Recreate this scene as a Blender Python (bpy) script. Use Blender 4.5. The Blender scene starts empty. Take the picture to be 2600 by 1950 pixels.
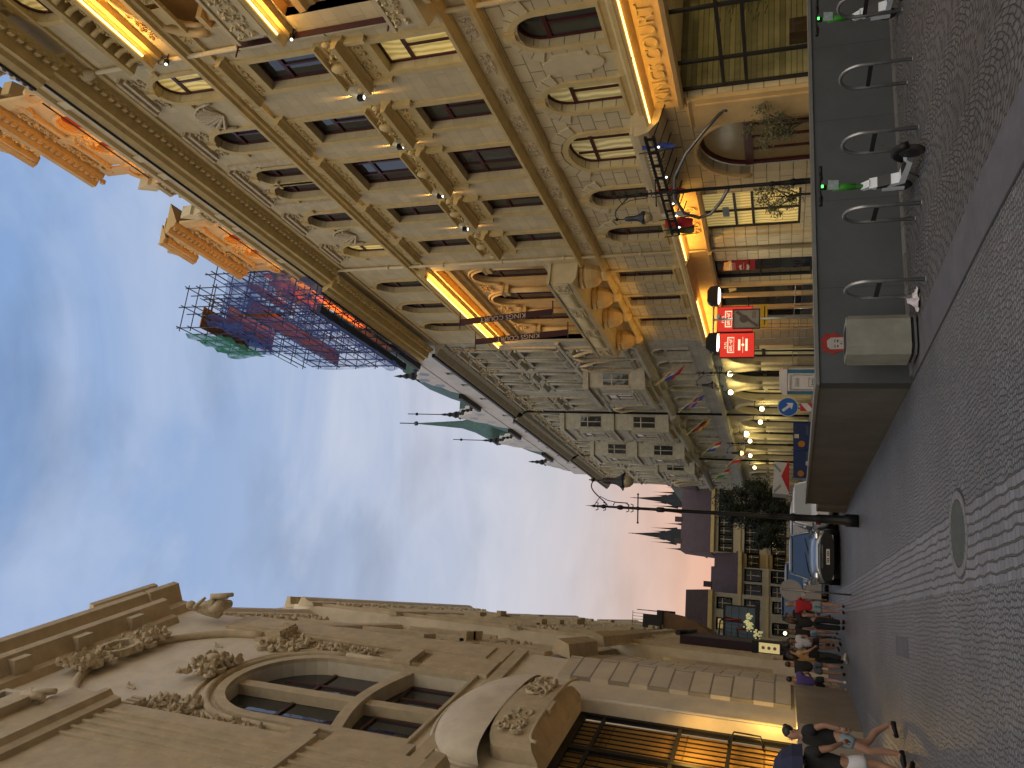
import bpy, bmesh, math, random
from math import sin, cos, pi
from mathutils import Vector, Matrix
from mathutils.geometry import tessellate_polygon
RAD = math.radians
random.seed(11)
scene = bpy.context.scene
COL = scene.collection

# ------------------------------------------------------------------ camera
PITCH, YAW, ROLL = RAD(19.541), RAD(16.33), RAD(0.15)
r0 = Vector((cos(YAW), -sin(YAW), 0)); f0 = Vector((sin(YAW), cos(YAW), 0)); z0 = Vector((0, 0, 1))
look = f0 * cos(PITCH) + z0 * sin(PITCH)
up0 = -f0 * sin(PITCH) + z0 * cos(PITCH)
rr = r0 * cos(ROLL) + up0 * sin(ROLL); uu = -r0 * sin(ROLL) + up0 * cos(ROLL)
cam_data = bpy.data.cameras.new('camera')
cam_data.sensor_fit = 'HORIZONTAL'; cam_data.sensor_width = 36; cam_data.lens = 1930 / 2600 * 36
cam_data.clip_end = 3000; cam_data.clip_start = 0.1
cam = bpy.data.objects.new('camera', cam_data); COL.objects.link(cam)
M = Matrix((-uu, rr, -look)).transposed().to_4x4(); M.translation = Vector((0, 0, 1.68))
cam.matrix_world = M                      # the photograph was taken with the phone held upright, its file lies on its side
scene.camera = cam

# ------------------------------------------------------------------ dusk sky
scene.view_settings.view_transform = 'Standard'; scene.view_settings.look = 'None'
scene.view_settings.exposure = 0.0; scene.view_settings.gamma = 1.0
world = bpy.data.worlds.new('World'); scene.world = world; world.use_nodes = True
W = world.node_tree; W.nodes.clear()
def wn(t, **k):
    n = W.nodes.new(t)
    for a, b in k.items(): setattr(n, a, b)
    return n
def lin(c):
    return tuple(((v / 255) / 12.92 if v / 255 <= .04045 else ((v / 255 + .055) / 1.055) ** 2.4) for v in c) + (1,)
tc = wn('ShaderNodeTexCoord'); sp = wn('ShaderNodeSeparateXYZ'); W.links.new(tc.outputs['Generated'], sp.inputs[0])
ramp = wn('ShaderNodeValToRGB'); W.links.new(sp.outputs['Z'], ramp.inputs[0])
stops = [(0.0, (252, 178, 140)), (0.11, (242, 196, 172)), (0.18, (222, 204, 198)), (0.25, (206, 205, 210)), (0.38, (196, 204, 223)), (0.56, (172, 191, 224)), (0.75, (146, 177, 222)), (1, (118, 152, 206))]
cr = ramp.color_ramp
while len(cr.elements) < len(stops): cr.elements.new(0.5)
for e, (p, c) in zip(cr.elements, stops): e.position = p; e.color = lin(c)
mp = wn('ShaderNodeMapping'); mp.inputs['Scale'].default_value = (1.0, 1.0, 2.8); W.links.new(tc.outputs['Generated'], mp.inputs[0])
nz = wn('ShaderNodeTexNoise'); nz.inputs['Scale'].default_value = 2.6; nz.inputs['Detail'].default_value = 7; nz.inputs['Roughness'].default_value = .58; nz.inputs['Distortion'].default_value = .5
W.links.new(mp.outputs[0], nz.inputs['Vector'])
cl = wn('ShaderNodeMapRange'); cl.inputs['From Min'].default_value = .42; cl.inputs['From Max'].default_value = .7; W.links.new(nz.outputs['Fac'], cl.inputs['Value'])
cc = wn('ShaderNodeValToRGB'); W.links.new(sp.outputs['Z'], cc.inputs[0])
cst = [(0.0, (255, 178, 140)), (0.17, (242, 198, 176)), (0.25, (220, 210, 214)), (0.35, (226, 224, 234)), (0.6, (200, 212, 234)), (1, (150, 178, 226))]
while len(cc.color_ramp.elements) < len(cst): cc.color_ramp.elements.new(0.5)
for e, (p, c) in zip(cc.color_ramp.elements, cst): e.position = p; e.color = lin(c)
mix = wn('ShaderNodeMixRGB'); W.links.new(cl.outputs[0], mix.inputs[0]); W.links.new(ramp.outputs[0], mix.inputs[1]); W.links.new(cc.outputs[0], mix.inputs[2])
nz2 = wn('ShaderNodeTexNoise'); nz2.inputs['Scale'].default_value = 4.2; nz2.inputs['Detail'].default_value = 5; W.links.new(mp.outputs[0], nz2.inputs['Vector'])
m2 = wn('ShaderNodeMapRange'); m2.inputs['From Min'].default_value = .52; m2.inputs['From Max'].default_value = .72; m2.inputs['To Min'].default_value = 1; m2.inputs['To Max'].default_value = .8
W.links.new(nz2.outputs['Fac'], m2.inputs['Value'])
mul = wn('ShaderNodeMixRGB', blend_type='MULTIPLY'); mul.inputs[0].default_value = 1; W.links.new(mix.outputs[0], mul.inputs[1]); W.links.new(m2.outputs[0], mul.inputs[2])
# sky behind the camera brightened and warmed as added fill, out of view
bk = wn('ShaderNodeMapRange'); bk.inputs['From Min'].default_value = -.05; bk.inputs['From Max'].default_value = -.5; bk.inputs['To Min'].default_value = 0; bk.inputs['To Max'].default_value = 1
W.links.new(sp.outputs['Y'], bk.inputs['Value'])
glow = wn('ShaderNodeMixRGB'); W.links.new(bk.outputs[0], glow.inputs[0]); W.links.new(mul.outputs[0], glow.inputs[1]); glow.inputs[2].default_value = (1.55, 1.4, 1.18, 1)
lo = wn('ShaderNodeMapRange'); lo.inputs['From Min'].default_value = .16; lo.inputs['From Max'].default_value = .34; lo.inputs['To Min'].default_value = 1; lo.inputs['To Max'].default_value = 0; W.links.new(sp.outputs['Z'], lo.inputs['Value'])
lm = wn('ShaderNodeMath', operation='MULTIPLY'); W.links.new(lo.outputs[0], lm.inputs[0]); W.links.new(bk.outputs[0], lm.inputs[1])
dk = wn('ShaderNodeMixRGB'); W.links.new(lm.outputs[0], dk.inputs[0]); W.links.new(glow.outputs[0], dk.inputs[1]); dk.inputs[2].default_value = (.14, .13, .14, 1)     # unseen low band behind the camera darkened for reflections, standing in for buildings
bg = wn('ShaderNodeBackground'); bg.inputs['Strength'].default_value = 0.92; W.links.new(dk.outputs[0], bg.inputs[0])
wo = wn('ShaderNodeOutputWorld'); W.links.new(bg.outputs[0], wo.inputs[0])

fill_sun_d = bpy.data.lights.new('sun', 'SUN'); fill_sun_d.energy = 0.32; fill_sun_d.angle = RAD(60); fill_sun_d.color = (1, .87, .7)  # soft warm fill added to lift facade and ground; the sun is down
sun = bpy.data.objects.new('sun', fill_sun_d); COL.objects.link(sun)
sun.rotation_euler = Vector((0.62, 0.6, -0.62)).to_track_quat('-Z', 'Y').to_euler()

def G(y):            # the street falls gently away from the camera
    return -0.012 * max(0, min(y, 27) - 7)

# ------------------------------------------------------------------ materials
MATS = {}
def newmat(name):
    m = bpy.data.materials.new(name); m.use_nodes = True
    nt = m.node_tree; b = nt.nodes['Principled BSDF']
    return m, nt, b
def mat(name, c, rough=.75, metal=0, var=.12, vs=1.5, bump=0, bs=60, emit=None, es=1, spec=.5, detail=6):
    if name in MATS: return MATS[name]
    m, nt, b = newmat(name)
    b.inputs['Roughness'].default_value = rough; b.inputs['Metallic'].default_value = metal
    b.inputs['Specular IOR Level'].default_value = spec
    t = nt.nodes.new('ShaderNodeTexCoord')
    if var:
        n = nt.nodes.new('ShaderNodeTexNoise'); n.inputs['Scale'].default_value = vs; n.inputs['Detail'].default_value = detail; n.inputs['Roughness'].default_value = .65
        nt.links.new(t.outputs['Object'], n.inputs['Vector'])
        r = nt.nodes.new('ShaderNodeMapRange'); r.inputs['From Min'].default_value = .3; r.inputs['From Max'].default_value = .7
        r.inputs['To Min'].default_value = 1 - var; r.inputs['To Max'].default_value = 1 + var
        nt.links.new(n.outputs['Fac'], r.inputs['Value'])
        x = nt.nodes.new('ShaderNodeMixRGB'); x.blend_type = 'MULTIPLY'; x.inputs[0].default_value = 1; x.inputs[1].default_value = (*c, 1)
        nt.links.new(r.outputs[0], x.inputs[2]); nt.links.new(x.outputs[0], b.inputs['Base Color'])
    else: b.inputs['Base Color'].default_value = (*c, 1)
    if bump:
        n = nt.nodes.new('ShaderNodeTexNoise'); n.inputs['Scale'].default_value = bs; n.inputs['Detail'].default_value = 4
        nt.links.new(t.outputs['Object'], n.inputs['Vector'])
        u = nt.nodes.new('ShaderNodeBump'); u.inputs['Strength'].default_value = bump; u.inputs['Distance'].default_value = .02
        nt.links.new(n.outputs['Fac'], u.inputs['Height']); nt.links.new(u.outputs[0], b.inputs['Normal'])
    if emit:
        b.inputs['Emission Color'].default_value = (*emit, 1); b.inputs['Emission Strength'].default_value = es
    MATS[name] = m
    return m
def blocks(name, c, bw, bh, mortar=.012, dark=.55, bump=.6, var=.1, off=.5, rough=.85, axes='YZ', spread=.08, stain=.16):
    """ashlar: brick texture laid on object (y, z)"""
    m, nt, b = newmat(name); b.inputs['Roughness'].default_value = rough
    t = nt.nodes.new('ShaderNodeTexCoord'); s = nt.nodes.new('ShaderNodeSeparateXYZ'); nt.links.new(t.outputs['Object'], s.inputs[0])
    k = nt.nodes.new('ShaderNodeCombineXYZ')
    nt.links.new(s.outputs[axes[0]], k.inputs[0]); nt.links.new(s.outputs[axes[1]], k.inputs[1])
    br = nt.nodes.new('ShaderNodeTexBrick'); nt.links.new(k.outputs[0], br.inputs['Vector'])
    br.inputs['Scale'].default_value = 1; br.inputs['Brick Width'].default_value = bw; br.inputs['Row Height'].default_value = bh
    br.inputs['Mortar Size'].default_value = mortar; br.inputs['Mortar Smooth'].default_value = .2; br.offset = off
    br.inputs['Color1'].default_value = (c[0] * (1 - spread), c[1] * (1 - spread), c[2] * (1 - spread), 1)
    br.inputs['Color2'].default_value = (c[0] * (1 + spread), c[1] * (1 + spread), c[2] * (1 + spread), 1)
    br.inputs['Mortar'].default_value = (c[0] * dark, c[1] * dark, c[2] * dark, 1)
    n = nt.nodes.new('ShaderNodeTexNoise'); n.inputs['Scale'].default_value = .9; n.inputs['Detail'].default_value = 8; n.inputs['Roughness'].default_value = .7
    nt.links.new(t.outputs['Object'], n.inputs['Vector'])
    r = nt.nodes.new('ShaderNodeMapRange'); r.inputs['From Min'].default_value = .3; r.inputs['From Max'].default_value = .7; r.inputs['To Min'].default_value = 1 - stain; r.inputs['To Max'].default_value = 1 + stain * .6
    nt.links.new(n.outputs['Fac'], r.inputs['Value'])
    x = nt.nodes.new('ShaderNodeMixRGB'); x.blend_type = 'MULTIPLY'; x.inputs[0].default_value = 1
    nt.links.new(br.outputs['Color'], x.inputs[1]); nt.links.new(r.outputs[0], x.inputs[2]); nt.links.new(x.outputs[0], b.inputs['Base Color'])
    inv = nt.nodes.new('ShaderNodeMath'); inv.operation = 'SUBTRACT'; inv.inputs[0].default_value = 1; nt.links.new(br.outputs['Fac'], inv.inputs[1])
    n2 = nt.nodes.new('ShaderNodeTexNoise'); n2.inputs['Scale'].default_value = 35; nt.links.new(t.outputs['Object'], n2.inputs['Vector'])
    ad = nt.nodes.new('ShaderNodeMath'); ad.operation = 'MULTIPLY_ADD'; ad.inputs[1].default_value = .12; nt.links.new(n2.outputs['Fac'], ad.inputs[0]); nt.links.new(inv.outputs[0], ad.inputs[2])
    u = nt.nodes.new('ShaderNodeBump'); u.inputs['Strength'].default_value = bump; u.inputs['Distance'].default_value = .03
    nt.links.new(ad.outputs[0], u.inputs['Height']); nt.links.new(u.outputs[0], b.inputs['Normal'])
    MATS[name] = m
    return m
def glassy(name, c, rough=.04, coat=.0, spec=.9):
    m, nt, b = newmat(name); b.inputs['Base Color'].default_value = (*c, 1); b.inputs['Roughness'].default_value = rough
    b.inputs['Specular IOR Level'].default_value = spec; b.inputs['IOR'].default_value = 1.55
    t = nt.nodes.new('ShaderNodeTexCoord'); n = nt.nodes.new('ShaderNodeTexNoise'); n.inputs['Scale'].default_value = 1.1; nt.links.new(t.outputs['Object'], n.inputs['Vector'])
    u = nt.nodes.new('ShaderNodeBump'); u.inputs['Strength'].default_value = .12; u.inputs['Distance'].default_value = .08
    nt.links.new(n.outputs['Fac'], u.inputs['Height']); nt.links.new(u.outputs[0], b.inputs['Normal'])
    MATS[name] = m; return m
def curtain(name, c, es, stripes=22, axis='Y', base=.35):
    """a drawn curtain behind a lit window"""
    m, nt, b = newmat(name); b.inputs['Roughness'].default_value = .18
    t = nt.nodes.new('ShaderNodeTexCoord'); w = nt.nodes.new('ShaderNodeTexWave'); w.bands_direction = axis
    w.inputs['Scale'].default_value = stripes / 10; w.inputs['Distortion'].default_value = 6; w.inputs['Detail'].default_value = 2; w.inputs['Detail Scale'].default_value = .6
    nt.links.new(t.outputs['Object'], w.inputs['Vector'])
    r = nt.nodes.new('ShaderNodeValToRGB'); r.color_ramp.elements[0].color = (c[0] * base, c[1] * base, c[2] * base * .7, 1); r.color_ramp.elements[1].color = (*c, 1)
    nt.links.new(w.outputs['Fac'], r.inputs[0]); nt.links.new(r.outputs[0], b.inputs['Base Color']); nt.links.new(r.outputs[0], b.inputs['Emission Color'])
    b.inputs['Emission Strength'].default_value = es
    MATS[name] = m; return m
def clear(name, tint=(1, 1, 1), alpha=.12):
    m = bpy.data.materials.new(name); m.use_nodes = True; nt = m.node_tree; nt.nodes.clear()
    o = nt.nodes.new('ShaderNodeOutputMaterial'); x = nt.nodes.new('ShaderNodeMixShader'); lw = nt.nodes.new('ShaderNodeLayerWeight'); pw_ = nt.nodes.new('ShaderNodeMath'); pw_.operation = 'POWER'; pw_.inputs[1].default_value = 5; f = nt.nodes.new('ShaderNodeMath'); f.operation = 'MULTIPLY_ADD'; f.inputs[1].default_value = .9; f.inputs[2].default_value = .05
    nt.links.new(lw.outputs['Facing'], pw_.inputs[0]); nt.links.new(pw_.outputs[0], f.inputs[0])
    a = nt.nodes.new('ShaderNodeBsdfTransparent'); a.inputs[0].default_value = (*tint, 1); g = nt.nodes.new('ShaderNodeBsdfGlossy'); g.inputs['Roughness'].default_value = .03
    nt.links.new(f.outputs[0], x.inputs[0]); nt.links.new(a.outputs[0], x.inputs[1]); nt.links.new(g.outputs[0], x.inputs[2]); nt.links.new(x.outputs[0], o.inputs[0])
    MATS[name] = m; return m
def netting(name, c, alpha):
    m, nt, b = newmat(name); b.inputs['Base Color'].default_value = (*c, 1); b.inputs['Roughness'].default_value = .8
    t = nt.nodes.new('ShaderNodeTexCoord'); n = nt.nodes.new('ShaderNodeTexNoise'); n.inputs['Scale'].default_value = 1.3; n.inputs['Detail'].default_value = 5; nt.links.new(t.outputs['Object'], n.inputs['Vector'])
    r = nt.nodes.new('ShaderNodeMapRange'); r.inputs['From Min'].default_value = .35; r.inputs['From Max'].default_value = .65; r.inputs['To Min'].default_value = alpha * .5; r.inputs['To Max'].default_value = min(1, alpha * 1.5)
    nt.links.new(n.outputs['Fac'], r.inputs['Value']); nt.links.new(r.outputs[0], b.inputs['Alpha'])
    MATS[name] = m; return m
def emis(name, c, s):
    m, nt, b = newmat(name); b.inputs['Base Color'].default_value = (0, 0, 0, 1); b.inputs['Emission Color'].default_value = (*c, 1); b.inputs['Emission Strength'].default_value = s
    MATS[name] = m; return m

# warm cream stucco of the hotel, its trims, carved ornament
CREAM = (.61, .51, .305); TRIM = (.60, .455, .20)
m_wall = blocks('cream_stucco', CREAM, 1.1, .42, .007, .72, .45)
m_rust = blocks('rusticated_stucco', (.61, .51, .305), .78, .44, .018, .5, 1.0)
m_trim = mat('ochre_moulding', TRIM, .8, var=.14, vs=2.2, bump=.25, bs=25)
m_plain = mat('cream_plaster', CREAM, .85, var=.12, vs=1.2, bump=.15, bs=30)
m_carve = mat('carved_stone', (.56, .46, .30), .85, var=.25, vs=6, bump=.5, bs=22)
m_ochre = mat('orange_plaster', (.66, .46, .2), .8, var=.12, vs=1.5, bump=.15, bs=30)
m_maroon = mat('maroon_joinery', (.065, .008, .012), .35, var=.1)
m_dark = mat('dark_metal', (.025, .025, .028), .45, metal=.4, var=.15, vs=4)
m_black = mat('black_paint', (.01, .011, .013), .45, var=.1, spec=.25)
m_grey = mat('grey_steel', (.22, .23, .24), .38, metal=.8, var=.12, vs=5)
m_pane = glassy('window_glass', (.018, .024, .03))
m_pane_c = glassy('curtained_glass', (.045, .052, .046), .05)
m_lit = curtain('lit_curtain', (.95, .72, .28), .34, 14, base=.6)
m_lit2 = curtain('half_lit_curtain', (.75, .62, .32), .24, 11, base=.55)
m_blind = curtain('pale_curtain', (.30, .31, .30), .0, 34, base=.55)
m_led = emis('led_strip', (1, .68, .2), 4.6)
m_lampw = emis('cold_lamp', (1, .97, .86), 5)
m_lampy = emis('warm_bulb', (1, .8, .4), 7)
m_copper = mat('green_copper', (.05, .115, .11), .7, var=.25, vs=3)
m_white = mat('pale_render', (.55, .55, .53), .85, var=.1, vs=1)
m_glass = clear('clear_glass')
m_green_net = netting('green_netting', (.015, .2, .12), .85)
m_blue_net = netting('blue_netting', (.02, .06, .28), .55)

# ------------------------------------------------------------------ mesh helper
class MB:
    """collects shapes given as (s along, p outward, z up); fr turns them into object axes"""
    def __init__(self, fr='N', off=(0, 0, 0)):
        self.v = []; self.f = []; self.fr = fr; self.off = off; self.sm = []
    def pt(self, s, p, z):
        if self.fr == 'R': q = (-p, s, z)
        elif self.fr == 'L': q = (p, s, z)
        else: q = (s, p, z)
        self.v.append((q[0] - self.off[0], q[1] - self.off[1], q[2] - self.off[2])); return len(self.v) - 1
    def face(self, idx, sm=False): self.f.append(idx); self.sm.append(sm)
    def box(self, s0, s1, p0, p1, z0, z1):
        a = [self.pt(s, p, z) for z in (z0, z1) for s, p in ((s0, p0), (s1, p0), (s1, p1), (s0, p1))]
        for q in ((3, 2, 1, 0), (4, 5, 6, 7), (0, 1, 5, 4), (1, 2, 6, 5), (2, 3, 7, 6), (3, 0, 4, 7)): self.face([a[i] for i in q])
        return self
    def hexa(self, pts):
        a = [self.pt(*p) for p in pts]
        for q in ((3, 2, 1, 0), (4, 5, 6, 7), (0, 1, 5, 4), (1, 2, 6, 5), (2, 3, 7, 6), (3, 0, 4, 7)): self.face([a[i] for i in q])
    def prism(self, poly, p0, p1, ax='p'):
        """poly in (s, z) extruded over p (ax p), in (p, z) over s (ax s), in (s, p) over z (ax z)"""
        def P(a, b, t):
            return {'p': (a, t, b), 's': (t, a, b), 'z': (a, b, t)}[ax]
        A = [self.pt(*P(a, b, p0)) for a, b in poly]; B = [self.pt(*P(a, b, p1)) for a, b in poly]
        n = len(poly)
        tris = tessellate_polygon([[Vector((a, b, 0)) for a, b in poly]])
        for t in tris: self.face([A[i] for i in t]); self.face([B[i] for i in reversed(t)])
        for i in range(n): self.face([A[i], A[(i + 1) % n], B[(i + 1) % n], B[i]])
        return self
    def panel(self, outer, holes, p, depth=0):
        """flat sheet with holes, the holes' edges run back by depth (the reveals)"""
        loops = [outer] + holes; flat = [q for l in loops for q in l]
        idx = [self.pt(a, p, b) for a, b in flat]
        for t in tessellate_polygon([[Vector((a, b, 0)) for a, b in l] for l in loops]): self.face([idx[i] for i in t])
        if depth:
            k = len(outer)
            for l in holes:
                n = len(l); bk = [self.pt(a, p - depth, b) for a, b in l]
                for i in range(n): self.face([idx[k + i], idx[k + (i + 1) % n], bk[(i + 1) % n], bk[i]])
                k += n
        return self
    def sheet(self, poly, p):
        idx = [self.pt(a, p, b) for a, b in poly]
        for t in tessellate_polygon([[Vector((a, b, 0)) for a, b in poly]]): self.face([idx[i] for i in t])
        return self
    def ring(self, a, b, p0, p1):
        """frame between two outlines with the same number of points"""
        n = len(a); A0 = [self.pt(s, p0, z) for s, z in a]; B0 = [self.pt(s, p0, z) for s, z in b]
        A1 = [self.pt(s, p1, z) for s, z in a]; B1 = [self.pt(s, p1, z) for s, z in b]
        for i in range(n):
            j = (i + 1) % n
            self.face([A1[i], A1[j], B1[j], B1[i]]); self.face([A0[i], A0[j], A1[j], A1[i]]); self.face([B0[i], B0[j], B1[j], B1[i]])
        return self
    def tube(self, pts, r, n=8, closed=False, cap=True):
        pts = [Vector(p) for p in pts]; N = len(pts); rs = r if isinstance(r, (list, tuple)) else [r] * N
        rings = []; prev = None
        for i, p in enumerate(pts):
            if closed: d = pts[(i + 1) % N] - pts[i - 1]
            else: d = pts[min(i + 1, N - 1)] - pts[max(i - 1, 0)]
            if d.length < 1e-9: d = Vector((0, 0, 1))
            d.normalize()
            a = d.orthogonal().normalized() if prev is None else (prev - d * prev.dot(d))
            if a.length < 1e-6: a = d.orthogonal()
            a.normalize(); prev = a; b = d.cross(a)
            rings.append([self.pt(*(p + (a * cos(2 * pi * k / n) + b * sin(2 * pi * k / n)) * rs[i])) for k in range(n)])
        for i in range(N if closed else N - 1):
            A = rings[i]; B = rings[(i + 1) % N]
            for k in range(n): self.face([A[k], A[(k + 1) % n], B[(k + 1) % n], B[k]], n > 5)
        if cap and not closed: self.face(rings[0][::-1]); self.face(rings[-1])
        return self
    def lathe(self, prof, c=(0, 0), n=16, z=0, sm=True, squash=1):
        rings = [[self.pt(c[0] + r * cos(2 * pi * k / n), c[1] + r * squash * sin(2 * pi * k / n), z + h) for k in range(n)] for r, h in prof]
        for A, B in zip(rings, rings[1:]):
            for k in range(n): self.face([A[k], A[(k + 1) % n], B[(k + 1) % n], B[k]], sm)
        self.face(rings[0][::-1]); self.face(rings[-1]); return self
    def ball(self, c, r, n=8, m=6, sc=(1, 1, 1)):
        rows = []
        for j in range(1, m):
            t = pi * j / m
            rows.append([self.pt(c[0] + r * sc[0] * sin(t) * cos(2 * pi * k / n), c[1] + r * sc[1] * sin(t) * sin(2 * pi * k / n), c[2] + r * sc[2] * cos(t)) for k in range(n)])
        T = self.pt(c[0], c[1], c[2] + r * sc[2]); Bt = self.pt(c[0], c[1], c[2] - r * sc[2])
        for k in range(n): self.face([T, rows[0][k], rows[0][(k + 1) % n]], True); self.face([Bt, rows[-1][(k + 1) % n], rows[-1][k]], True)
        for A, B in zip(rows, rows[1:]):
            for k in range(n): self.face([A[k], B[k], B[(k + 1) % n], A[(k + 1) % n]], True)
        return self
    def mould(self, s0, s1, prof, ends=True):
        """a cornice: profile of (p, z) points run from s0 to s1"""
        A = [self.pt(s0, p, z) for p, z in prof]; B = [self.pt(s1, p, z) for p, z in prof]
        for i in range(len(prof) - 1): self.face([A[i], A[i + 1], B[i + 1], B[i]])
        if ends:
            for q in (A, B):
                tr = tessellate_polygon([[Vector((p, z, 0)) for p, z in prof]])
                for t in tr: self.face([q[i] for i in t])
        return self
    def spiral(self, s, z, p, r, turns=1.4, d=1, t=.03, ph=0):
        n = 12; pts = []
        for i in range(n + 1):
            f = i / n; a = ph + d * f * turns * 2 * pi; q = r * (1 - .8 * f)
            pts.append((s + q * cos(a), p, z + q * sin(a)))
        self.tube(pts, [t * (1 - .4 * i / n) for i in range(n + 1)], 4)
    def scrolls(self, s0, s1, z0, z1, p, cell=.3, t=.035, seed=1):
        """carved foliage: pairs of volutes, leaves and buds filling a field"""
        rnd = random.Random(seed); ns = max(1, round((s1 - s0) / cell)); nz = max(1, round((z1 - z0) / cell))
        cs = (s1 - s0) / ns; cz = (z1 - z0) / nz
        for i in range(ns):
            for j in range(nz):
                s = s0 + (i + .5) * cs + rnd.uniform(-.1, .1) * cs; z = z0 + (j + .5) * cz + rnd.uniform(-.1, .1) * cz
                self.spiral(s, z, p, min(cs, cz) * rnd.uniform(.38, .52), rnd.uniform(1, 1.6), 1 if (i + j) % 2 else -1, t, rnd.uniform(0, 6.28))
                for _k in range(2):
                    a = rnd.uniform(0, 6.28); ln = min(cs, cz) * rnd.uniform(.35, .6); x0 = s + rnd.uniform(-.3, .3) * cs; y0 = z + rnd.uniform(-.3, .3) * cz; bnd = rnd.uniform(-.8, .8)
                    self.tube([(x0, p, y0), (x0 + ln * .5 * cos(a), p + t * 1.3, y0 + ln * .5 * sin(a)), (x0 + ln * cos(a + bnd), p + t * .2, y0 + ln * sin(a + bnd))], [t * .5, t * 1.25, t * .15], 5)
        return self
    def build(self, name, m, parent=None, smooth=None):
        me = bpy.data.meshes.new(name); me.from_pydata(self.v, [], self.f)
        if isinstance(m, (list, tuple)):
            for q in m: me.materials.append(q)
        else: me.materials.append(m)
        sm = self.sm if smooth is None else [smooth] * len(self.f)
        me.polygons.foreach_set('use_smooth', sm); me.update()
        o = bpy.data.objects.new(name, me); COL.objects.link(o)
        if parent: o.parent = parent
        return o

def tag(o, label=None, cat=None, group=None, kind=None):
    if label: o['label'] = label
    if cat: o['category'] = cat
    if group: o['group'] = group
    if kind: o['kind'] = kind
    return o
def empty(name, loc, rz=0, label=None, cat=None, group=None):
    o = bpy.data.objects.new(name, None); COL.objects.link(o); o.location = loc; o.rotation_euler = (0, 0, rz); o.empty_display_size = .3
    return tag(o, label, cat, group)
def kids(o): return [c for c in bpy.data.objects if c.parent == o]
def copy_tree(o, parent=None):
    c = o.copy(); COL.objects.link(c)
    if parent: c.parent = parent
    for ch in kids(o): copy_tree(ch, c)
    return c
def text(body, size, m, parent, mtx, name='lettering', ext=.01, align='CENTER', sx=1):
    cu = bpy.data.curves.new(name, 'FONT'); cu.body = body; cu.size = size; cu.extrude = ext; cu.align_x = align; cu.align_y = 'CENTER'; cu.resolution_u = 3
    t_ = bpy.data.objects.new(name, cu); COL.objects.link(t_); me = bpy.data.meshes.new_from_object(t_.evaluated_get(bpy.context.evaluated_depsgraph_get()))
    COL.objects.unlink(t_); bpy.data.objects.remove(t_); me.materials.clear(); me.materials.append(m); me.name = name
    o = bpy.data.objects.new(name, me); COL.objects.link(o); o.parent = parent
    o.matrix_local = mtx @ Matrix.Diagonal((sx, 1, 1, 1)); return o
def axes(right, up, pos):
    r = Vector(right).normalized(); u = Vector(up).normalized(); n = r.cross(u)
    m = Matrix((r, u, n)).transposed().to_4x4(); m.translation = Vector(pos); return m
def lamp(kind, loc, energy, color, parent=None, size=.1, size_y=None, d=None, spot=None, blend=.3, name=None):
    l = bpy.data.lights.new(name or 'light', kind); l.energy = energy; l.color = color
    if kind == 'AREA': l.shape = 'RECTANGLE'; l.size = size; l.size_y = size_y or size
    elif kind == 'SPOT': l.spot_size = spot; l.spot_blend = blend; l.shadow_soft_size = size
    else: l.shadow_soft_size = size
    o = bpy.data.objects.new(name or 'light', l); COL.objects.link(o); o.location = loc
    if d and kind == 'AREA':           # long side (size_y) along the street
        z = -Vector(d).normalized(); y = Vector((0, 1, 0)); y = (y - z * y.dot(z)).normalized(); o.rotation_euler = Matrix((y.cross(z), y, z)).transposed().to_euler()
    elif d: o.rotation_euler = Vector(d).to_track_quat('-Z', 'Y').to_euler()
    if parent: o.parent = parent
    return o
def rect(s0, s1, z0, z1): return [(s0, z0), (s1, z0), (s1, z1), (s0, z1)]
def arch(s0, s1, z0, zs, za, n=10, t=0):
    s0 += t; s1 -= t; z0 += t; za -= t; c = (s0 + s1) / 2; r = (s1 - s0) / 2
    return [(s0, z0), (s1, z0)] + [(c + r * cos(pi * k / n), zs + (za - zs) * sin(pi * k / n)) for k in range(n + 1)]
WARM = (1, .54, .12)
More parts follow.
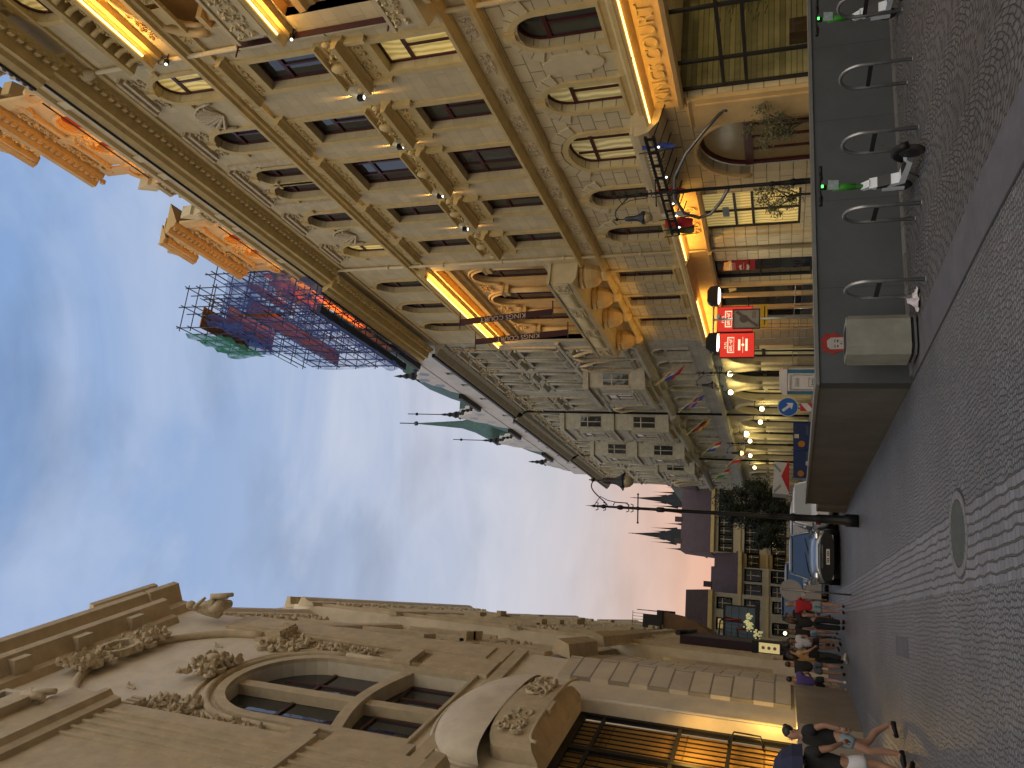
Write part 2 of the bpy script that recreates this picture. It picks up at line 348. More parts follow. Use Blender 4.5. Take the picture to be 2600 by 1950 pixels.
# ------------------------------------------------------------------ street surface
def ground_sheet(name, x0, x1, y0, y1, lift, m, ny=1, kind='structure'):
    ys = sorted({y0, y1, *[v for v in (7, 27) if y0 < v < y1]})
    vs = [(x, y, G(y) + lift) for y in ys for x in (x0, x1)]
    me = bpy.data.meshes.new(name); me.from_pydata(vs, [], [(2 * i, 2 * i + 1, 2 * i + 3, 2 * i + 2) for i in range(len(ys) - 1)]); me.materials.append(m)
    o = bpy.data.objects.new(name, me); COL.objects.link(o); tag(o, kind=kind); return o
def setts(name, c, size, joint=.16, wob_=.09, warp=None, rows=None, rough=.62, depth=.02, squash=1.0, cvar=.35):
    """granite setts: random cells with dark joints, or laid in rows / in fan-shaped arcs"""
    m, nt, b = newmat(name); L = nt.links.new; N = nt.nodes.new
    t = N('ShaderNodeTexCoord'); vec = t.outputs['Object']
    s = N('ShaderNodeSeparateXYZ'); L(vec, s.inputs[0])
    def mth(op, a, bb=None, cc=None):
        n = N('ShaderNodeMath'); n.operation = op
        for i, q in enumerate((a, bb, cc)):
            if q is None: continue
            if isinstance(q, (int, float)): n.inputs[i].default_value = q
            else: L(q, n.inputs[i])
        return n.outputs[0]
    if warp:                                     # arcs: y shifted by the sagitta of each fan
        per, sag = warp
        u = mth('SUBTRACT', mth('FRACT', mth('DIVIDE', s.outputs['X'], per)), .5)
        y2 = mth('ADD', s.outputs['Y'], mth('MULTIPLY', mth('MULTIPLY', u, u), sag))
        k = N('ShaderNodeCombineXYZ'); L(s.outputs['X'], k.inputs[0]); L(y2, k.inputs[1]); vec = k.outputs[0]
    wob = N('ShaderNodeTexNoise'); wob.inputs['Scale'].default_value = 3.2; L(t.outputs['Object'], wob.inputs['Vector'])
    vm = N('ShaderNodeVectorMath'); vm.operation = 'MULTIPLY_ADD'; L(wob.outputs['Color'], vm.inputs[0]); vm.inputs[1].default_value = (wob_, wob_, 0); L(vec, vm.inputs[2]); vec = vm.outputs[0]
    if rows:
        st_ = N('ShaderNodeVectorMath'); st_.operation = 'MULTIPLY'; st_.inputs[1].default_value = (1, rows[4] if len(rows) > 4 else 1, 1); L(vec, st_.inputs[0]); vec = st_.outputs[0]
        rot = N('ShaderNodeVectorRotate'); rot.rotation_type = 'Z_AXIS'; rot.inputs['Angle'].default_value = rows[2]; L(vec, rot.inputs['Vector'])
        br = N('ShaderNodeTexBrick'); L(rot.outputs[0], br.inputs['Vector']); br.inputs['Scale'].default_value = 1
        br.inputs['Brick Width'].default_value = rows[0]; br.inputs['Row Height'].default_value = rows[1]; br.inputs['Mortar Size'].default_value = rows[3]; br.inputs['Mortar Smooth'].default_value = .7
        br.inputs['Color1'].default_value = (0, 0, 0, 1); br.inputs['Color2'].default_value = (1, 1, 1, 1); br.inputs['Mortar'].default_value = (.5, .5, .5, 1)
        rnd = br.outputs['Color']; hgt = mth('SUBTRACT', 1, br.outputs['Fac'])
    else:
        mp_ = N('ShaderNodeMapping'); mp_.inputs['Scale'].default_value = (1, squash, 1); L(vec, mp_.inputs[0])
        v1 = N('ShaderNodeTexVoronoi'); v1.feature = 'DISTANCE_TO_EDGE'; v1.inputs['Scale'].default_value = 1 / size; v1.inputs['Randomness'].default_value = .55; v1.voronoi_dimensions = '2D'; L(mp_.outputs[0], v1.inputs['Vector'])
        v2 = N('ShaderNodeTexVoronoi'); v2.inputs['Scale'].default_value = 1 / size; v2.inputs['Randomness'].default_value = .55; v2.voronoi_dimensions = '2D'; L(mp_.outputs[0], v2.inputs['Vector'])
        r_ = N('ShaderNodeMapRange'); r_.interpolation_type = 'SMOOTHSTEP'; r_.inputs['From Min'].default_value = 0; r_.inputs['From Max'].default_value = joint; L(v1.outputs['Distance'], r_.inputs['Value'])
        hgt = r_.outputs[0]; rnd = v2.outputs['Color']
    sr = N('ShaderNodeSeparateColor'); L(rnd, sr.inputs[0])
    big = N('ShaderNodeTexNoise'); big.inputs['Scale'].default_value = .5; big.inputs['Detail'].default_value = 5; L(t.outputs['Object'], big.inputs['Vector'])
    fine = N('ShaderNodeTexNoise'); fine.inputs['Scale'].default_value = 60; L(t.outputs['Object'], fine.inputs['Vector'])
    v = mth('MULTIPLY_ADD', sr.outputs[0], cvar, 1 - cvar / 2)
    v = mth('MULTIPLY', v, mth('MULTIPLY_ADD', big.outputs['Fac'], .9, .55))
    v = mth('MULTIPLY', v, mth('MULTIPLY_ADD', hgt, .6, .4))
    v = mth('MULTIPLY', v, mth('MULTIPLY_ADD', fine.outputs['Fac'], .5, .75))
    x = N('ShaderNodeMixRGB'); x.blend_type = 'MULTIPLY'; x.inputs[0].default_value = 1; x.inputs[1].default_value = (*c, 1); L(v, x.inputs[2]); L(x.outputs[0], b.inputs['Base Color'])
    h2 = mth('MULTIPLY_ADD', fine.outputs['Fac'], .15, mth('MULTIPLY_ADD', sr.outputs[1], .25, hgt))
    bu = N('ShaderNodeBump'); bu.inputs['Strength'].default_value = 1; bu.inputs['Distance'].default_value = depth; L(h2, bu.inputs['Height']); L(bu.outputs[0], b.inputs['Normal'])
    b.inputs['Roughness'].default_value = rough
    MATS[name] = m; return m
STONE = (.128, .134, .145)
m_sett = setts('mosaic_setts', STONE, .055, joint=.2, depth=.012, rough=.5)
m_rows = setts('row_setts', (.145, .15, .16), .1, rows=(.3, .1, pi / 2, .013, 2.4), depth=.035, rough=.5)
m_fan = setts('fan_setts', (.095, .095, .098), .1, wob_=.17, joint=.2, warp=(1.25, -2.6), depth=.035, squash=1.15, rows=(.12, .1, 0, .013))
m_slab = mat('worn_asphalt', (.085, .085, .1), .8, var=.2, vs=2.5, bump=.4, bs=70)
m_kerb = blocks('granite_kerb', (.12, .12, .12), .9, .5, .01, .4, .5, axes='YX', spread=.2)
ground_sheet('ground', -900, 900, -60, 1500, -.012, m_slab)
ground_sheet('street', -14, 3.42, -30, 130, 0, m_sett)
ground_sheet('pavement', 3.42, 4.02, -30, 11.4, .004, m_slab)
ground_sheet('pavement', 4.02, 14.9, -30, 13.5, .002, m_fan)
ground_sheet('pavement', 3.42, 14.9, 27.5, 130, .002, m_slab)
ground_sheet('kerb', 3.39, 3.425, -30, 11.4, .006, mat('dark_joint', (.02, .02, .022), .9))
ground_sheet('path', .47, 1.27, -30, 110, .004, m_rows)
ground_sheet('path', -2.55, -1.75, -30, 20.0, .004, m_rows)
ground_sheet('pavement', -.35, -.05, 13.0, 14.4, .004, m_slab)
# garage ramp behind the parapet
mb = MB(); mb.hexa([(3.9, 12.6, -3), (14.9, 12.6, -3), (14.9, 27.4, -3), (3.9, 27.4, -3), (3.9, 12.6, -2.9), (14.9, 12.6, -2.9), (14.9, 27.4, -.6), (3.9, 27.4, -.6)])
tag(mb.build('ramp', m_slab), kind='structure')

# manhole cover, a thing of its own
m_cover = mat('cast_cover', (.055, .065, .06), .75, var=.2, vs=6, bump=.7, bs=45)
mc = empty('manhole_cover', (1.03, 8.87, G(8.87)), 0, 'round concrete-filled manhole cover with a ring of pale setts in the cobbled strip', 'manhole cover')
b_ = MB(); b_.lathe([(.33, .004), (.33, .012), (.0, .014)], n=40, sm=False); b_.build('lid', m_cover, mc)
b_ = MB(); n_ = 26
for i in range(n_):
    a0 = 2 * pi * (i + .06) / n_; a1 = 2 * pi * (i + .94) / n_
    b_.hexa([(r * cos(a), r * sin(a), z) for z in (.003, .015) for r, a in ((.345, a0), (.43, a0), (.43, a1), (.345, a1))])
b_.build('sett_ring', mat('pale_setts', (.15, .15, .16), .7, var=.2, vs=9, bump=.4), mc)
b_ = MB(); b_.lathe([(.46, .0045), (.46, .0065), (.0, .0065)], n=40, sm=False); b_.build('joint', m_black, mc)

# ------------------------------------------------------------------ ramp parapet
m_conc = blocks('parapet_concrete', (.06, .068, .076), 1.55, 3, .006, .55, .25, off=0, axes='XZ', spread=.05, stain=.25)
m_conc2 = blocks('parapet_side_concrete', (.088, .087, .082), 2.6, 3, .005, .55, .25, off=0, axes='YZ', spread=.06, stain=.3)
m_cap = mat('parapet_cap', (.12, .125, .12), .6, var=.15, vs=3)
pw = empty('parapet_wall', (3.4, 11.52, G(11.5)), 0, 'long dark concrete parapet round the garage ramp behind the bike racks', 'wall')
def pm(x, y, z): return (x - 3.4, y - 11.52, z - G(11.5))
b_ = MB(); H0 = 1.16
b_.hexa([pm(3.4, 11.52, -.4), pm(16.5, 12.5, -.4), pm(16.5, 12.78, -.4), pm(3.4, 11.8, -.4), pm(3.4, 11.52, H0), pm(16.5, 12.5, H0 + .1), pm(16.5, 12.78, H0 + .1), pm(3.4, 11.8, H0)])
b_.build('front_wall', m_conc, pw)
b_ = MB(); b_.hexa([pm(3.403, 11.8, -.5), pm(3.66, 11.8, -.5), pm(3.86, 25.5, -.7), pm(3.603, 25.5, -.7), pm(3.403, 11.8, H0), pm(3.66, 11.8, H0), pm(3.86, 25.5, .93), pm(3.603, 25.5, .93)])
b_.build('side_wall', m_conc2, pw)
b_ = MB(); b_.hexa([pm(3.37, 11.49, H0), pm(16.5, 12.47, H0 + .1), pm(16.5, 12.81, H0 + .1), pm(3.37, 11.83, H0), pm(3.37, 11.49, H0 + .05), pm(16.5, 12.47, H0 + .15), pm(16.5, 12.81, H0 + .15), pm(3.37, 11.83, H0 + .05)])
b_.hexa([pm(3.38, 11.83, H0 + .002), pm(3.69, 11.83, H0 + .002), pm(3.89, 25.5, .932), pm(3.58, 25.5, .932), pm(3.38, 11.83, H0 + .05), pm(3.69, 11.83, H0 + .05), pm(3.89, 25.5, .98), pm(3.58, 25.5, .98)])
b_.build('coping', m_cap, pw)
b_ = MB(); b_.hexa([pm(3.5, 11.36, -.2), pm(16.5, 12.33, -.2), pm(16.5, 12.497, -.2), pm(3.5, 11.52, -.2), pm(3.5, 11.36, .02 + G(11.5)), pm(16.5, 12.33, .02 + G(11.5)), pm(16.5, 12.497, .03 + G(11.5)), pm(3.5, 11.52, .03 + G(11.5))])
b_.build('plinth_strip', m_kerb, pw)
b_ = MB(); b_.hexa([pm(3.52, 25.52, -.7), pm(3.92, 25.52, -.7), pm(3.92, 26.6, -.7), pm(3.52, 26.6, -.7), pm(3.52, 25.52, .62), pm(3.92, 25.52, .62), pm(3.92, 26.6, .62), pm(3.52, 26.6, .62)])
b_.build('end_block', mat('stained_concrete', (.11, .095, .078), .85, var=.2, bump=.2), pw)
# painted stencil on the parapet, above the bin: a generic face with red hair
sx, sy = 4.02, 11.563
st = empty('stencil_graffiti', (sx, sy, .95), math.atan2(.98, 13.1), 'red and white stencilled face sprayed on the parapet above the concrete bin', 'graffiti')
def sten(poly, m, d, nm):
    q = MB(); q.prism(poly, -d, 0); q.build(nm, m, st)
k_ = .0052
hair = [(-26, -8), (-33, 5), (-22, 20), (-28, 33), (-12, 27), (-6, 38), (6, 30), (16, 40), (20, 27), (34, 25), (30, 8), (37, -6), (27, -10), (24, -26), (-22, -26)]
sten([(a * k_, b * k_) for a, b in hair], mat('red_spray', (.22, .015, .012), .8, var=.2, vs=9), .004, 'hair')
sten([(a * k_, b * k_) for a, b in [(-17, 10), (-8, 18), (10, 19), (19, 8), (20, -26), (-16, -26)]], mat('white_spray', (.3, .28, .27), .8, var=.2, vs=9), .007, 'face')
q = MB()
for a, b, w, h in [(-11, -11, 7, 3), (5, -11, 7, 3), (-12, -3, 9, 2), (4, -3, 9, 2), (-2, -20, 4, 3)]: q.box(a * k_, (a + w) * k_, -.0095, 0, b * k_, (b + h) * k_)
q.build('features', m_black, st)

# ------------------------------------------------------------------ the hotel
hotel = empty('hotel_building', (15, 22, 0), 0, 'cream and ochre ornate hotel with lit signboard, maroon windows and orange-lit gables on the right', 'building')
def HB(): return MB('R', (0, 22, 0))
holes = []
F1W = [(15.9, 17.05, 0), (18.95, 20.0, 0), (21.35, 23.45, 1), (25.0, 26.1, 0), (28.0, 29.05, 0)]
CEN = [16.5, 19.52, 22.5, 25.6, 28.62]
LIT = {('F1', 1), ('F3', -1), ('F2', 0), ('F4', 0), ('F4', 4), ('F1', 2)}
wins = []   # (poly kind, s0, s1, z0, zs, za, floor, idx)
for i, c in enumerate(CEN):
    w = .62 if i != 2 else 1.02
    wins.append(('A', c - w, c + w, 6.28, 7.98, 8.72, 'F1', i))
    w = .62 if i != 2 else .98
    wins.append(('R', c - w, c + w, 10.42, 0, 13.0, 'F2', i))
    wins.append(('R', c - w, c + w, 14.72, 0, 17.28, 'F3', i))
    if i != 2: wins.append(('A', c - .6, c + .6, 19.1, 20.75, 21.45, 'F4', i))
    else:
        wins.append(('A', c - 1.08, c - .1, 19.1, 20.85, 21.4, 'F4', i)); wins.append(('A', c + .12, c + 1.1, 19.1, 20.85, 21.4, 'F4', i))
for c in (32.9, 35.9, 38.9):
    wins.append(('A', c - .68, c + .68, 19.3, 21.15, 22.0, 'F4', 9))
    wins.append(('R', c - .6, c + .6, 6.4, 0, 9.05, 'F1', 9))
wins.append(('A', 11.6, 12.95, 19.9 + 1.4, 22.2, 22.9, 'F5', 0))
def wpoly(w, t=0):
    if w[0] == 'A': return arch(w[1], w[2], w[3], w[4], w[5], 10, t)
    return rect(w[1] + t, w[2] - t, w[3] + t, w[5] - t)
# openings at street level
doors = [rect(11.4, 20.1, .35, 4.64), rect(26.0, 29.05, 1.0, 4.65), rect(31.6, 34.0, .4, 4.68), rect(34.5, 39.7, .2, 4.7)]
doorarch = arch(21.55, 24.75, -.1, 2.7, 4.35, 14)
big_arch = [(9.9, 16.2), (14.35, 16.2), (14.35, 17.6)] + [(12.1 + 2.25 * cos(pi * k / 16), 17.6 + 1.85 * sin(pi * k / 16)) for k in range(1, 16)] + [(9.9, 17.6)]
niche = rect(31.35, 41.5, 12.3, 17.9)
loggia2 = rect(4.2, 14.4, 11.5, 14.9)
allh = [wpoly(w) for w in wins] + doors + [doorarch, niche, loggia2, big_arch]
def inside(poly, z0, z1): return min(q[1] for q in poly) >= z0 and max(q[1] for q in poly) <= z1
w_ = HB(); w_.panel(rect(3, 42, -.7, 5.6), [h for h in allh if inside(h, -.71, 5.6)], 0, .3); w_.build('ground_floor_wall', m_rust, hotel)
w_ = HB(); w_.panel(rect(3, 42, 5.6, 9.35), [h for h in allh if inside(h, 5.6, 9.35)], 0, .3); w_.build('mezzanine_wall', m_rust, hotel)
w_ = HB(); w_.panel(rect(3, 42, 9.35, 26.0), [h for h in allh if inside(h, 9.35, 26)], 0, .3)
w_.box(2.9, 3, -.02, -16, -.7, 26); w_.box(42, 42.1, -.02, -16, 9, 26); w_.build('upper_wall', m_wall, hotel)
w_ = HB(); w_.box(3, 42, -.9, -16, 24.0, 25.9); w_.build('roof_slab', m_slab, hotel)

def window(w, root, mk, m_fr, m_pn, m_sur, rec=.28, surround=True, fr='R', cols=None, fw=.075):
    P = wpoly(w); t = fw
    f = mk(); f.ring(P, wpoly(w, t), -rec - .05, -rec + .03)
    s0, s1, z0, za = w[1], w[2], w[3], w[5]; c = (s0 + s1) / 2; zt = w[4] - .1 if w[0] == 'A' else z0 + (za - z0) * .68
    f.box(s0 + t * .5, s1 - t * .5, -rec - .04, -rec + .045, zt - .06, zt + .06)
    wide = (s1 - s0) > 1.7
    if wide:
        for q in (.3, .7): f.box(s0 + (s1 - s0) * q - .04, s0 + (s1 - s0) * q + .04, -rec - .045, -rec + .035, z0 + t * .5, (za - t * .5 if w[0] == 'R' else za - .22))
    else: f.box(c - .035, c + .035, -rec - .045, -rec + .035, z0 + t * .5, zt)
    o = f.build('window', m_fr, root)
    g = mk(); g.sheet(wpoly(w, t * .3), -rec - .02); g.build('pane', m_pn, o)
    if surround:
        u = mk(); d = .12
        if w[0] == 'A': outer = arch(s0 - .17, s1 + .17, z0, w[4], za + .2, 10); inner = arch(s0, s1, z0, w[4], za, 10)
        else: outer = rect(s0 - .2, s1 + .2, z0, za + .22); inner = rect(s0, s1, z0, za)
        u.ring(inner, outer, .0, .07); u.ring([(a, b) for a, b in inner], outer, .0, .0)
        if w[0] == 'A' and not wide:
            u.prism([(c - .09, za - .02), (c + .09, za - .02), (c + .15, za + .34), (c - .15, za + .34)], 0, .15)
        fl = w[6]
        if fl in ('F1',):
            u.mould(s0 - .3, s1 + .3, [(0, z0 - .36), (.14, z0 - .33), (.16, z0 - .14), (.2, z0 - .1), (.2, z0 - .02), (0, z0 - .02)])
        if fl == 'F3':
            u.box(s0 - .22, s1 + .22, 0, .06, za + .22, za + .56); u.scrolls(s0 - .1, s1 + .1, za + .27, za + .52, .07, .24, .025, int(s0 * 10))
            u.mould(s0 - .42, s1 + .42, [(0, za + .56), (.1, za + .58), (.16, za + .66), (.34, za + .72), (.36, za + .84), (.0, za + .9)])
            u.mould(s0 - .34, s1 + .34, [(0, z0 - .30), (.1, z0 - .28), (.12, z0 - .12), (.28, z0 - .08), (.28, z0 - .005), (0, z0 - .005)])
            u.box(s0 - .3, s1 + .3, 0, .05, z0 - .55, z0 - .3); u.scrolls(s0 - .2, s1 + .2, z0 - .53, z0 - .32, .06, .2, .022, int(s0 * 7))
        if fl == 'F2':
            u.box(s0 - .22, s1 + .22, 0, .07, za + .22, za + .66); u.scrolls(s0 - .12, s1 + .12, za + .27, za + .62, .08, .28, .03, int(s0 * 13))
            u.mould(s0 - .46, s1 + .46, [(0, za + .66), (.12, za + .68), (.2, za + .78), (.42, za + .84), (.44, za + .98), (.0, za + 1.04)])
            for e in (s0 - .34, s1 + .2): u.box(e, e + .14, 0, .2, za + .02, za + .66)
            # cartouche between garlands on the hood
            u.scrolls(s0 - .3, s1 + .3, za + 1.05, za + 1.42, .12, .3, .05, int(s0 * 17)); u.scrolls(c - .42, c + .42, za + 1.3, za + 1.75, .14, .28, .05, int(s0 * 3))
            u.ball((c, .2, za + 1.38), .2, 10, 7, (1, .7, 1.3))
            for e in (s0 - .42, s1 + .42): u.ball((e, .22, za + 1.2), .1, 8, 6, (1, 1, 1.3)); u.tube([(e, .18, za + 1.02), (e, .22, za + 1.3)], .07, 6)
        if fl == 'F4' and w[7] != 9:
            u.box(s0 - .34, s0 - .15, 0, .1, w[4] - .08, w[4] + .05); u.box(s1 + .15, s1 + .34, 0, .1, w[4] - .08, w[4] + .05)
        u.build('surround', m_sur, o)
    return o
for w in wins:
    fl, i = w[6], w[7]
    pn = m_pane
    if (fl, i) in LIT: pn = m_lit if fl in ('F4', 'F2') else m_lit2
    elif fl in ('F1', 'F2'): pn = m_pane_c
    elif (fl, i) == ('F5', 0): pn = m_lit
    window(w, hotel, HB, m_maroon, pn, m_trim)
# label mouldings, shells and scrolls of the top floor
o_ = HB()
for i, c in enumerate(CEN):
    h = .78 if i != 2 else 1.25
    for z0, z1, a, b in ((22.0, 22.14, c - h, c + h),): o_.box(a, b, 0, .14, z0, z1)
    o_.mould(c - h - .1, c + h + .1, [(0, 22.14), (.2, 22.2), (.22, 22.3), (0, 22.32)])
    o_.scrolls(c - h + .05, c - .3, 21.45, 21.98, .03, .26, .03, i); o_.scrolls(c + .3, c + h - .05, 21.45, 21.98, .03, .26, .03, i + 9)
for c in (18.02, 27.1):          # scallop shells between windows
    for k in range(9):
        a = pi * (.12 + .095 * k); o_.tube([(c, .05, 19.95), (c + .62 * cos(a), .13, 19.95 + 1.0 * sin(a))], [.03, .075], 5)
    o_.tube([(c + .68 * cos(pi * k / 12), .06, 19.92 + 1.12 * sin(pi * k / 12)) for k in range(13)], .05, 6)
for c in (21.0, 24.05): o_.box(c - .12, c + .12, 0, .1, 19.1, 22.1)
o_.build('top_floor_ornament', m_carve, hotel)
# horizontal mouldings
t_ = HB()
def course(z, prof, a=3, b=42, gaps=()):
    t_.mould(a, b, [(p, z + h) for p, h in prof])
course(5.6, [(0, -.05), (.18, 0), (.2, .12), (.3, .18), (.3, .3), (.12, .42), (.1, .6), (0, .6)], 3, 42)
course(9.3, [(0, 0), (.22, .05), (.28, .14), (.3, .22), (.1, .28), (0, .28)])
course(10.18, [(0, 0), (.14, .04), (.26, .12), (.32, .16), (.32, .26), (0, .28)], 3, 31)
course(18.72, [(0, 0), (.12, .04), (.14, .16), (.24, .2), (.24, .34), (0, .36)])
course(18.15, [(0, 0), (.1, .03), (.1, .1), (0, .14)])
course(22.55, [(0, 0), (.08, .02), (.1, .1), (.0, .12)])
t_.build('string_courses', m_trim, hotel)
for i in range(18):
    c = 3.9 + i * 1.505; fz = HB()
    if 3 < c < 31: fz.box(c - .46, c + .46, 0, .035, 9.66, 10.12); fz.scrolls(c - .4, c + .4, 9.7, 10.08, .045, .21, .026, i); fz.build('frieze_panel', m_carve, hotel)

f2 = HB()
for i in range(34):
    c = 4 + i * .8
    f2.box(c - .3, c + .3, 0, .03, 18.3, 18.68)
    if i % 2: f2.scrolls(c - .28, c + .28, 18.32, 18.66, .035, .2, .022, i)
f2.build('upper_frieze', m_trim, hotel)
# main cornice with dentils, breaking forward over the pilaster
cn = HB()
PROF = [(0, 22.9), (.14, 22.95), (.16, 23.15), (.32, 23.2), (.62, 23.26), (.64, 23.42), (.78, 23.5), (.86, 23.68), (.86, 23.76), (0, 23.86)]
cn.mould(3, 14.2, [(p + .35, z) for p, z in PROF]); cn.mould(14.2, 30.6, PROF); cn.mould(30.6, 42.2, [(p + .3, z) for p, z in PROF])
s = 3.2
while s < 42:
    p = .35 if s < 14.2 else (0 if s < 30.6 else .3); cn.box(s, s + .16, p + .14, p + .3, 22.98, 23.17); s += .3
cn.build('cornice', m_trim, hotel)
g_ = HB(); s = 3.1
g_.tube([(3, 1.25, 23.8), (14.2, 1.25, 23.8)], .05, 6); g_.tube([(14.2, .9, 23.8), (30.6, .9, 23.8)], .05, 6); g_.tube([(30.6, 1.2, 23.8), (42, 1.2, 23.8)], .05, 6)
while s < 14.3: g_.ball((s, 1.22, 23.9), .085, 6, 4); s += .23
g_.build('gutter', m_dark, hotel)
# attic parapet with square vents
pv = [rect(c - .28, c + .28, 24.45, 24.95) for c in (17.35, 18.55, 22.0, 23.2, 26.6, 27.8)]
a_ = HB(); a_.panel(rect(3, 31, 23.86, 25.6), pv, .06, .25)
for c in (16.3, 19.7, 21.0, 24.4, 25.6, 29.0): a_.box(c - .2, c + .2, .06, .14, 23.9, 25.5)
a_.mould(3, 31, [(.06, 25.5), (.2, 25.55), (.22, 25.7), (.06, 25.76), (-.4, 25.76), (-.4, 25.5)])
a_.build('attic_parapet', m_plain, hotel)
h_ = HB()
for q in pv: h_.sheet(q, -.15)
h_.build('attic_vents', m_black, hotel)

# rain pipes
for c, z1 in ((15.1, 22.6), (30.42, 22.9)):
    p_ = HB(); p_.tube([(c, .12, .2), (c, .12, z1)], .075, 10)
    for z in (4.5, 7.5, 11, 14, 17, 20): p_.tube([(c, .12, z), (c, .12, z + .08)], .1, 10)
    p_.lathe([(.09, 0), (.2, .35), (.22, .5)], (c, .14), 10, z1); p_.build('rain_pipe', m_plain, hotel)

# gallery of the far bay
WALLC = m_wall
def bay_gallery(sa, sb, cs, zb, zt, root, zc, led=True, arches=True):
    n = HB(); n.panel(rect(sa, sb, zb, zt), [arch(c - .72, c + .72, zb + .05, zt - 2.6, zt - 1.45, 12) for c in cs] if arches else [rect(c - .7, c + .7, zb + .05, zt - .8) for c in cs], -.38, .25)
    n.box(sa - .01, sa, -.37, 0, zb, zt); n.box(sb, sb + .01, -.37, 0, zb, zt); n.box(sa, sb, -.38, 0, zt - .002, zt); n.build('gallery_wall', m_ochre, root)
    for c in cs:
        w = ('A', c - .72, c + .72, zb + .05, zt - 2.6, zt - 1.45, 'X', 9) if arches else ('R', c - .7, c + .7, zb + .05, 0, zt - .8, 'X', 9)
        window(w, root, HB, m_maroon, m_pane, m_trim, rec=.6, surround=False)
    u = HB()
    for c in cs:
        if arches:
            for k, (r, p) in enumerate(((.86, -.28), (1.05, -.32))):
                u.tube([(c + r * cos(pi * j / 14), p, zt - 2.6 + (r + .38) * sin(pi * j / 14)) for j in range(15)], .07, 6)
    for c in [cs[0] - 1.3] + [(a + b) / 2 for a, b in zip(cs, cs[1:])] + [cs[-1] + 1.3]:
        u.tube([(c, -.16, zb), (c, -.16, zt - 2.85)], [.16, .13], 12); u.box(c - .26, c + .26, -.38, .04, zt - 2.85, zt - 2.6); u.mould(c - .3, c + .3, [(-.38, zt - 2.6), (.06, zt - 2.6), (.1, zt - 2.48), (-.38, zt - 2.48)])
        if arches: u.scrolls(c - .42, c + .42, zt - 1.9, zt - 1.15, -.33, .3, .04, int(c))
    u.mould(sa, sb, [(-.38, zt - 1.0), (-.24, zt - .96), (-.2, zt - .8), (-.04, zt - .7), (.0, zt - .5), (-.38, zt - .45)])
    u.build('gallery_columns', m_ochre, root)
bay_gallery(31.35, 41.5, (32.9, 35.9, 38.9), 12.3, 17.9, hotel, 18)
bay_gallery(4.2, 14.4, (6.0, 9.2), 11.5, 14.9, hotel, 15, arches=False)
u = HB(); u.panel(rect(9.5, 14.8, 15.9, 19.7), [], -1.2)
u.box(9.9, 14.35, -1.2, 0, 16.19, 16.2); u.panel(rect(9.5, 14.8, 15.9, 19.7), [arch(10.6, 13.9, 16.2, 17.4, 18.9, 14)], -.9, .3)
u.build('upper_loggia_wall', m_ochre, hotel)
u = HB(); u.tube([(12.1 + 2.35 * cos(pi * k / 20), .02, 17.6 + 1.98 * sin(pi * k / 20)) for k in range(21)], .12, 8)
u.tube([(12.1 + 2.1 * cos(pi * k / 20), -.06, 17.6 + 1.7 * sin(pi * k / 20)) for k in range(21)], .07, 8)
u.tube([(14.15, -.3, 16.3), (14.15, -.3, 17.45)], [.2, .16], 14); u.box(13.88, 14.42, -.55, -.02, 17.42, 17.6); u.box(13.9, 14.4, -.55, -.05, 16.15, 16.32)
u.scrolls(13.2, 14.35, 18.75, 19.55, .04, .28, .04, 4); u.scrolls(9.8, 10.9, 18.75, 19.55, .04, .28, .04, 5)
u.build('loggia_arch', m_ochre, hotel)
# lit cornices of the bays (strip lights under them)
u = HB()
LP = [(0, 18.05), (.18, 18.1), (.22, 18.22), (.5, 18.3), (.52, 18.42), (.3, 18.5), (.28, 18.75), (0, 18.8)]
u.mould(31.0, 42, LP)
u.mould(3, 14.95, [(p, z + 1.72) for p, z in LP]); u.mould(3, 15.0, [(p, z - 3.08) for p, z in LP])
u.scrolls(31.4, 41.6, 18.5, 18.74, .31, .2, .03, 77); u.scrolls(4, 14.9, 20.24, 20.5, .31, .24, .035, 78)
s = 4.1
while s < 14.8:        # scroll consoles of the upper near bay
    u.tube([(s, .0, 20.1), (s, .3, 20.35), (s, .34, 20.6), (s, .5, 20.75)], .085, 6); s += .44
u.mould(3, 15.0, [(0, 20.75), (.55, 20.8), (.6, 20.95), (0, 21.0)])
u.build('bay_cornices', m_trim, hotel)
def led(a, b, p, z, e, pow_, nm='led_strip', d=(-.0, 0, -1)):
    n = max(1, round((b - a) / 3))
    for i in range(n):
        s0 = a + (b - a) * i / n + .04; s1 = a + (b - a) * (i + 1) / n - .04
        k = HB(); k.box(s0, s1, p - .03, p + .03, z, z + .03); k.build(nm, m_led, hotel)
    lamp('AREA', (-p + .02, (a + b) / 2 - 22, z - .02), pow_, WARM, hotel, .08, b - a, d, name='led_light')
led(31.25, 41.85, .42, 18.24, 0, 150, d=(.75, 0, -1)); led(3.4, 14.5, .42, 19.96, 0, 140, d=(.6, 0, -1)); led(3.4, 14.6, .42, 15.16, 0, 120, d=(.6, 0, -1))
led(11.2, 20.35, .62, 5.52, 0, 30, d=(.8, 0, -1)); led(25.6, 30.25, .62, 5.52, 0, 60, d=(.8, 0, -1)); led(34.8, 41.9, .62, 5.52, 0, 90, d=(.8, 0, -1))
lamp('AREA', (.85, 12.1 - 22, 19.3), 22, WARM, hotel, 2.5, .3, (0, 0, -1), name='loggia_light')
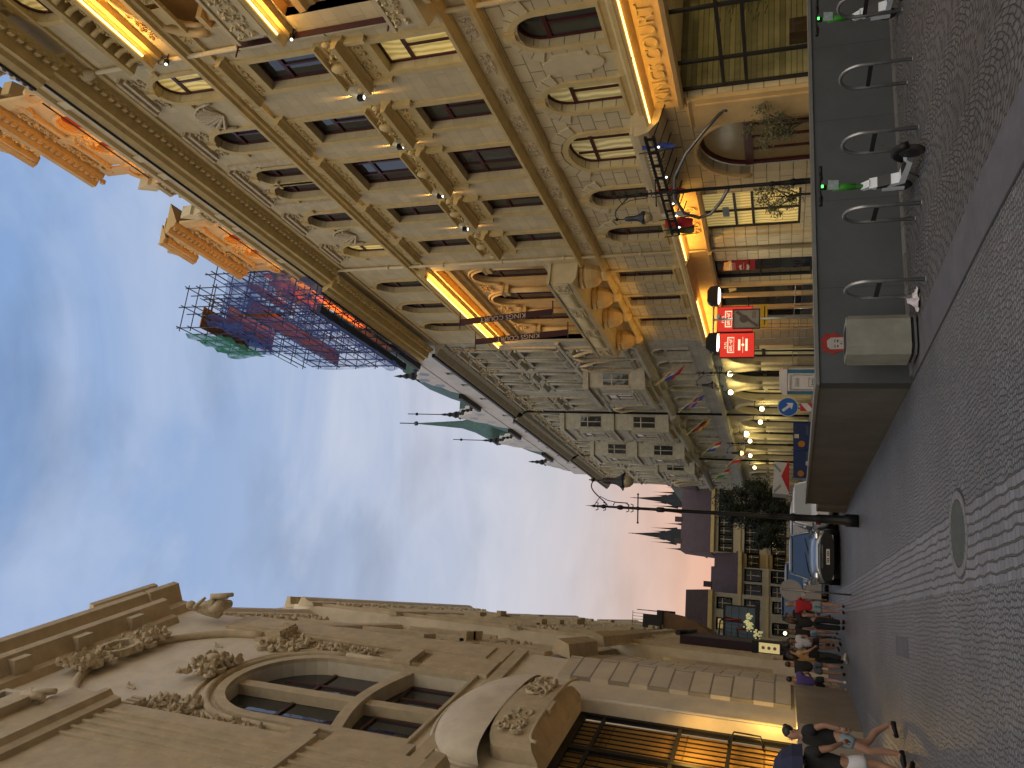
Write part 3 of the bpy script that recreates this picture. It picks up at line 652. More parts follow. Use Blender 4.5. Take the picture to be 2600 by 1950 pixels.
# balconies
m_bal = m_wall
u = HB()
u.box(31.2, 41.8, -.75, 1.0, 10.75, 10.98); u.mould(31.1, 41.9, [(0, 10.55), (.8, 10.6), (1.06, 10.75), (1.08, 10.9), (0, 10.9)])
u.box(31.2, 41.8, .82, 1.0, 10.98, 11.85); u.box(31.2, 31.38, 0, .82, 10.98, 11.85); u.box(41.62, 41.8, 0, .82, 10.98, 11.85)
u.mould(31.1, 41.9, [(.76, 11.85), (1.06, 11.87), (1.08, 11.99), (.76, 12.0)]); u.box(31.12, 31.42, 0, .76, 11.85, 11.98)
for a in (31.3, 34.4, 37.4, 40.6): u.box(a, a + 1.0, 1.0, 1.05, 11.02, 11.8); u.scrolls(a + .1, a + .9, 11.08, 11.75, 1.06, .3, .035, int(a))
for a in (32.5, 35.6, 38.6):
    for k in range(9): u.tube([(a + k * .2, 1.01, 11.05), (a + k * .2, 1.05, 11.3), (a + k * .2, 1.01, 11.75)], [.03, .065, .03], 6)
u.build('balcony', m_plain, hotel)
u = HB(); u.box(3, 14.7, -.75, .8, 10.6, 10.85); u.box(3, 14.7, .66, .8, 10.85, 11.4); u.mould(3, 14.8, [(.6, 11.4), (.86, 11.42), (.86, 11.52), (.6, 11.52)])
u.mould(3, 14.8, [(0, 10.3), (.6, 10.36), (.84, 10.5), (.86, 10.6), (0, 10.6)])
u.scrolls(10, 14.6, 10.9, 11.38, .82, .3, .045, 9)
u.box(3, 14.6, 0, .35, 15.55, 15.75); u.box(9.6, 14.7, .1, .3, 15.75, 16.6); u.scrolls(9.7, 14.6, 15.8, 16.5, .32, .3, .05, 10); u.mould(9.5, 14.8, [(.02, 16.6), (.36, 16.62), (.36, 16.72), (.02, 16.74)])
u.build('balcony', m_plain, hotel)
# bulbous corbels under the balconies, lit from below
def corbel(c, z, sc, root):
    u = HB(); u.lathe([(.02, -1.15), (.16, -1.1), (.3, -.95), (.34, -.82), (.26, -.72), (.46, -.55), (.62, -.3), (.68, -.08), (.6, .05), (.7, .1), (.7, .25)], (c, .28), 8, z, sm=False)
    u.build('corbel', m_ochre, root)
for c in (32.0, 34.6, 37.3, 40.9): corbel(c, 10.3, 1, hotel)
for c in (8.5, 13.6): corbel(c, 10.0, 1, hotel)
lamp('AREA', (-.9, 36.4 - 22, 8.35), 34, WARM, hotel, .3, 9.5, (.25, 0, 1), name='corbel_light')
lamp('AREA', (-.9, 12.6 - 22, 8.0), 20, WARM, hotel, .3, 3.5, (.25, 0, 1), name='corbel_light')
# plaque between mezzanine windows, sills
u = HB()
pl = [(17.55, 7.7), (18.35, 7.7), (18.35, 7.95)] + [(17.95 + .3 * cos(pi * k / 8), 7.95 + .42 * sin(pi * k / 8)) for k in range(0, 9)] + [(17.55, 7.95)]
pl = [(17.5, 6.95)] + [(17.95 + .3 * cos(a), 6.9 - .4 * sin(a)) for a in [pi - pi * k / 8 for k in range(9)]] + [(18.4, 6.95), (18.4, 7.95)] + [(17.95 + .3 * cos(pi * k / 8), 7.95 + .4 * sin(pi * k / 8)) for k in range(9)] + [(17.5, 7.95)]
u.prism(pl, 0, .06); u.build('plaque', m_plain, hotel)
# radiating voussoirs over the mezzanine windows
for i, c in enumerate(CEN):
    u = HB(); r = .85 if i != 2 else 1.25
    for k in range(-3, 4):
        a = pi / 2 + k * .36; a0 = a - .165; a1 = a + .165; r2 = r + .42
        P_ = [(c + q * cos(t), 7.85 + q * .92 * sin(t)) for q, t in ((r, a0), (r2, a0), (r2, a1), (r, a1))]
        u.prism(P_, 0, .05)
    u.build('voussoirs', m_plain, hotel)
# projecting box over the entrance
u = HB(); u.mould(20.4, 25.4, [(0, 5.2), (.5, 5.25), (.9, 5.6), (1.0, 5.9), (1.0, 6.05), (0, 6.1)]); u.box(20.5, 25.3, .0, .85, 6.1, 6.2)
for k in range(18): u.tube([(21.2 + k * .2, .85, 5.3), (21.2 + k * .2, .98, 5.55), (21.2 + k * .2, .9, 5.95)], .055, 6)
u.build('entrance_canopy', m_plain, hotel)
# signboards
for a, b in ((3, 20.4), (25.5, 30.3), (30.6, 42)):
    u = HB(); u.box(a, b, .0, .1, 4.66, 5.5); u.mould(a, b, [(.1, 5.42), (.62, 5.55), (.7, 5.58), (.7, 5.64), (.1, 5.66)]); u.mould(a, b, [(0, 4.5), (.22, 4.54), (.26, 4.66), (0, 4.72)])
    u.build('signboard', m_ochre, hotel)
text('KINGS COURT', .62, m_trim, hotel, axes((0, -1, 0), (0, 0, 1), (-.12, 18.05 - 22, 5.08)), ext=.035, sx=1.02)
u = HB()
for c in (26.8, 27.4, 28.0, 28.6): u.spiral(c, 5.05, .13, .26, 1.3, 1 if int(c * 10) % 2 else -1, .04)
u.build('gilt_scrolls', m_trim, hotel)
# shopfront: big glazing with a lit brick room behind
def glazing(nm, s0, s1, z0, z1, vs, hs, p=-.22, m_f=None, bw=.05):
    u = HB(); u.ring(rect(s0, s1, z0, z1), rect(s0 + .08, s1 - .08, z0 + .08, z1 - .08), p - .04, p + .05)
    for v in vs: u.box(v - bw, v + bw, p - .035, p + .04, z0 + .05, z1 - .05)
    for h in hs: u.box(s0 + .05, s1 - .05, p - .03, p + .045, h - bw, h + bw)
    return u.build(nm, m_f or m_dark, hotel)
gz_ = glazing('shopfront', 11.42, 20.08, .37, 4.62, (14.3, 16.8, 18.85), (2.68, 3.33))
q = HB(); q.sheet(rect(11.45, 20.05, .4, 4.6), -.21); q.build('pane', m_glass, gz_)
m_brick = blocks('lobby_brick', (.27, .25, .12), .42, .16, .012, .45, .6, spread=.4, stain=.4)
q = HB(); q.box(11.3, 20.2, -5.2, -5.1, .2, 4.7); q.box(11.2, 11.3, -5.1, -.3, .2, 4.7); q.box(20.2, 20.3, -5.1, -.3, .2, 4.7); q.build('lobby_wall', m_brick, hotel)
q = HB(); q.box(11.3, 20.2, -5.1, -.3, 4.66, 4.7); q.box(11.3, 20.2, -5.1, -.3, .3, .36); q.build('lobby_ceiling', m_plain, hotel)
q = HB()
for z in (3.7,):
    for i in range(6): q.box(12 + i * .9, 12.25 + i * .9, -5.1, -5.04, z, z + .2)
q.build('lobby_niches', m_black, hotel)
lamp('AREA', (2.5, 15.6 - 22, 4.55), 75, (1, .78, .36), hotel, 3, 7, (0, 0, -1), name='lobby_light')
for y in (12.6, 14.6, 16.2, 17.6, 19.2):
    q = HB(); rb = random.Random(int(y * 10))
    for k in range(90): a = rb.uniform(0, 6.28); r = rb.uniform(.1, .55); zz = rb.uniform(2.1, 3.6); q.hexa([(y + r * cos(a) + dx * .09, -2.4 + r * sin(a) + dy * .07, zz + dz * .05 + dx * .02) for dz in (0, .4) for dx, dy in ((-1, 0), (0, -.4), (1, 0), (0, .4))])
    q.tube([(y, -2.4, .3), (y, -2.4, 3.2)], .04, 5); q.build('lobby_plant', mat('lobby_leaves', (.03, .05, .015), .6, var=.3), hotel)
q = HB(); q.box(13, 17.6, -3.9, -3.4, .35, 1.3); q.box(19.3, 19.8, -1.6, -1.1, .35, 1.5); q.box(11.4, 20.1, -5.09, -4.9, 1.6, 1.75); q.build('lobby_counter', mat('dark_walnut', (.05, .03, .015), .4, var=.2), hotel)
for y in (17.2, 18.3, 14.8):
    q = HB(); q.ball((y, -1.6, 2.1), .09); q.build('lobby_bulb', m_lampy, hotel)
# orange lit pilasters, entrance arch with door, curtained window
q = HB(); q.mould(20.15, 21.5, [(0, -.1), (.12, -.05), (.14, .1), (.14, 4.3), (.2, 4.4), (0, 4.5)]); q.box(20.35, 21.3, .14, .2, .3, 4.2); q.build('pilaster', m_ochre, hotel)
q = HB(); q.panel(rect(21.4, 24.9, -.2, 4.5), [doorarch], -.9, .3)
q.tube([(23.15 + 1.72 * cos(pi * k / 16), .03, 2.7 + 1.75 * sin(pi * k / 16)) for k in range(17)], .08, 8); q.build('entrance_arch', m_ochre, hotel)
e_ = HB(); P_ = doorarch; e_.ring(arch(21.55, 24.75, -.1, 2.7, 4.35, 14), arch(21.7, 24.6, .05, 2.7, 4.2, 14), -.5, -.35)
e_.box(21.6, 24.7, -.5, -.3, 2.62, 2.9)
for v in (22.5, 23.2, 23.9): e_.box(v - .05, v + .05, -.48, -.4, -.1, 2.65)
d_ = e_.build('entrance_door', m_maroon, hotel)
q = HB(); q.sheet(arch(21.7, 24.6, 0, 2.7, 4.2, 14), -.44); q.build('pane', mat('dim_entrance', (.12, .09, .05), .2, var=.3, emit=(1, .6, .2), es=.03), d_)
cw = glazing('curtain_window', 26.02, 29.03, 1.02, 4.63, (27.7,), (2.75, 3.4))
q = HB(); q.sheet(rect(26.05, 29.0, 1.05, 4.6), -.24); q.build('pane', m_lit, cw)
dw = glazing('shop_window', 31.62, 33.98, .42, 4.66, (), (2.6,), bw=.03)
q = HB(); q.sheet(rect(31.65, 33.95, .45, 4.63), -.24); q.build('pane', m_pane, dw)
pw2 = glazing('portico', 34.52, 39.68, .2, 4.68, (35.6, 37.1, 38.5), (2.4,), p=-.5)
q = HB(); q.sheet(rect(34.55, 39.65, .2, 4.65), -.53); q.build('pane', m_pane, pw2)
for v in (34.3, 35.55, 37.15, 40.2): q = HB(); q.box(v - .1, v + .1, -.02, .16, -.2, 4.6); q.build('portico_post', m_ochre, hotel)
for a, b in ((29.3, 30.15), (30.7, 31.5), (39.9, 41.5)): q = HB(); q.box(a, b, 0, .12, -.3, 4.45); q.build('pier', m_rust, hotel)
lamp('AREA', (-.9, 37.3 - 22, 4.2), 12, WARM, hotel, .4, 5, (1, 0, -.3), name='portico_light')
# lamp boxes on the wall, throwing light up and down
for i, (y, z) in enumerate(((18.02, 14.5), (20.82, 14.5), (24.3, 14.5), (27.1, 14.55))):
    wl = empty('wall_lamp', (15, y, z), 0, ['black box wall lamp nearest the camera, beam crossing the stucco', 'black box wall lamp second from the camera between two hoods', 'black box wall lamp third from the camera beside the wide window', 'black box wall lamp farthest along, nearest the rain pipe'][i], 'lamp', 'up and down lamps on the hotel wall')
    q = MB('R'); q.box(-.07, .07, .03, .19, -.11, .11); q.build('housing', m_black, wl)
    q = MB('R'); q.box(-.05, .05, .05, .17, -.116, -.111); q.box(-.05, .05, .05, .17, .111, .116); q.build('lens', m_lampw, wl)
    lamp('SPOT', (-.055, 0, .16), 150, (1, .5, .09), wl, .008, None, (.1, 0, 1), RAD(19), 1, 'beam'); lamp('SPOT', (-.055, 0, -.16), 150, (1, .5, .09), wl, .008, None, (.1, 0, -1), RAD(19), 1, 'beam')
# small floodlights on the near bay
for z, y in ((19.6, 15.0), (14.95, 14.9)):
    fl_ = empty('floodlight', (15, y, z), 0, 'bright little floodlight at the upper loggia corner' if z > 16 else 'bright little floodlight at the lower balcony corner', 'lamp', 'corner floodlights of the near bay')
    q = MB('R'); q.box(-.06, .06, .2, .34, -.05, .05); q.tube([(0, 0, 0), (0, .22, 0)], .02, 6); q.build('housing', m_black, fl_)
    q = MB('R'); q.ball((0, .36, 0), .04); q.build('bulb', m_lampw, fl_)

# roof gables lit from below
def gable(root, y0, y1, wins_, fin):
    c = (y0 + y1) / 2; h = (y1 - y0) / 2; x0 = -.5
    K = lambda a, z: (c + a * h, z)
    body = [K(-1.0, 25.9), K(1.0, 25.9), K(.99, 26.5), K(.86, 26.9), K(.74, 27.6), K(.74, 28.3), K(.88, 28.5), K(.88, 28.9), K(-.88, 28.9), K(-.88, 28.5), K(-.74, 28.3), K(-.74, 27.6), K(-.86, 26.9), K(-.99, 26.5)]
    hs = [arch(w - .48, w + .48, 26.2, 27.1, 27.6, 10) for w in wins_]
    q = HB(); q.panel(body, hs, -.5, .3); q.prism(body, -1.4, -.85)
    n = len(body)
    q.build('gable', m_ochre, root)
    q = HB(); q.mould(y0 + .15, y1 - .15, [(-.5, 28.9), (-.3, 28.95), (-.2, 29.15), (.05, 29.25), (.08, 29.45), (-1.5, 29.5)])
    q.mould(c - h * .42, c + h * .42, [(-.6, 31.0), (-.3, 31.1), (-.2, 31.3), (-1.3, 31.4)])
    q.prism([K(-.4, 29.45), K(.4, 29.45), K(.36, 30.2), K(.26, 31.05), K(-.26, 31.05), K(-.36, 30.2)], -1.2, -.6)
    for a in (-.62, .62): q.prism([K(a - .1, 29.45), K(a + .1, 29.45), K(a + .06, 30.1), K(a + .12, 30.2), K(a, 30.6), K(a - .12, 30.2), K(a - .06, 30.1)], -1.1, -.6)
    q.scrolls(c - h * .3, c + h * .3, 29.6, 30.8, -.55, .35, .06, int(c))
    for w in wins_: q.tube([(w + .6 * cos(pi * k / 12), -.46, 27.1 + .62 * sin(pi * k / 12)) for k in range(13)], .09, 6)
    for a in (y0 + .3, c, y1 - .5): q.box(a - .15, a + .35, -.5, -.38, 26.1, 28.7)
    for a in (-.74, .74):
        q.spiral(c + a * h * 1.18, 26.9, -.42, .6, 1.2, 1 if a > 0 else -1, .15); q.spiral(c + a * h * .98, 28.2, -.42, .35, 1.1, 1 if a > 0 else -1, .1)
        q.spiral(c + a * h * .62, 29.9, -.5, .4, 1.1, 1 if a > 0 else -1, .1)
    for k in range(int((y1 - y0) / .28)): q.box(y0 + .25 + k * .28, y0 + .39 + k * .28, -.3, -.12, 28.98, 29.14)
    q.mould(y0 + .6, y1 - .6, [(-.5, 28.0), (-.38, 28.04), (-.34, 28.18), (-.5, 28.24)]); q.scrolls(y0 + .9, y1 - .9, 28.3, 28.8, -.42, .4, .06, int(c * 3))
    q.scrolls(c - .2, c + .45, 26.9, 27.9, -.4, .3, .07, int(c * 5)); q.prism([(c - h * .36, 30.95), (c + h * .36, 30.95), (c, 31.0 + h * .32)], -1.0, -.35)
    q.build('gable_ornament', m_ochre, root)
    q = HB()
    for w in wins_: q.sheet(arch(w - .48, w + .48, 26.2, 27.1, 27.6, 10), -.7)
    q.build('gable_glass', mat('red_gable_glass', (.3, .02, .01), .3, emit=(1, .1, .03), es=.06), root)
    if fin:
        q = HB(); q.lathe([(.22, 0), (.16, .15), (.3, .5), (.28, .8), (.1, .95), (.14, 1.1), (.04, 1.35)], (c, -.9), 8, 31.35, sm=False); q.build('finial', m_plain, root)
    lamp('AREA', (.12, c - 22, 26.0), 26, (1, .4, .06), root, .12, (y1 - y0) * .9, (.35, 0, 1), name='gable_light'); lamp('AREA', (-.6, c - 22, 26.3), 15, (1, .4, .06), root, .2, (y1 - y0) * .8, (.5, 0, 1), name='gable_light')
    lamp('AREA', (.1, c - 22, 29.6), 7, (1, .42, .09), root, .2, 2, (.2, 0, 1), name='gable_light')
    q = HB(); q.tube([(y0 + .2, -.05, 26.35), (y1 - .2, -.05, 26.35)], .03, 6); q.build('roof_rail', m_black, root)
gable(hotel, 16.0, 21.4, (18.0, 19.3), False); gable(hotel, 25.3, 31.1, (27.6, 29.0), True); gable(hotel, 7.2, 12.6, (9.2, 10.5), False)
for i, y in enumerate((22.3, 24.9, 14.3, 31.9)):
    q = HB(); q.box(y - .35, y + .35, -.9, -.2, 25.6, 26.5); q.mould(y - .45, y + .45, [(-.95, 26.5), (-.1, 26.5), (-.05, 26.65), (-.95, 26.7)]); q.prism([(y - .28, 26.7), (y + .28, 26.7), (y + .2, 27.2), (y + .3, 27.3), (y, 28.1), (y - .3, 27.3), (y - .2, 27.2)], -.8, -.3)
    q.spiral(y - .4, 26.4, -.2, .3, 1, 1, .08); q.spiral(y + .4, 26.4, -.2, .3, 1, -1, .08)
    q.build('roof_pinnacle', m_plain, hotel)

# banners hanging off the bays
m_banner = mat('maroon_cloth', (.045, .012, .02), .7, var=.2, vs=4); m_letter = mat('silver_letters', (.5, .46, .42), .5)
def banner(y, z0, z1, x, lab, txt=True, hw=.32):
    b = empty('banner', (x, y, z0), 0, lab, 'banner', 'hanging banners of the hotel')
    q = MB('R'); q.box(-.01, .01, -hw, hw, 0, z1 - z0); q.build('cloth', m_banner, b)
    q = MB('R'); q.tube([(0, -.6, z1 - z0 + .03), (0, .4, z1 - z0 + .03)], .03, 6); q.tube([(0, -.6, -.03), (0, .4, -.03)], .03, 6); q.build('rods', m_maroon, b)
    if txt: b.rotation_euler = (0, RAD(-5), 0); text('KINGS COURT', .38, m_letter, b, axes((0, 0, 1), (-1, 0, 0), (-.0, -.016, (z1 - z0) * .53)), ext=.003)
banner(34.3, 12.6, 17.6, 13.85, 'nearer dark red banner lettered vertically, hanging at the lit gallery', hw=.17)
banner(37.3, 12.6, 17.9, 13.85, 'farther dark red banner lettered vertically, hanging at the lit gallery', hw=.17)
banner(15.0, 11.9, 16.9, 14.86, 'dark red banner seen edge-on beside the near bay', False, .1)
# ------------------------------------------------------------------ the art nouveau hotel beyond
m_b2 = blocks('grey_cream_stucco', (.47, .45, .37), .9, .4, .01, .6, .5)
m_b2t = mat('grey_cream_moulding', (.47, .44, .35), .85, var=.18, vs=3, bump=.3, bs=25)
m_b2p = mat('yellowed_ground_floor', (.50, .43, .27), .8, var=.15, vs=2, bump=.2)
nb = empty('art_nouveau_building', (15, 68, 0), 0, 'grey cream ornate building with stacked oriels, black eaves and green copper roofs', 'building')
def NB(): return MB('R', (0, 68, 0))
Y0, Y1 = 42.1, 96
q = NB(); hol = []; gs2 = []
gs = [44.2, 46.3] + [55.4, 57.2] + [65.6, 67.4, 69.2] + [76.0, 77.6] + [86.6, 88.4, 92, 94]
for c in gs:
    for z0, z1 in ((10.9, 13.4), (15.2, 17.5), (19.2, 21.0)): hol.append(rect(c - .5, c + .5, z0, z1))
for c, z0, z1 in ((49.2, 15.2, 17.5), (51.7, 15.2, 17.5), (49.2, 19.2, 21.0), (51.7, 19.2, 21.0), (60.9, 19.5, 21), (62.9, 19.5, 21), (71.9, 19.5, 21), (73.9, 19.5, 21), (81, 15.2, 17.5), (83.2, 15.2, 17.5), (81, 19.2, 21), (83.2, 19.2, 21)): hol.append(rect(c - .5, c + .5, z0, z1)); gs2.append(c)
for c in (44.2, 46.6, 49, 52, 55, 58, 61.4, 64.4, 67.4, 70.4, 73.4, 76.4, 79.4, 82.4, 86, 89, 92): hol.append(arch(c - .6, c + .6, 6.9, 8.3, 9.0, 8))
q.panel(rect(Y0, Y1, 5.9, 24), hol, 0, .3); q.box(Y1 - .02, Y1, -12, 0, -1, 25); q.box(Y0, Y0 + .02, -12, 0, -1, 25); q.build('wall', m_b2, nb)
for h in hol:
    f = NB(); s0 = min(a for a, b in h); s1 = max(a for a, b in h); z0 = min(b for a, b in h); z1 = max(b for a, b in h)
    f.ring(rect(s0, s1, z0, z1 - (.5 if len(h) > 4 else 0)), rect(s0 + .08, s1 - .08, z0 + .08, z1 - .08 - (.5 if len(h) > 4 else 0)), -.27, -.2); f.box(s0, s1, -.26, -.18, z0 + (z1 - z0) * .66, z0 + (z1 - z0) * .66 + .12); f.box((s0 + s1) / 2 - .04, (s0 + s1) / 2 + .04, -.26, -.19, z0, z0 + (z1 - z0) * .66)
    if len(h) == 4:
        f.ring([(a, b) for a, b in rect(s0, s1, z0, z1)], rect(s0 - .17, s1 + .17, z0 - .1, z1 + .2), .0, .09)
        f.mould(s0 - .3, s1 + .3, [(0, z1 + .45), (.12, z1 + .5), (.3, z1 + .6), (.32, z1 + .72), (0, z1 + .78)]); f.mould(s0 - .28, s1 + .28, [(0, z0 - .4), (.14, z0 - .36), (.22, z0 - .14), (.22, z0 - .04), (0, z0 - .04)])
        for e in (s0 - .36, s1 + .36): f.tube([(e, .09, z0 - .1), (e, .09, z1 + .1)], .07, 6); f.ball((e, .12, z1 + .2), .13, 6, 5)
        f.scrolls(s0 - .1, s1 + .1, z1 + .78, z1 + 1.15, .08, .26, .05, int(s0 * 3 + z0)); f.scrolls(s0 - .15, s1 + .15, z0 - .95, z0 - .45, .04, .3, .04, int(s0 * 5 + z0))
    else: f.tube([((s0 + s1) / 2 + .75 * cos(pi * k / 10), .03, z1 - .65 + .8 * sin(pi * k / 10)) for k in range(11)], .09, 6); f.box(s0 - .2, s0 - .05, 0, .1, z0, z1 - .6); f.box(s1 + .05, s1 + .2, 0, .1, z0, z1 - .6)
    o = f.build('window', m_b2t, nb); g = NB(); g.sheet(h, -.24); g.build('pane', m_pane, o)
def oriel(y0, y1, z0, z1, floors, proj, nm):
    c = (y0 + y1) / 2; q = NB(); fw = []
    a0 = y0 + .0; fa, fb = y0 + .45, y1 - .45
    plan = [(y0, 0), (fa, proj), (fb, proj), (y1, 0)]
    for (s0, p0), (s1, p1) in zip(plan, plan[1:]): q.hexa([(s0, p0, z0), (s1, p1, z0), (s1, p1 - .05, z0), (s0, p0 - .05, z0), (s0, p0, z1), (s1, p1, z1), (s1, p1 - .05, z1), (s0, p0 - .05, z1)])
    for z, t in [(z0, .3), (z1, .35)] + [(f, .22) for f in floors[1:]]:
        q.prism([(a + (.12 if i in (2, 3) else -.12), p + .16 if p else 0) for i, (a, p) in enumerate(plan)], z - .02, z + t, 'z')
    for k, r in enumerate((.85, .6, .35)):
        q.prism([(c + (a - c) * r, p * r) for a, p in plan], z0 - .35 * (k + 1), z0 - .35 * k, 'z')
    for f in floors:
        q.box(fa + .1, fb - .1, proj, proj + .05, f + .35, f + .95); q.scrolls(fa + .2, fb - .2, f + .42, f + .9, proj + .06, .3, .035, int(f * y0))
        for e in (fa + .04, fb - .24): q.box(e, e + .2, proj, proj + .1, f + .3, f + 3.0)
        q.ring(rect(c - .75, c + .75, f + 1.05, f + 2.9), rect(c - 1.0, c + 1.0, f + .98, f + 3.15), proj, proj + .1)
        q.scrolls(fa + .2, fb - .2, f + 3.2, f + 3.5, proj + .06, .25, .03, int(f * 3))
    q.build('oriel', m_b2t, nb)
    for f in floors:
        w = NB(); w.ring(rect(c - .75, c + .75, f + 1.05, f + 2.9), rect(c - .66, c + .66, f + 1.12, f + 2.82), proj + .005, proj + .06); w.box(c - .7, c + .7, proj + .005, proj + .07, f + 2.2, f + 2.32); w.box(c - .04, c + .04, proj + .005, proj + .06, f + 1.1, f + 2.2)
        o = w.build('window', m_b2t, nb); g = NB(); g.box(c - .7, c + .7, proj - .03, proj + .012, f + 1.1, f + 2.85); g.build('pane', m_pane, o)
        # side light
        w = NB(); s0, s1 = y0 + .1, y0 + .38
        w.hexa([(s0, (s0 - y0) / .45 * proj, f + 1.1), (s1, (s1 - y0) / .45 * proj, f + 1.1), (s1 - .03, (s1 - y0) / .45 * proj + .01, f + 1.1), (s0 - .03, (s0 - y0) / .45 * proj + .01, f + 1.1), (s0, (s0 - y0) / .45 * proj, f + 2.8), (s1, (s1 - y0) / .45 * proj, f + 2.8), (s1 - .03, (s1 - y0) / .45 * proj + .01, f + 2.8), (s0 - .03, (s0 - y0) / .45 * proj + .01, f + 2.8)])
        o = w.build('side_window', m_pane, nb); w = NB(); sc_ = (s0 + s1) / 2; pc_ = (sc_ - y0) / .45 * proj; w.tube([(s0, (s0 - y0) / .45 * proj + .03, f + 2.2), (s1, (s1 - y0) / .45 * proj + .03, f + 2.2)], .06, 4); w.tube([(sc_, pc_ + .03, f + 1.1), (sc_, pc_ + .03, f + 2.8)], .05, 4)
        for a_, p_ in ((s0 - .04, (s0 - .04 - y0) / .45 * proj), (s1 + .04, (s1 + .04 - y0) / .45 * proj)): w.tube([(a_, p_ + .03, f + 1.0), (a_, p_ + .03, f + 2.9)], .08, 4)
        w.build('sash', m_b2t, o)
oriel(47.8, 53.2, 10.2, 14.0, (10.2,), 1.1, '')
oriel(59.5, 64.3, 10.2, 18.8, (10.2, 14.6), 1.3, ''); oriel(70.6, 75.2, 10.2, 18.8, (10.2, 14.6), 1.3, ''); oriel(79.6, 84.6, 10.2, 14.0, (10.2,), 1.1, '')
q = NB()
for a, b, p in ((42.1, 58.6, 0), (58.6, 76.6, .25), (76.6, 96, 0)):
    q.mould(a, b, [(p, 22.1), (p + .15, 22.15), (p + .3, 22.4), (p + .7, 22.6), (p + .75, 22.72), (p, 22.8)])
    q.mould(a, b, [(0, 9.4), (p + .3, 9.5), (p + .45, 9.75), (p + .45, 9.95), (0, 10.0)])
    q.mould(a, b, [(0, 5.6), (.35, 5.7), (.4, 5.95), (0, 6.05)]); q.mould(a, b, [(0, 14.5), (.15, 14.55), (.15, 14.75), (0, 14.8)])
q.build('cornices', m_b2t, nb)
q = NB()
s = 42.6
while s < 95: q.scrolls(s, s + .9, 21.2, 22.05, .06, .3, .05, int(s * 7)); s += 1.1
for c in (43.0, 45.2, 47.4, 54.4, 56.3, 58.3, 66.4, 68.3, 70.1, 76.9, 78.9, 85.4, 87.6, 90, 93): q.box(c - .14, c + .14, 0, .12, 10.1, 14.4); q.box(c - .12, c + .12, 0, .1, 14.9, 21.1); q.scrolls(c - .3, c + .3, 20.3, 21.1, .13, .3, .05, int(c))
for c in gs[:4] + gs[-4:]:
    for e in (-.75, .75): q.tube([(c + e, .02, 11), (c + e, .2, 13), (c + e * .8, .35, 13.6), (c + e * .3, .3, 14.1)], [.1, .1, .13, .06], 6)
q.build('carved_friezes', m_carve, nb)
q = NB()
for a, b, p in ((42.1, 58.6, .8), (58.6, 76.6, 1.05), (76.6, 96, .8)): q.box(a, b, p - .15, p + .08, 22.72, 22.92)
q.build('black_eaves', m_black, nb)
for c, b0 in ((58.7, -.5), (77.0, -.5)):
    q = NB(); q.tube([(c, .2, b0), (c, .2, 21.9), (c, .75, 22.6)], .09, 8); q.lathe([(.12, 0), (.28, .4), (.3, .6)], (c, .5), 8, 22.2); q.build('rain_pipe', m_black, nb)
# attic storey, gables with crockets, copper roofs
q = NB(); av = [rect(c - .32, c + .32, 25.6, 26.7) for c in (44, 47, 52.5, 55.7, 60, 66, 69, 73, 77.5, 81, 85.5, 90, 93)]
q.panel([(42.1, 22.8), (98, 22.8), (98, 27.8), (42.1, 27.8)], av, -1.2, .3)
q.build('attic_wall', m_white, nb)
q = NB()
for a in av: q.sheet(a, -1.35)
q.build('attic_window', m_pane, nb)
GB = ((54.1, 32.1), (67.2, 33.8), (79.2, 33.9), (91.7, 32.2))
for a, b in ((43, 50), (58.3, 63), (71.4, 75), (83.4, 87.5)): q = NB(); q.mould(a, b, [(-1.2, 27.7), (-.8, 27.75), (-.75, 28.0), (-1.4, 28.05)]); q.build('attic_eave', m_black, nb)
def crockets(q, pts, p):
    for (a, b), (c, d) in zip(pts, pts[1:]):
        n = max(2, int(math.hypot(c - a, d - b) / .6))
        for k in range(n): q.ball((a + (c - a) * k / n, p, b + (d - b) * k / n + .12), .2, 6, 4, (1, .8, 1.2))
for y, tip in GB:
    z = 27.8; w = 4.1; t = tip - 2.2; h = t - z
    L_ = [(y - w, z), (y - w * .82, z + h * .3), (y - w * .5, z + h * .45), (y - w * .38, z + h * .72), (y - .5, z + h * .85), (y - .4, t)]
    Rr = [(2 * y - a, b) for a, b in reversed(L_)]
    q = NB(); q.prism(L_ + Rr, -2.0, -1.15); q.build('stepped_gable', m_white, nb)
    for e, f in ((-1.6, .12), (1.6, .12), (0, .45)): q = NB(); q.sheet([(y + e + .4 * cos(2 * pi * k / 12), z + h * f + .6 + .45 * sin(2 * pi * k / 12)) for k in range(12)], -1.14); q.build('gable_window', m_pane, nb)
    q = NB(); crockets(q, L_, -1.5); crockets(q, Rr, -1.5)
    q.lathe([(.5, 0), (.3, .25), (.36, .5), (.18, .9), (.24, 1.15), (.1, 1.5), (.14, 1.7), (.02, 2.3)], (y, -1.5), 8, t, sm=False)
    q.build('crocketed_edge', m_black, nb)
for a, b in ((46.5, 51), (57.6, 63.4), (70.8, 75.4), (83, 88)): q = NB(); q.prism([(-1.25, 27.95), (-7, 27.95), (-7, 33.6), (-3.0, 33.4), (-2.1, 31)], a, b, 's'); q.build('copper_roof', m_copper, nb)
q = NB(); q.lathe([(2.1, 0), (2.0, 3), (1.9, 6.5), (2.5, 7), (1.8, 8.2), (1.0, 10), (.5, 11.8), (.3, 14.5), (.14, 17), (.03, 18.5)], (84.4, -4.5), 12, 27); q.ball((84.4, -4.5, 45.2), .3); q.build('copper_turret', m_copper, nb)
q = NB(); q.tube([(84.4, -4.5, 45), (84.4, -4.5, 47.5)], .07, 6)
for y, z in ((67.2, 33.8), (79.2, 33.9)): q.tube([(y, -1.5, z), (y, -1.5, z + 3.6)], .05, 6); q.ball((y, -1.5, z + 2.6), .16)
q.build('lightning_rods', m_black, nb)
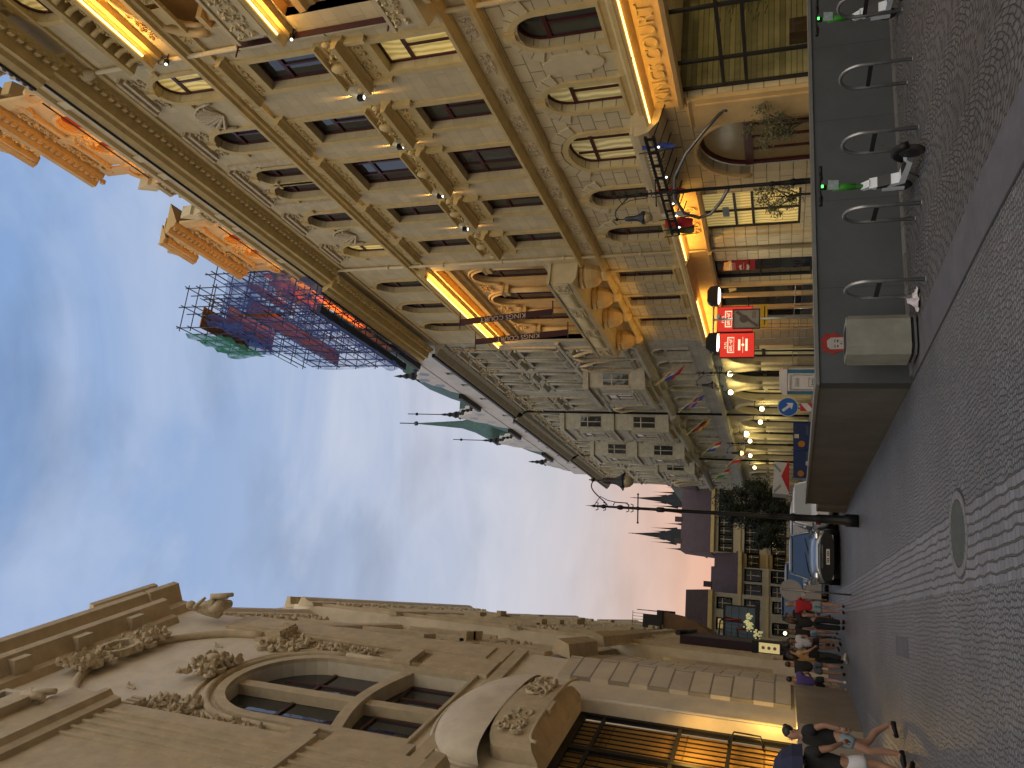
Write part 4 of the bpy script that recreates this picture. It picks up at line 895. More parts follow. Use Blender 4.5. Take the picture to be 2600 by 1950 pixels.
# ground floor, arched and lamplit
q = NB(); ga = [arch(c - 1.35, c + 1.35, -1, 2.9, 4.7, 14) for c in (44.8, 49, 53.2, 57.2, 61.6, 66, 70.6, 75.2, 80, 85, 90)]
q.panel(rect(Y0, Y1, -1, 5.9), ga, 0, .45); q.build('ground_floor_wall', m_b2p, nb)
for i, g_ in enumerate(ga):
    c = sum(a for a, b in g_) / len(g_); f = NB()
    f.ring(arch(c - 1.35, c + 1.35, -1, 2.9, 4.7, 14), arch(c - 1.22, c + 1.22, -.9, 2.9, 4.57, 14), -.4, -.3); f.box(c - 1.3, c + 1.3, -.4, -.28, 2.6, 2.8)
    for e in (-.4, .4): f.box(c + e - .04, c + e + .04, -.39, -.3, -1, 4.3)
    o = f.build('shop_window', m_dark, nb); g2 = NB(); g2.sheet(g_, -.38); g2.build('pane', [m_lit2, m_pane, m_lit, m_lit2][i % 4], o)
    f = NB(); f.tube([(c + 1.5 * cos(pi * k / 14), .05, 2.9 + 1.95 * sin(pi * k / 14)) for k in range(15)], .14, 6); f.tube([(c - 1.5, .05, -1), (c - 1.5, .05, 2.9)], .13, 6); f.tube([(c + 1.5, .05, -1), (c + 1.5, .05, 2.9)], .13, 6); f.build('arch_moulding', m_b2p, nb)
q = NB(); q.box(44.5, 57.6, 0, .16, 5.15, 5.62); q.build('fascia', mat('slate_fascia', (.12, .14, .17), .5), nb)
lw = [(46.8, 4.9), (51.0, 5.1), (55.3, 3.2), (59.3, 3.4), (63.5, 4.6), (66.2, 4.4), (72.5, 4.6), (78.5, 4.4)]
for i, (y, z) in enumerate(lw):
    l_ = empty('wall_lantern', (15, y, z), 0, ('glowing globe lantern on the arcade wall, number %d along from the rain pipe end' % (i + 1)) if 0 else ['glowing lantern nearest the hotel corner on the arcade wall', 'glowing lantern over the second arcade pier', 'low round lantern beside the blue arrow sign', 'low round lantern past the black rain pipe', 'brightest large lantern hanging over the arcade', 'lantern just beyond the brightest large one', 'dimmer lantern above the striped tent', 'farthest lantern at the end of the arcade'][i], 'lantern', 'lanterns along the arcade')
    q = MB('R'); q.tube([(0, 0, .3), (0, .5, .35), (0, .6, .1)], .03, 6); q.lathe([(.03, .12), (.2, .0), (.2, -.04)], (0, .6), 8); q.build('bracket', m_black, l_)
    q = MB('R'); q.ball((0, .6, -.18), .24 if i == 4 else .17, 10, 8); q.build('globe', m_lampy, l_)
    lamp('POINT', (-.75, 0, -.4), 95 if i in (0, 1, 4, 5) else 60, (1, .82, .36), l_, .2, name='glow')
# flags on slanting staffs
fcol = {}
def cm(n, c): return mat(n, c, .75, var=.12, vs=5)
RED, WHT, BLU, YEL, BLK = cm('flag_red', (.42, .02, .03)), cm('flag_white', (.5, .5, .5)), cm('flag_blue', (.03, .06, .3)), cm('flag_yellow', (.5, .35, .03)), cm('flag_black', (.02, .02, .02))
def flag(x, y, z, kind, lab, s=1.0, name='flag', drop=False):
    e = empty(name, (x, y, z), 0, lab, 'flag', 'flags over the street')
    q = MB(); q.tube([(1.4 * s, 0, -1.3 * s), (-.15 * s, 0, .25 * s)], .03 * s, 6); q.ball((-.17 * s, 0, .27 * s), .05 * s); q.build('staff', m_trim, e)
    n = 8
    def cloth(nm, m, a0, a1, b0, b1, off=0):
        q = MB(); rows = []
        for i in range(n + 1):
            a = a0 + (a1 - a0) * i / n; row = []
            for j in range(3):
                b = b0 + (b1 - b0) * j / 2
                row.append(q.pt(s * (a * 1.0 * .72 + b * .12 + .04 * sin(a * 9)), s * (.12 * sin(a * 7 + b * 4) * a + off), s * (.05 - a * .85 - b * .62 + a * b * .25)))
            rows.append(row)
        for A, B in zip(rows, rows[1:]):
            for j in range(2): q.face([A[j], B[j], B[j + 1], A[j + 1]], True)
        q.build(nm, m, e)
    if kind == 'cz': cloth('white_field', WHT, 0, 1, 0, .5); cloth('red_field', RED, .0, 1, .5, 1); cloth('blue_wedge', BLU, 0, .42, .2, .8, -.015)
    elif kind == 'be': cloth('black_band', BLK, 0, 1, 0, .34); cloth('yellow_band', YEL, 0, 1, .34, .67); cloth('red_band', RED, 0, 1, .67, 1)
    elif kind == 'de': cloth('black_band', BLK, 0, 1, 0, .34); cloth('red_band', RED, 0, 1, .34, .67); cloth('yellow_band', YEL, 0, 1, .67, 1)
    elif kind == 'fr': cloth('blue_band', BLU, 0, .34, 0, 1); cloth('white_band', WHT, .34, .67, 0, 1); cloth('red_band', RED, .67, 1, 0, 1)
    elif kind == 'uk':
        cloth('blue_field', BLU, 0, 1, 0, 1); cloth('white_cross', WHT, 0, 1, .38, .62, -.012); cloth('white_bar', WHT, .4, .6, 0, 1, -.012); cloth('red_cross', RED, 0, 1, .43, .57, -.022); cloth('red_bar', RED, .45, .55, 0, 1, -.022)
    elif kind == 'ca': cloth('red_left', RED, 0, .28, 0, 1); cloth('white_field', WHT, .28, .72, 0, 1); cloth('red_right', RED, .72, 1, 0, 1); cloth('red_leaf', RED, .42, .58, .3, .7, -.015)
    elif kind == 'it': cloth('green_band', cm('flag_green', (.02, .2, .06)), 0, .34, 0, 1); cloth('white_band', WHT, .34, .67, 0, 1); cloth('red_band', RED, .67, 1, 0, 1)
    return e
flag(13.7, 46.2, 8.8, 'cz', 'red, white and blue flag nearest on the ornate facade', 1.25); flag(13.7, 53.0, 8.2, 'uk', 'blue flag with red and white crosses over the arcade', 1.25)
flag(13.7, 60.2, 8.4, 'de', 'black, red and yellow flag over the arcade', 1.25); flag(13.7, 68.2, 8.0, 'fr', 'blue, white and red striped flag beyond the rain pipe', 1.25)
flag(13.2, 70.5, 6.0, 'ca', 'white flag with red ends and leaf low over the arcade', 1.3); flag(13.4, 80.0, 8.0, 'it', 'green, white and red flag near the far corner', 1.3)

# ------------------------------------------------------------------ the left pavilion, turned 16.4 degrees
PA = RAD(16.4); P0 = Vector((-2.0, 27.0, 0))
m_pav = mat('tawny_plaster', (.70, .625, .48), .85, var=.13, vs=1.1, bump=.2, bs=30)
m_pavt = mat('tawny_moulding', (.56, .46, .30), .85, var=.16, vs=2, bump=.3, bs=24)
m_pavr = blocks('tawny_rustication', (.64, .565, .43), 3.2, .62, .03, .5, 1.0)
pv_ = empty('corner_pavilion', (-2.0, 27.0, 0), -PA, 'tall tawny corner pavilion with a great arched window and lit iron-grilled entrance on the left', 'building')
def PB(): return MB('L')
S0 = -21.0
C = -5.1
bigw = arch(C - 2.2, C + 2.2, 11.0, 15.9, 18.1, 18)
door = rect(-8.8, -3.0, -.6, 7.37)
q = PB(); q.panel(rect(S0, .12, 8.6, 26), [bigw], 0, .5); q.box(.1, .12, -14, 0, 6, 29); q.build('upper_wall', m_pav, pv_)
q = PB(); q.panel(rect(S0, .12, -.6, 8.6), [door], 0, .42); q.build('lower_wall', m_pav, pv_)
q = PB(); q.box(-1.62, .16, .0, .12, 1.4, 8.5); q.box(.12, .16, -3, .0, 1.4, 8.5); q.build('rusticated_pier', m_pavr, pv_)
# hood over the entrance: shallow vault swelling outward
def PBs(name, m, fn): q = PB(); fn(q); return q.build(name, m, pv_)
C0 = -5.2
def vault(q):
    n = 24; rows = []
    for j in range(9):
        t = j / 8; row = []
        for i in range(n + 1):
            a = pi * i / n
            z = 8.7 + (.25 + 1.8 * cos(t * pi / 2)) * sin(a) ** .75; p = .04 + .56 * sin(t * pi / 2) * (sin(a) ** .4)
            row.append(q.pt(C0 - 2.75 * cos(a), p, z))
        rows.append(row)
    for A, B in zip(rows, rows[1:]):
        for i in range(n): q.face([A[i], A[i + 1], B[i + 1], B[i]], True)
    q.tube([(C0 - 2.8 * cos(pi * i / n), .06, 8.72 + 2.08 * sin(pi * i / n) ** .75) for i in range(n + 1)], .06, 6)
PBs('entrance_vault', m_pav, vault)
def hood(q):
    n = 16
    def P(i, zt, zc, e=.5): a = pi * i / n; return (C0 - 2.15 * cos(a), zt + zc * sin(a) ** e)
    for i in range(n):
        a, b, c_, d = P(i, 8.3, .65), P(i + 1, 8.3, .65), P(i + 1, 7.38, .36), P(i, 7.38, .36)
        p1 = .62 * sin(pi * (i + .02) / n) ** .35; p2 = .62 * max(.02, sin(pi * (i + 1) / n)) ** .35
        q.hexa([(c_[0], 0, 7.37), (d[0], 0, 7.37), (a[0], 0, a[1]), (b[0], 0, b[1]), (c_[0], p2, c_[1]), (d[0], p1, d[1]), (a[0], p1 * .95, a[1]), (b[0], p2 * .95, b[1])])
    q.tube([(P(i, 7.38, .36)[0], .62, P(i, 7.38, .36)[1]) for i in range(n + 1)], .05, 6)
    q.box(C0 - .3, C0 + .3, .5, .66, 7.6, 8.5)
PBs('entrance_hood', m_pavt, hood)
PBs('hood_relief', m_carve, lambda q: (q.scrolls(-4.6, -3.3, 7.9, 8.7, .6, .36, .045, 3), q.spiral(-3.6, 8.2, .6, .4, 1.5, 1, .07), q.spiral(-4.3, 8.45, .64, .36, 1.4, -1, .06)))
PBs('hood_relief', m_carve, lambda q: q.scrolls(-7.0, -5.7, 7.9, 8.75, .6, .36, .045, 5))
# entrance recess with iron grille and lit timber doors
m_oak = blocks('oak_boards', (.42, .24, .06), 1.15, 2.1, .03, .5, .5, off=0, spread=.25)
q = PB(); q.sheet(rect(-8.8, -3.0, -.6, 7.37), -.62); dd = q.build('timber_doors', m_oak, pv_)
def grille(q):
    for z in (1.1, 3.0, 4.4, 6.6): q.box(-8.8, -3.02, -.46, -.38, z - .05, z + .05)
    q.box(-8.8, -3.0, -.47, -.37, 7.15, 7.37); q.box(-3.14, -3.0, -.47, -.37, -.6, 7.37); q.box(-5.3, -5.12, -.47, -.37, -.6, 7.37)
    s = -8.7
    while s < -3.2: q.box(s, s + .03, -.44, -.41, -.6, 7.2); s += .27
    for a in (-3.5, -6.9): q.tube([(a, -.38, 2.1), (a, -.1, 2.2), (a, -.08, 2.9), (a, -.38, 3.05)], .025, 6); q.tube([(a - .25, -.38, 2.1), (a - .25, -.1, 2.2), (a - .25, -.08, 2.9), (a - .25, -.38, 3.05)], .025, 6)
PBs('iron_grille', m_black, grille)
PBs('splayed_jamb', m_pav, lambda q: (q.tube([(-2.86, -.05, -.5), (-2.86, -.05, 7.5)], .09, 8)))
lamp('AREA', (.25, -5.0, 4.0), 60, (1, .56, .12), pv_, .5, 3.0, (-1, 0, -.35), name='porch_light')
lamp('POINT', (.28, -3.7, 1.9), 62, (1, .60, .14), pv_, .1, name='porch_bulb')
# great arched window with stone mullion and transom
def wst(q):
    q.ring(arch(C - 2.2, C + 2.2, 11.0, 15.9, 18.1, 18), arch(C - 2.5, C + 2.5, 10.9, 15.9, 18.4, 18), -.02, .12)
    q.tube([(C + 2.75 * cos(pi * k / 24), .05, 15.9 + 2.75 * sin(pi * k / 24)) for k in range(25)], .12, 8); q.tube([(C + 3.2 * cos(pi * k / 24), .03, 15.9 + 3.1 * sin(pi * k / 24)) for k in range(25)], .07, 6)
    for e in (-1, 1): q.tube([(C + e * 2.75, .05, 13), (C + e * 2.75, .05, 15.9)], .12, 8)
    q.box(C - .2, C + .2, -.45, -.12, 11, 18.1)
    n = 12; T = [(C - 2.2 + 4.4 * k / n, 13.05 + .45 * sin(pi * k / n)) for k in range(n + 1)]
    q.prism(T + [(a, b + .36) for a, b in reversed(T)], -.45, .02)
PBs('window_tracery', m_pavt, wst)
f = PB()
for z0, s0, s1 in ((11.05, C - 2.15, C - .24), (11.05, C + .24, C + 2.15)):
    f.ring(rect(s0, s1, z0, 13.1), rect(s0 + .1, s1 - .1, z0 + .1, 13.0), -.49, -.4); f.box((s0 + s1) / 2 - .05, (s0 + s1) / 2 + .05, -.49, -.4, z0, 13.1)
    f.box(s0, s1, -.49, -.4, 13.7, 13.82); f.box((s0 + s1) / 2 - .05, (s0 + s1) / 2 + .05, -.49, -.4, 13.7, 17.3); f.box(s0, s1, -.49, -.4, 15.9, 16.02)
o = f.build('window', mat('brown_joinery', (.07, .03, .025), .4), pv_)
g = PB(); g.sheet(bigw, -.46); g.build('pane', m_pane, o)
# wings, panels, curved pediment, cornices
def orn(q):
    q.tube([(C - .1 + 3.45 * cos(pi * k / 24), .1, 19.9 + 3.5 * sin(pi * k / 24)) for k in range(25)], .14, 8)
    for e in (-1, 1):
        q.box(C + e * 3.9 - .9, C + e * 3.9 + .9, 0, .1, 19.6, 20.0) ; q.box(C + e * 3.6 - .55, C + e * 3.6 + .55, .0, .35, 18.9, 19.5)
        for k in range(6): q.box(C + e * 3.6 - .5 + k * .18, C + e * 3.6 - .39 + k * .18, .35, .45, 18.95, 19.4)
        for k in range(7): q.box(C + e * (3.15 + .14 * k), C + e * (3.15 + .14 * k) + .05, 0, .05, 12.2, 17.8)
    q.box(S0, -9.2, 0, .9, 19.6, 20.6); q.box(S0, -9.0, 0, .6, 9, 19.6)
    q.box(S0, .2, 0, .12, 10.1, 10.5)
    q.box(-9.0, -7.6, 0, .16, 10.6, 13.0); q.box(-9.0, -7.75, 0, .24, 13.4, 14.1); q.box(-9.05, -8.9, .0, .3, 10.5, 19.5); q.box(-2.6, -1.3, 0, .16, 10.6, 13.0); q.box(-2.5, -1.35, 0, .24, 13.4, 14.1)
    for k in range(5): q.box(-9.6 - k * .35, -9.5 - k * .35, .6, .66, 9.5, 19.3)
    q.mould(S0, -9.0, [(.6, 19.0), (.75, 19.05), (.8, 19.3), (.95, 19.4), (.95, 19.6), (.6, 19.6)]); q.mould(S0, -9.0, [(.6, 12.6), (.72, 12.65), (.72, 12.9), (.6, 12.95)]); q.mould(S0, -9.0, [(.6, 9.0), (.8, 9.1), (.85, 9.4), (.6, 9.5)])
    for a in (-13.5, -11.6): q.box(a, a + 1.2, .9, 1.15, 20.6, 21.2); q.box(a + .1, a + 1.1, .6, .9, 20.6, 21.9)
    q.box(-1.25, .1, 0, .1, 10.6, 22); q.box(-1.1, -.05, .1, .16, 11.2, 21.3)
    for e in (-7.0, -3.1): q.tube([(e, .03, 20.6), (e, .06, 20.9), (e + .25, .06, 21.1)], .04, 5)
PBs('wall_ornament', m_pavt, orn)
def carve(q):
    q.scrolls(C - .9, C + .9, 18.6, 19.9, .25, .42, .09, 21); q.scrolls(C - .5, C + .5, 18.8, 19.8, .42, .25, .07, 31); q.ball((C, .5, 19.25), .2, 8, 6, (1, .8, 1.3))
    q.scrolls(-8.9, -7.2, 17.6, 19.4, .12, .45, .08, 22); q.scrolls(-2.9, -1.4, 17.6, 19.4, .12, .45, .08, 23)
    q.scrolls(C - 1.6, C + 1.6, 22.6, 24.0, .25, .5, .1, 24); q.ring([(C + .75 * cos(2*pi*k/20), 23.3 + .6 * sin(2*pi*k/20)) for k in range(20)], [(C + .6 * cos(2*pi*k/20), 23.3 + .45 * sin(2*pi*k/20)) for k in range(20)], .2, .45); q.scrolls(C - 1.9, C - .7, 22.7, 24.0, .35, .3, .09, 41); q.scrolls(C + .7, C + 1.9, 22.7, 24.0, .35, .3, .09, 42)
    q.scrolls(-8.6, -7.9, 15, 17.4, .1, .3, .06, 25); q.scrolls(-2.3, -1.6, 15, 17.4, .1, .3, .06, 26)
PBs('carved_groups', m_carve, carve)
def sitter(s, z):           # seated stone figure on the ledge
    q = PB(); q.tube([(s, .5, z), (s, .55, z + .5), (s, .6, z + .95), (s, .55, z + 1.15)], [.3, .3, .26, .1], 8); q.ball((s, .6, z + 1.4), .19, 10, 8)
    q.tube([(s - .1, .6, z + .15), (s - .12, 1.1, z + .2), (s - .12, 1.15, z - .5)], [.19, .14, .08], 8); q.tube([(s + .12, .6, z + .15), (s + .3, 1.0, z + .3), (s + .35, 1.1, z - .35)], [.19, .14, .08], 8)
    q.tube([(s - .25, .6, z + 1.0), (s - .45, .8, z + .7), (s - .2, 1.05, z + .5)], [.09, .08, .05], 6); q.tube([(s + .25, .6, z + 1.0), (s + .55, .7, z + .85), (s + .8, .8, z + 1.1)], [.09, .08, .05], 6)
    q.tube([(s - .3, .5, z + .1), (s, .8, z - .1), (s + .4, .7, z - .2)], [.22, .28, .15], 8); q.build('seated_statue', m_carve, pv_)
sitter(-10.3, 20.7); sitter(-.9, 22.6)
def cor(q):
    q.mould(S0, -1.3, [(0, 24.2), (.25, 24.3), (.3, 24.6), (.85, 24.8), (.9, 25.05), (0, 25.2)]); q.mould(S0, -1.3, [(0, 25.2), (.3, 25.25), (.45, 25.7), (1.0, 25.85), (1.05, 26.1), (0, 26.2)])
    q.mould(-1.3, .25, [(0, 25.0), (.3, 25.1), (.35, 25.5), (1.05, 25.7), (1.1, 25.95), (0, 26.1)]); q.mould(-3.0, .2, [(-.2, 26.1), (.4, 26.2), (.5, 26.7), (.9, 26.8), (.95, 27.0), (-.2, 27.1)])
    s = -19.5
    while s < -1.5: q.box(s, s + .6, .25, .75, 24.45, 24.75); s += 2.3
PBs('cornice', m_pavt, cor)
PBs('attic_windows', m_pav, lambda q: ([q.ring(rect(a, a + 1.3, 21.9, 24.0), rect(a + .18, a + 1.12, 22.05, 23.85), .0, .18) for a in (-14.5, -12.2, -9.9)]))
PBs('attic_panes', m_pane, lambda q: [q.sheet(rect(a + .15, a + 1.15, 22.0, 23.9), .02) for a in (-14.5, -12.2, -9.9)])
PBs('roof_arch', m_pav, lambda q: q.prism([(-17, 26.2)] + [(-12.6 + 4.4 * cos(pi - pi * k / 16), 26.2 + 3.4 * sin(pi * k / 16)) for k in range(17)], -3, -.5))
# stone block at the foot of the pier
q = MB(); O = (-2.0, 27.0, 0)
pts = [(-1.80, 26.4), (-2.36, 21.4), (-4.6, 21.0), (-3.9, 27.4)]
q.hexa([(x, y, -.5) for x, y in pts] + [(x, y, 1.3) for x, y in pts])
bl = empty('stone_plinth', (0, 0, 0), 0, 'low smooth stone block flanking the pavilion entrance behind the woman', 'plinth')
q.off = (-2.6, 24, 0); q.v = [(a + 2.6, b - 24, c) for a, b, c in q.v]; bl.location = (-2.6, 24, 0); q.build('block', mat('polished_stone', (.25, .21, .16), .35, var=.22, vs=1.3, bump=.1), bl)

# ------------------------------------------------------------------ the long wing beyond the pavilion
wg = empty('long_wing_building', (-2.3, 60, 0), 0, 'long tawny wing seen edge-on along the left of the street with layered cornices', 'building')
def WB(): return MB('L', (-0, 60, 0))
wparts = [(27.3, 37.5, 0, 26.6), (37.5, 62, .62, 27.0), (62, 92, .15, 25.2), (92, 118, .0, 22.5)]
q = WB()
for a, b, p, z in wparts: q.box(a, b, p - 9, p, -.6, z)
q.build('wall', m_pav, wg)
q = WB()
for a, b, p, z in wparts:
    q.mould(a - .1, b + .1, [(p, z - 1.3), (p + .2, z - 1.2), (p + .25, z - .9), (p + .38, z - .7), (p + .42, z - .45), (p, z - .3)])
    q.mould(a - .1, b, [(p, z - 6.4), (p + .2, z - 6.3), (p + .25, z - 6.0), (p, z - 5.9)]); q.mould(a - .1, b, [(p, 8.9), (p + .3, 9.0), (p + .35, 9.35), (p, 9.5)]); q.mould(a - .1, b, [(p, 13.9), (p + .15, 14.0), (p + .2, 14.3), (p, 14.4)])
    s = a + .6
    while s < b - 1:
        q.box(s, s + .5, p, p + .16, 9.6, z - 1.4); q.box(s, s + .5, p, p + .2, 1.6, 8.8); s += 2.9
q.mould(39.5, 50, [(.3, 27.0), (.9, 27.1), (.95, 27.4), (.5, 27.45), (.5, 28.6), (.9, 28.7), (.9, 28.9), (.3, 29)])
rw_ = random.Random(12)
for a, b, p, z in wparts:
    s = a + .3
    while s < b - .6:
        for zz, hh in ((9.6, 3.6), (14.5, 5.0), (2, 6)): q.box(s, s + .16, p, p + rw_.uniform(.08, .34), zz, zz + hh * rw_.uniform(.7, 1)) if zz + hh < z - 1.2 else None
        if rw_.random() < .45: zz = rw_.choice((9.9, 14.4, 18.9)); q.box(s, s + 1.1, p + .02, p + rw_.uniform(.35, .6), zz, zz + .3); q.box(s + .1, s + 1.0, p + .02, p + .3, zz + .3, zz + 1.1)
        s += rw_.uniform(.7, 1.1)
q.build('mouldings', m_pavt, wg)
q = WB()
for a, b, p, z in wparts:
    s = a + 1.3
    while s < b - 1.6: q.scrolls(s, s + 1.4, z - 3.0, z - 1.6, p + .08, .5, .09, int(s * 3)); q.scrolls(s, s + 1.4, 12.4, 13.6, p + .08, .5, .08, int(s * 4)); s += 2.9
for y, z in ((38.0, 27.4), (51.5, 27.6), (63, 25.8), (80, 25.5)): q.box(y, y + 1.6, -.4, .35, z - .5, z + .7); q.ball((y + .3, -.1, z + 1.0), .4); q.ball((y + 1.3, -.1, z + 1.0), .35)
q.build('carved_friezes', m_carve, wg)
for a, b, p, z in wparts:
    s = a + 1.25
    while s < b - 1.6:
        for z0, z1 in ((1.9, 5.2), (10.2, 12.2), (15, 18.6)):
            f = WB(); f.ring(rect(s, s + 1.45, z0, z1), rect(s + .16, s + 1.29, z0 + .15, z1 - .15), p, p + .1); o = f.build('window', m_pavt, wg); g = WB(); g.sheet(rect(s + .1, s + 1.35, z0 + .1, z1 - .1), p + .03); g.build('pane', m_pane, o)
        s += 2.9
# rusticated shop pier, lit fascia, iron marquee
q = WB(); q.box(27.4, 31.6, .0, .3, -.5, 8.7); q.box(31.6, 33.2, 0, .3, -.5, 8.2)
q.build('rusticated_pier', m_pavr, wg)
q = WB(); q.mould(27.3, 31.8, [(.3, 8.6), (.8, 8.7), (.95, 9.1), (.5, 9.3)]); q.mould(32, 45, [(.6, 8.4), (1.0, 8.5), (1.15, 8.9), (.6, 9.0)]); q.build('pier_cornice', m_pavt, wg)
q = WB(); q.box(33.5, 36.8, .05, .18, 6.2, 6.5); q.build('lit_fascia', emis('lit_fascia_glow', (1, .75, .2), .6), wg)
mq = empty('iron_marquee', (-2.2, 60, 6), 0, 'dark iron and amber glass entrance marquee coving out from the long wing', 'canopy')
prof = [(0, 4.2), (2.0, 4.1), (2.0, 3.9), (1.85, 2.6), (1.6, 1.8), (1.1, .9), (.5, .1), (.3, -.6), (.1, -1.2), (0, -1.2)]
for i in range(5): q = MB('L'); q.mould(-.4 + i * 1.5, .9 + i * 1.5, [(p * (1 - .04 * i), z) for p, z in prof]); q.build('glass_bay', mat('amber_marquee', (.17, .09, .035), .5, var=.25), mq)
q = MB('L'); q.box(-.7, -.4, .1, 1.75, 4.0, 5.4); q.box(-.6, 7.2, .1, 2.1, 4.0, 4.4)
for i in range(12): q.spiral(i * .62, 4.75, 2.0, .3, 1.3, 1 if i % 2 else -1, .04)
q.tube([(-.4, 2.0, 5.1), (7, 2.0, 5.1)], .03, 6); q.tube([(-.4, 2.0, 5.9), (3, 2.0, 5.2)], .03, 6)
for i in range(8): q.tube([(-.5, .2 + i * .22, 5.4), (-.5, .2 + i * .22, 6.2)], .02, 4)
q.tube([(-.5, 0, 6.2), (-.5, 1.9, 6.2)], .025, 4)
q.build('iron_frame', m_dark, mq)
cn_ = empty('glass_canopy', (-2.1, 48, 0), 0, 'iron framed glass screen with red ornaments and yellow glass drops above the crowd', 'canopy')
q = MB('L')
for z in (3.0, 4.82): q.box(-.04, .04, 0, 2.75, z - .06, z + .06)
for z in (3.5, 4.0, 4.4): q.tube([(0, 0, z), (0, 2.7, z)], .02, 5)
for p in (.9, 1.8, 2.7): q.box(-.035, .035, p - .04, p + .04, 2.9, 4.9)
q.box(-.08, .08, .9, 2.9, 2.85, 3.1)
for y in (2, 4, 6): q.tube([(y, 0, 4.6), (y, 1.8, 4.9), (y, 2.7, 4.82)], .04, 5)
q.tube([(0, 2.7, 4.82), (7, 2.7, 4.82)], .06, 6); q.tube([(0, 2.7, 3.0), (7, 2.7, 3.0)], .05, 6)
q.tube([(-2, 0, 5.0), (-2, .6, 5.0), (-2, 1.8, 4.9), (-2, 2.0, 4.6), (-2, 1.9, 3.9)], .05, 6); q.tube([(-2, .5, 3.9), (-2, 1.5, 4.0), (-2, 1.55, 3.5)], .04, 6)
for i in range(7): q.tube([(-2, .3 + i * .22, 3.2), (-2, .35 + i * .22, 4.9)], .012, 4)
q.build('frame', m_dark, cn_)
q = MB('L'); q.box(-.01, .01, 0, 2.7, 3.05, 4.8); q.build('glass', mat('dusk_blue_glass', (.13, .19, .25), .15, var=.2), cn_)
q = MB('L'); q.tube([(-2, 1.9, 4.6), (-2, 1.93, 3.75)], .07, 6); q.tube([(-2, 1.45, 4.0), (-2, 1.5, 3.5)], .07, 6); q.build('red_ornaments', mat('red_enamel', (.25, .015, .025), .4), cn_)
q = MB('L'); rr_ = random.Random(4)
for i in range(70):
    t = rr_.random(); q.ball((rr_.uniform(-2.3, -1.7), 2.1 - 1.0 * t + rr_.uniform(-.25, .25), 3.7 - .9 * abs(t - .5) - .5 * t + rr_.uniform(-.2, .2)), rr_.uniform(.03, .09), 6, 4)
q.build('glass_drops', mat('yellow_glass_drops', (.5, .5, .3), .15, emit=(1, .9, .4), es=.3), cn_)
aw = empty('shop_awning', (-1.7, 40, 2), 0, 'dark plum roller awning box along the wing above the crowd', 'awning')
q = MB('L'); q.box(-1.5, 6.5, .05, .62, -.9, 4.2); q.build('shutter', mat('plum_cloth', (.03, .012, .022), .7), aw)
q = MB('L'); q.tube([(-1.6, .7, 4.3), (6.6, .7, 4.3)], .12, 8); q.build('roller', m_dark, aw)
# ------------------------------------------------------------------ far end of the street
def far_house(x0, x1, y, z0, z1, cols, rows, wallc, roofz, roofc, lab, depth=12, lean=0, cat='house', ww=.9, wh=1.6, lit=(), mans=False, sky=0, roofy=3.5, gab=False):
    h = empty('town_house', ((x0 + x1) / 2, y, z0), 0, lab, cat); cx = (x0 + x1) / 2
    mk = lambda: MB('N', (0, 0, 0))
    W_ = x1 - x0; q = mk(); hs = []; rh = (z1 - z0 - 1.2) / rows
    for r in range(rows):
        for c in range(cols):
            u = -W_ / 2 + W_ * (c + .5) / cols; b = .9 + r * rh + (rh - wh) * .45; hs.append(rect(u - ww / 2, u + ww / 2, b, b + wh))
    # panel in the plane facing the camera
    q.panel(rect(-W_ / 2, W_ / 2, 0, z1 - z0), hs, 0, -.2); q.box(-W_ / 2, W_ / 2, .25, depth, 0, z1 - z0)
    q.build('wall', wallc, h)
    q = mk()
    for r in range(1, rows + 1): q.box(-W_ / 2 - .05, W_ / 2 + .05, -.12, .0, .9 + r * rh - .35, .9 + r * rh - .12)
    q.box(-W_ / 2 - .2, W_ / 2 + .2, -.45, .0, z1 - z0 - .55, z1 - z0 - .1)
    q.build('string_courses', m_trim, h)
    for i, w in enumerate(hs):
        q = mk(); (a, b), (c_, d) = w[0], w[2]
        q.ring(rect(a, c_, b, d), rect(a + .07, c_ - .07, b + .07, d - .07), .05, .12); q.box((a + c_) / 2 - .035, (a + c_) / 2 + .035, .05, .13, b, d); q.box(a, c_, .05, .13, b + (d - b) * .65, b + (d - b) * .65 + .07)
        q.ring(rect(a - .01, c_ + .01, b - .01, d + .01), rect(a - .14, c_ + .14, b - .14, d + .2), -.05, 0)
        o = q.build('window', m_plain, h); g = mk(); g.sheet(w, .1); g.build('pane', m_lit if i in lit else m_pane, o)
    q = mk(); H = z1 - z0
    if gab: q.prism([(-W_ / 2 - .2, H), (W_ / 2 + .2, H), (W_ / 2 * .2 + gab, roofz - z0)], .1, depth)
    else: q.hexa([(-W_ / 2 - .2, -.3, H - .1), (W_ / 2 + .2, -.3, H - .1), (W_ / 2 + .2, depth, H - .1), (-W_ / 2 - .2, depth, H - .1), (-W_ / 2, roofy, roofz - z0), (W_ / 2, roofy, roofz - z0), (W_ / 2, depth - 2, roofz - z0), (-W_ / 2, depth - 2, roofz - z0)])
    for k in range(sky): q.box(-W_ / 2 + 1 + k * 3.1, -W_ / 2 + 1.7 + k * 3.1, roofy - .2, roofy + .5, roofz - z0 - .6, roofz - z0 + .9)
    q.build('roof', roofc, h)
    return h
m_tile = blocks('plum_roof_tiles', (.085, .055, .06), .3, .22, .02, .5, .6, axes='XZ')
m_slate = mat('slate_roof', (.07, .085, .09), .6, var=.2, vs=2)
m_cream2 = mat('butter_plaster', (.48, .42, .30), .85, var=.1, vs=.6); m_yel = mat('mustard_plaster', (.42, .29, .11), .85, var=.1, vs=.6); m_beige = mat('beige_plaster', (.42, .39, .31), .85, var=.1, vs=.6)
far_house(8.35, 17.5, 110, -.5, 11.0, 8, 3, m_cream2, 15.4, m_tile, 'cream three-storey house closing the street, behind the tree', sky=2)
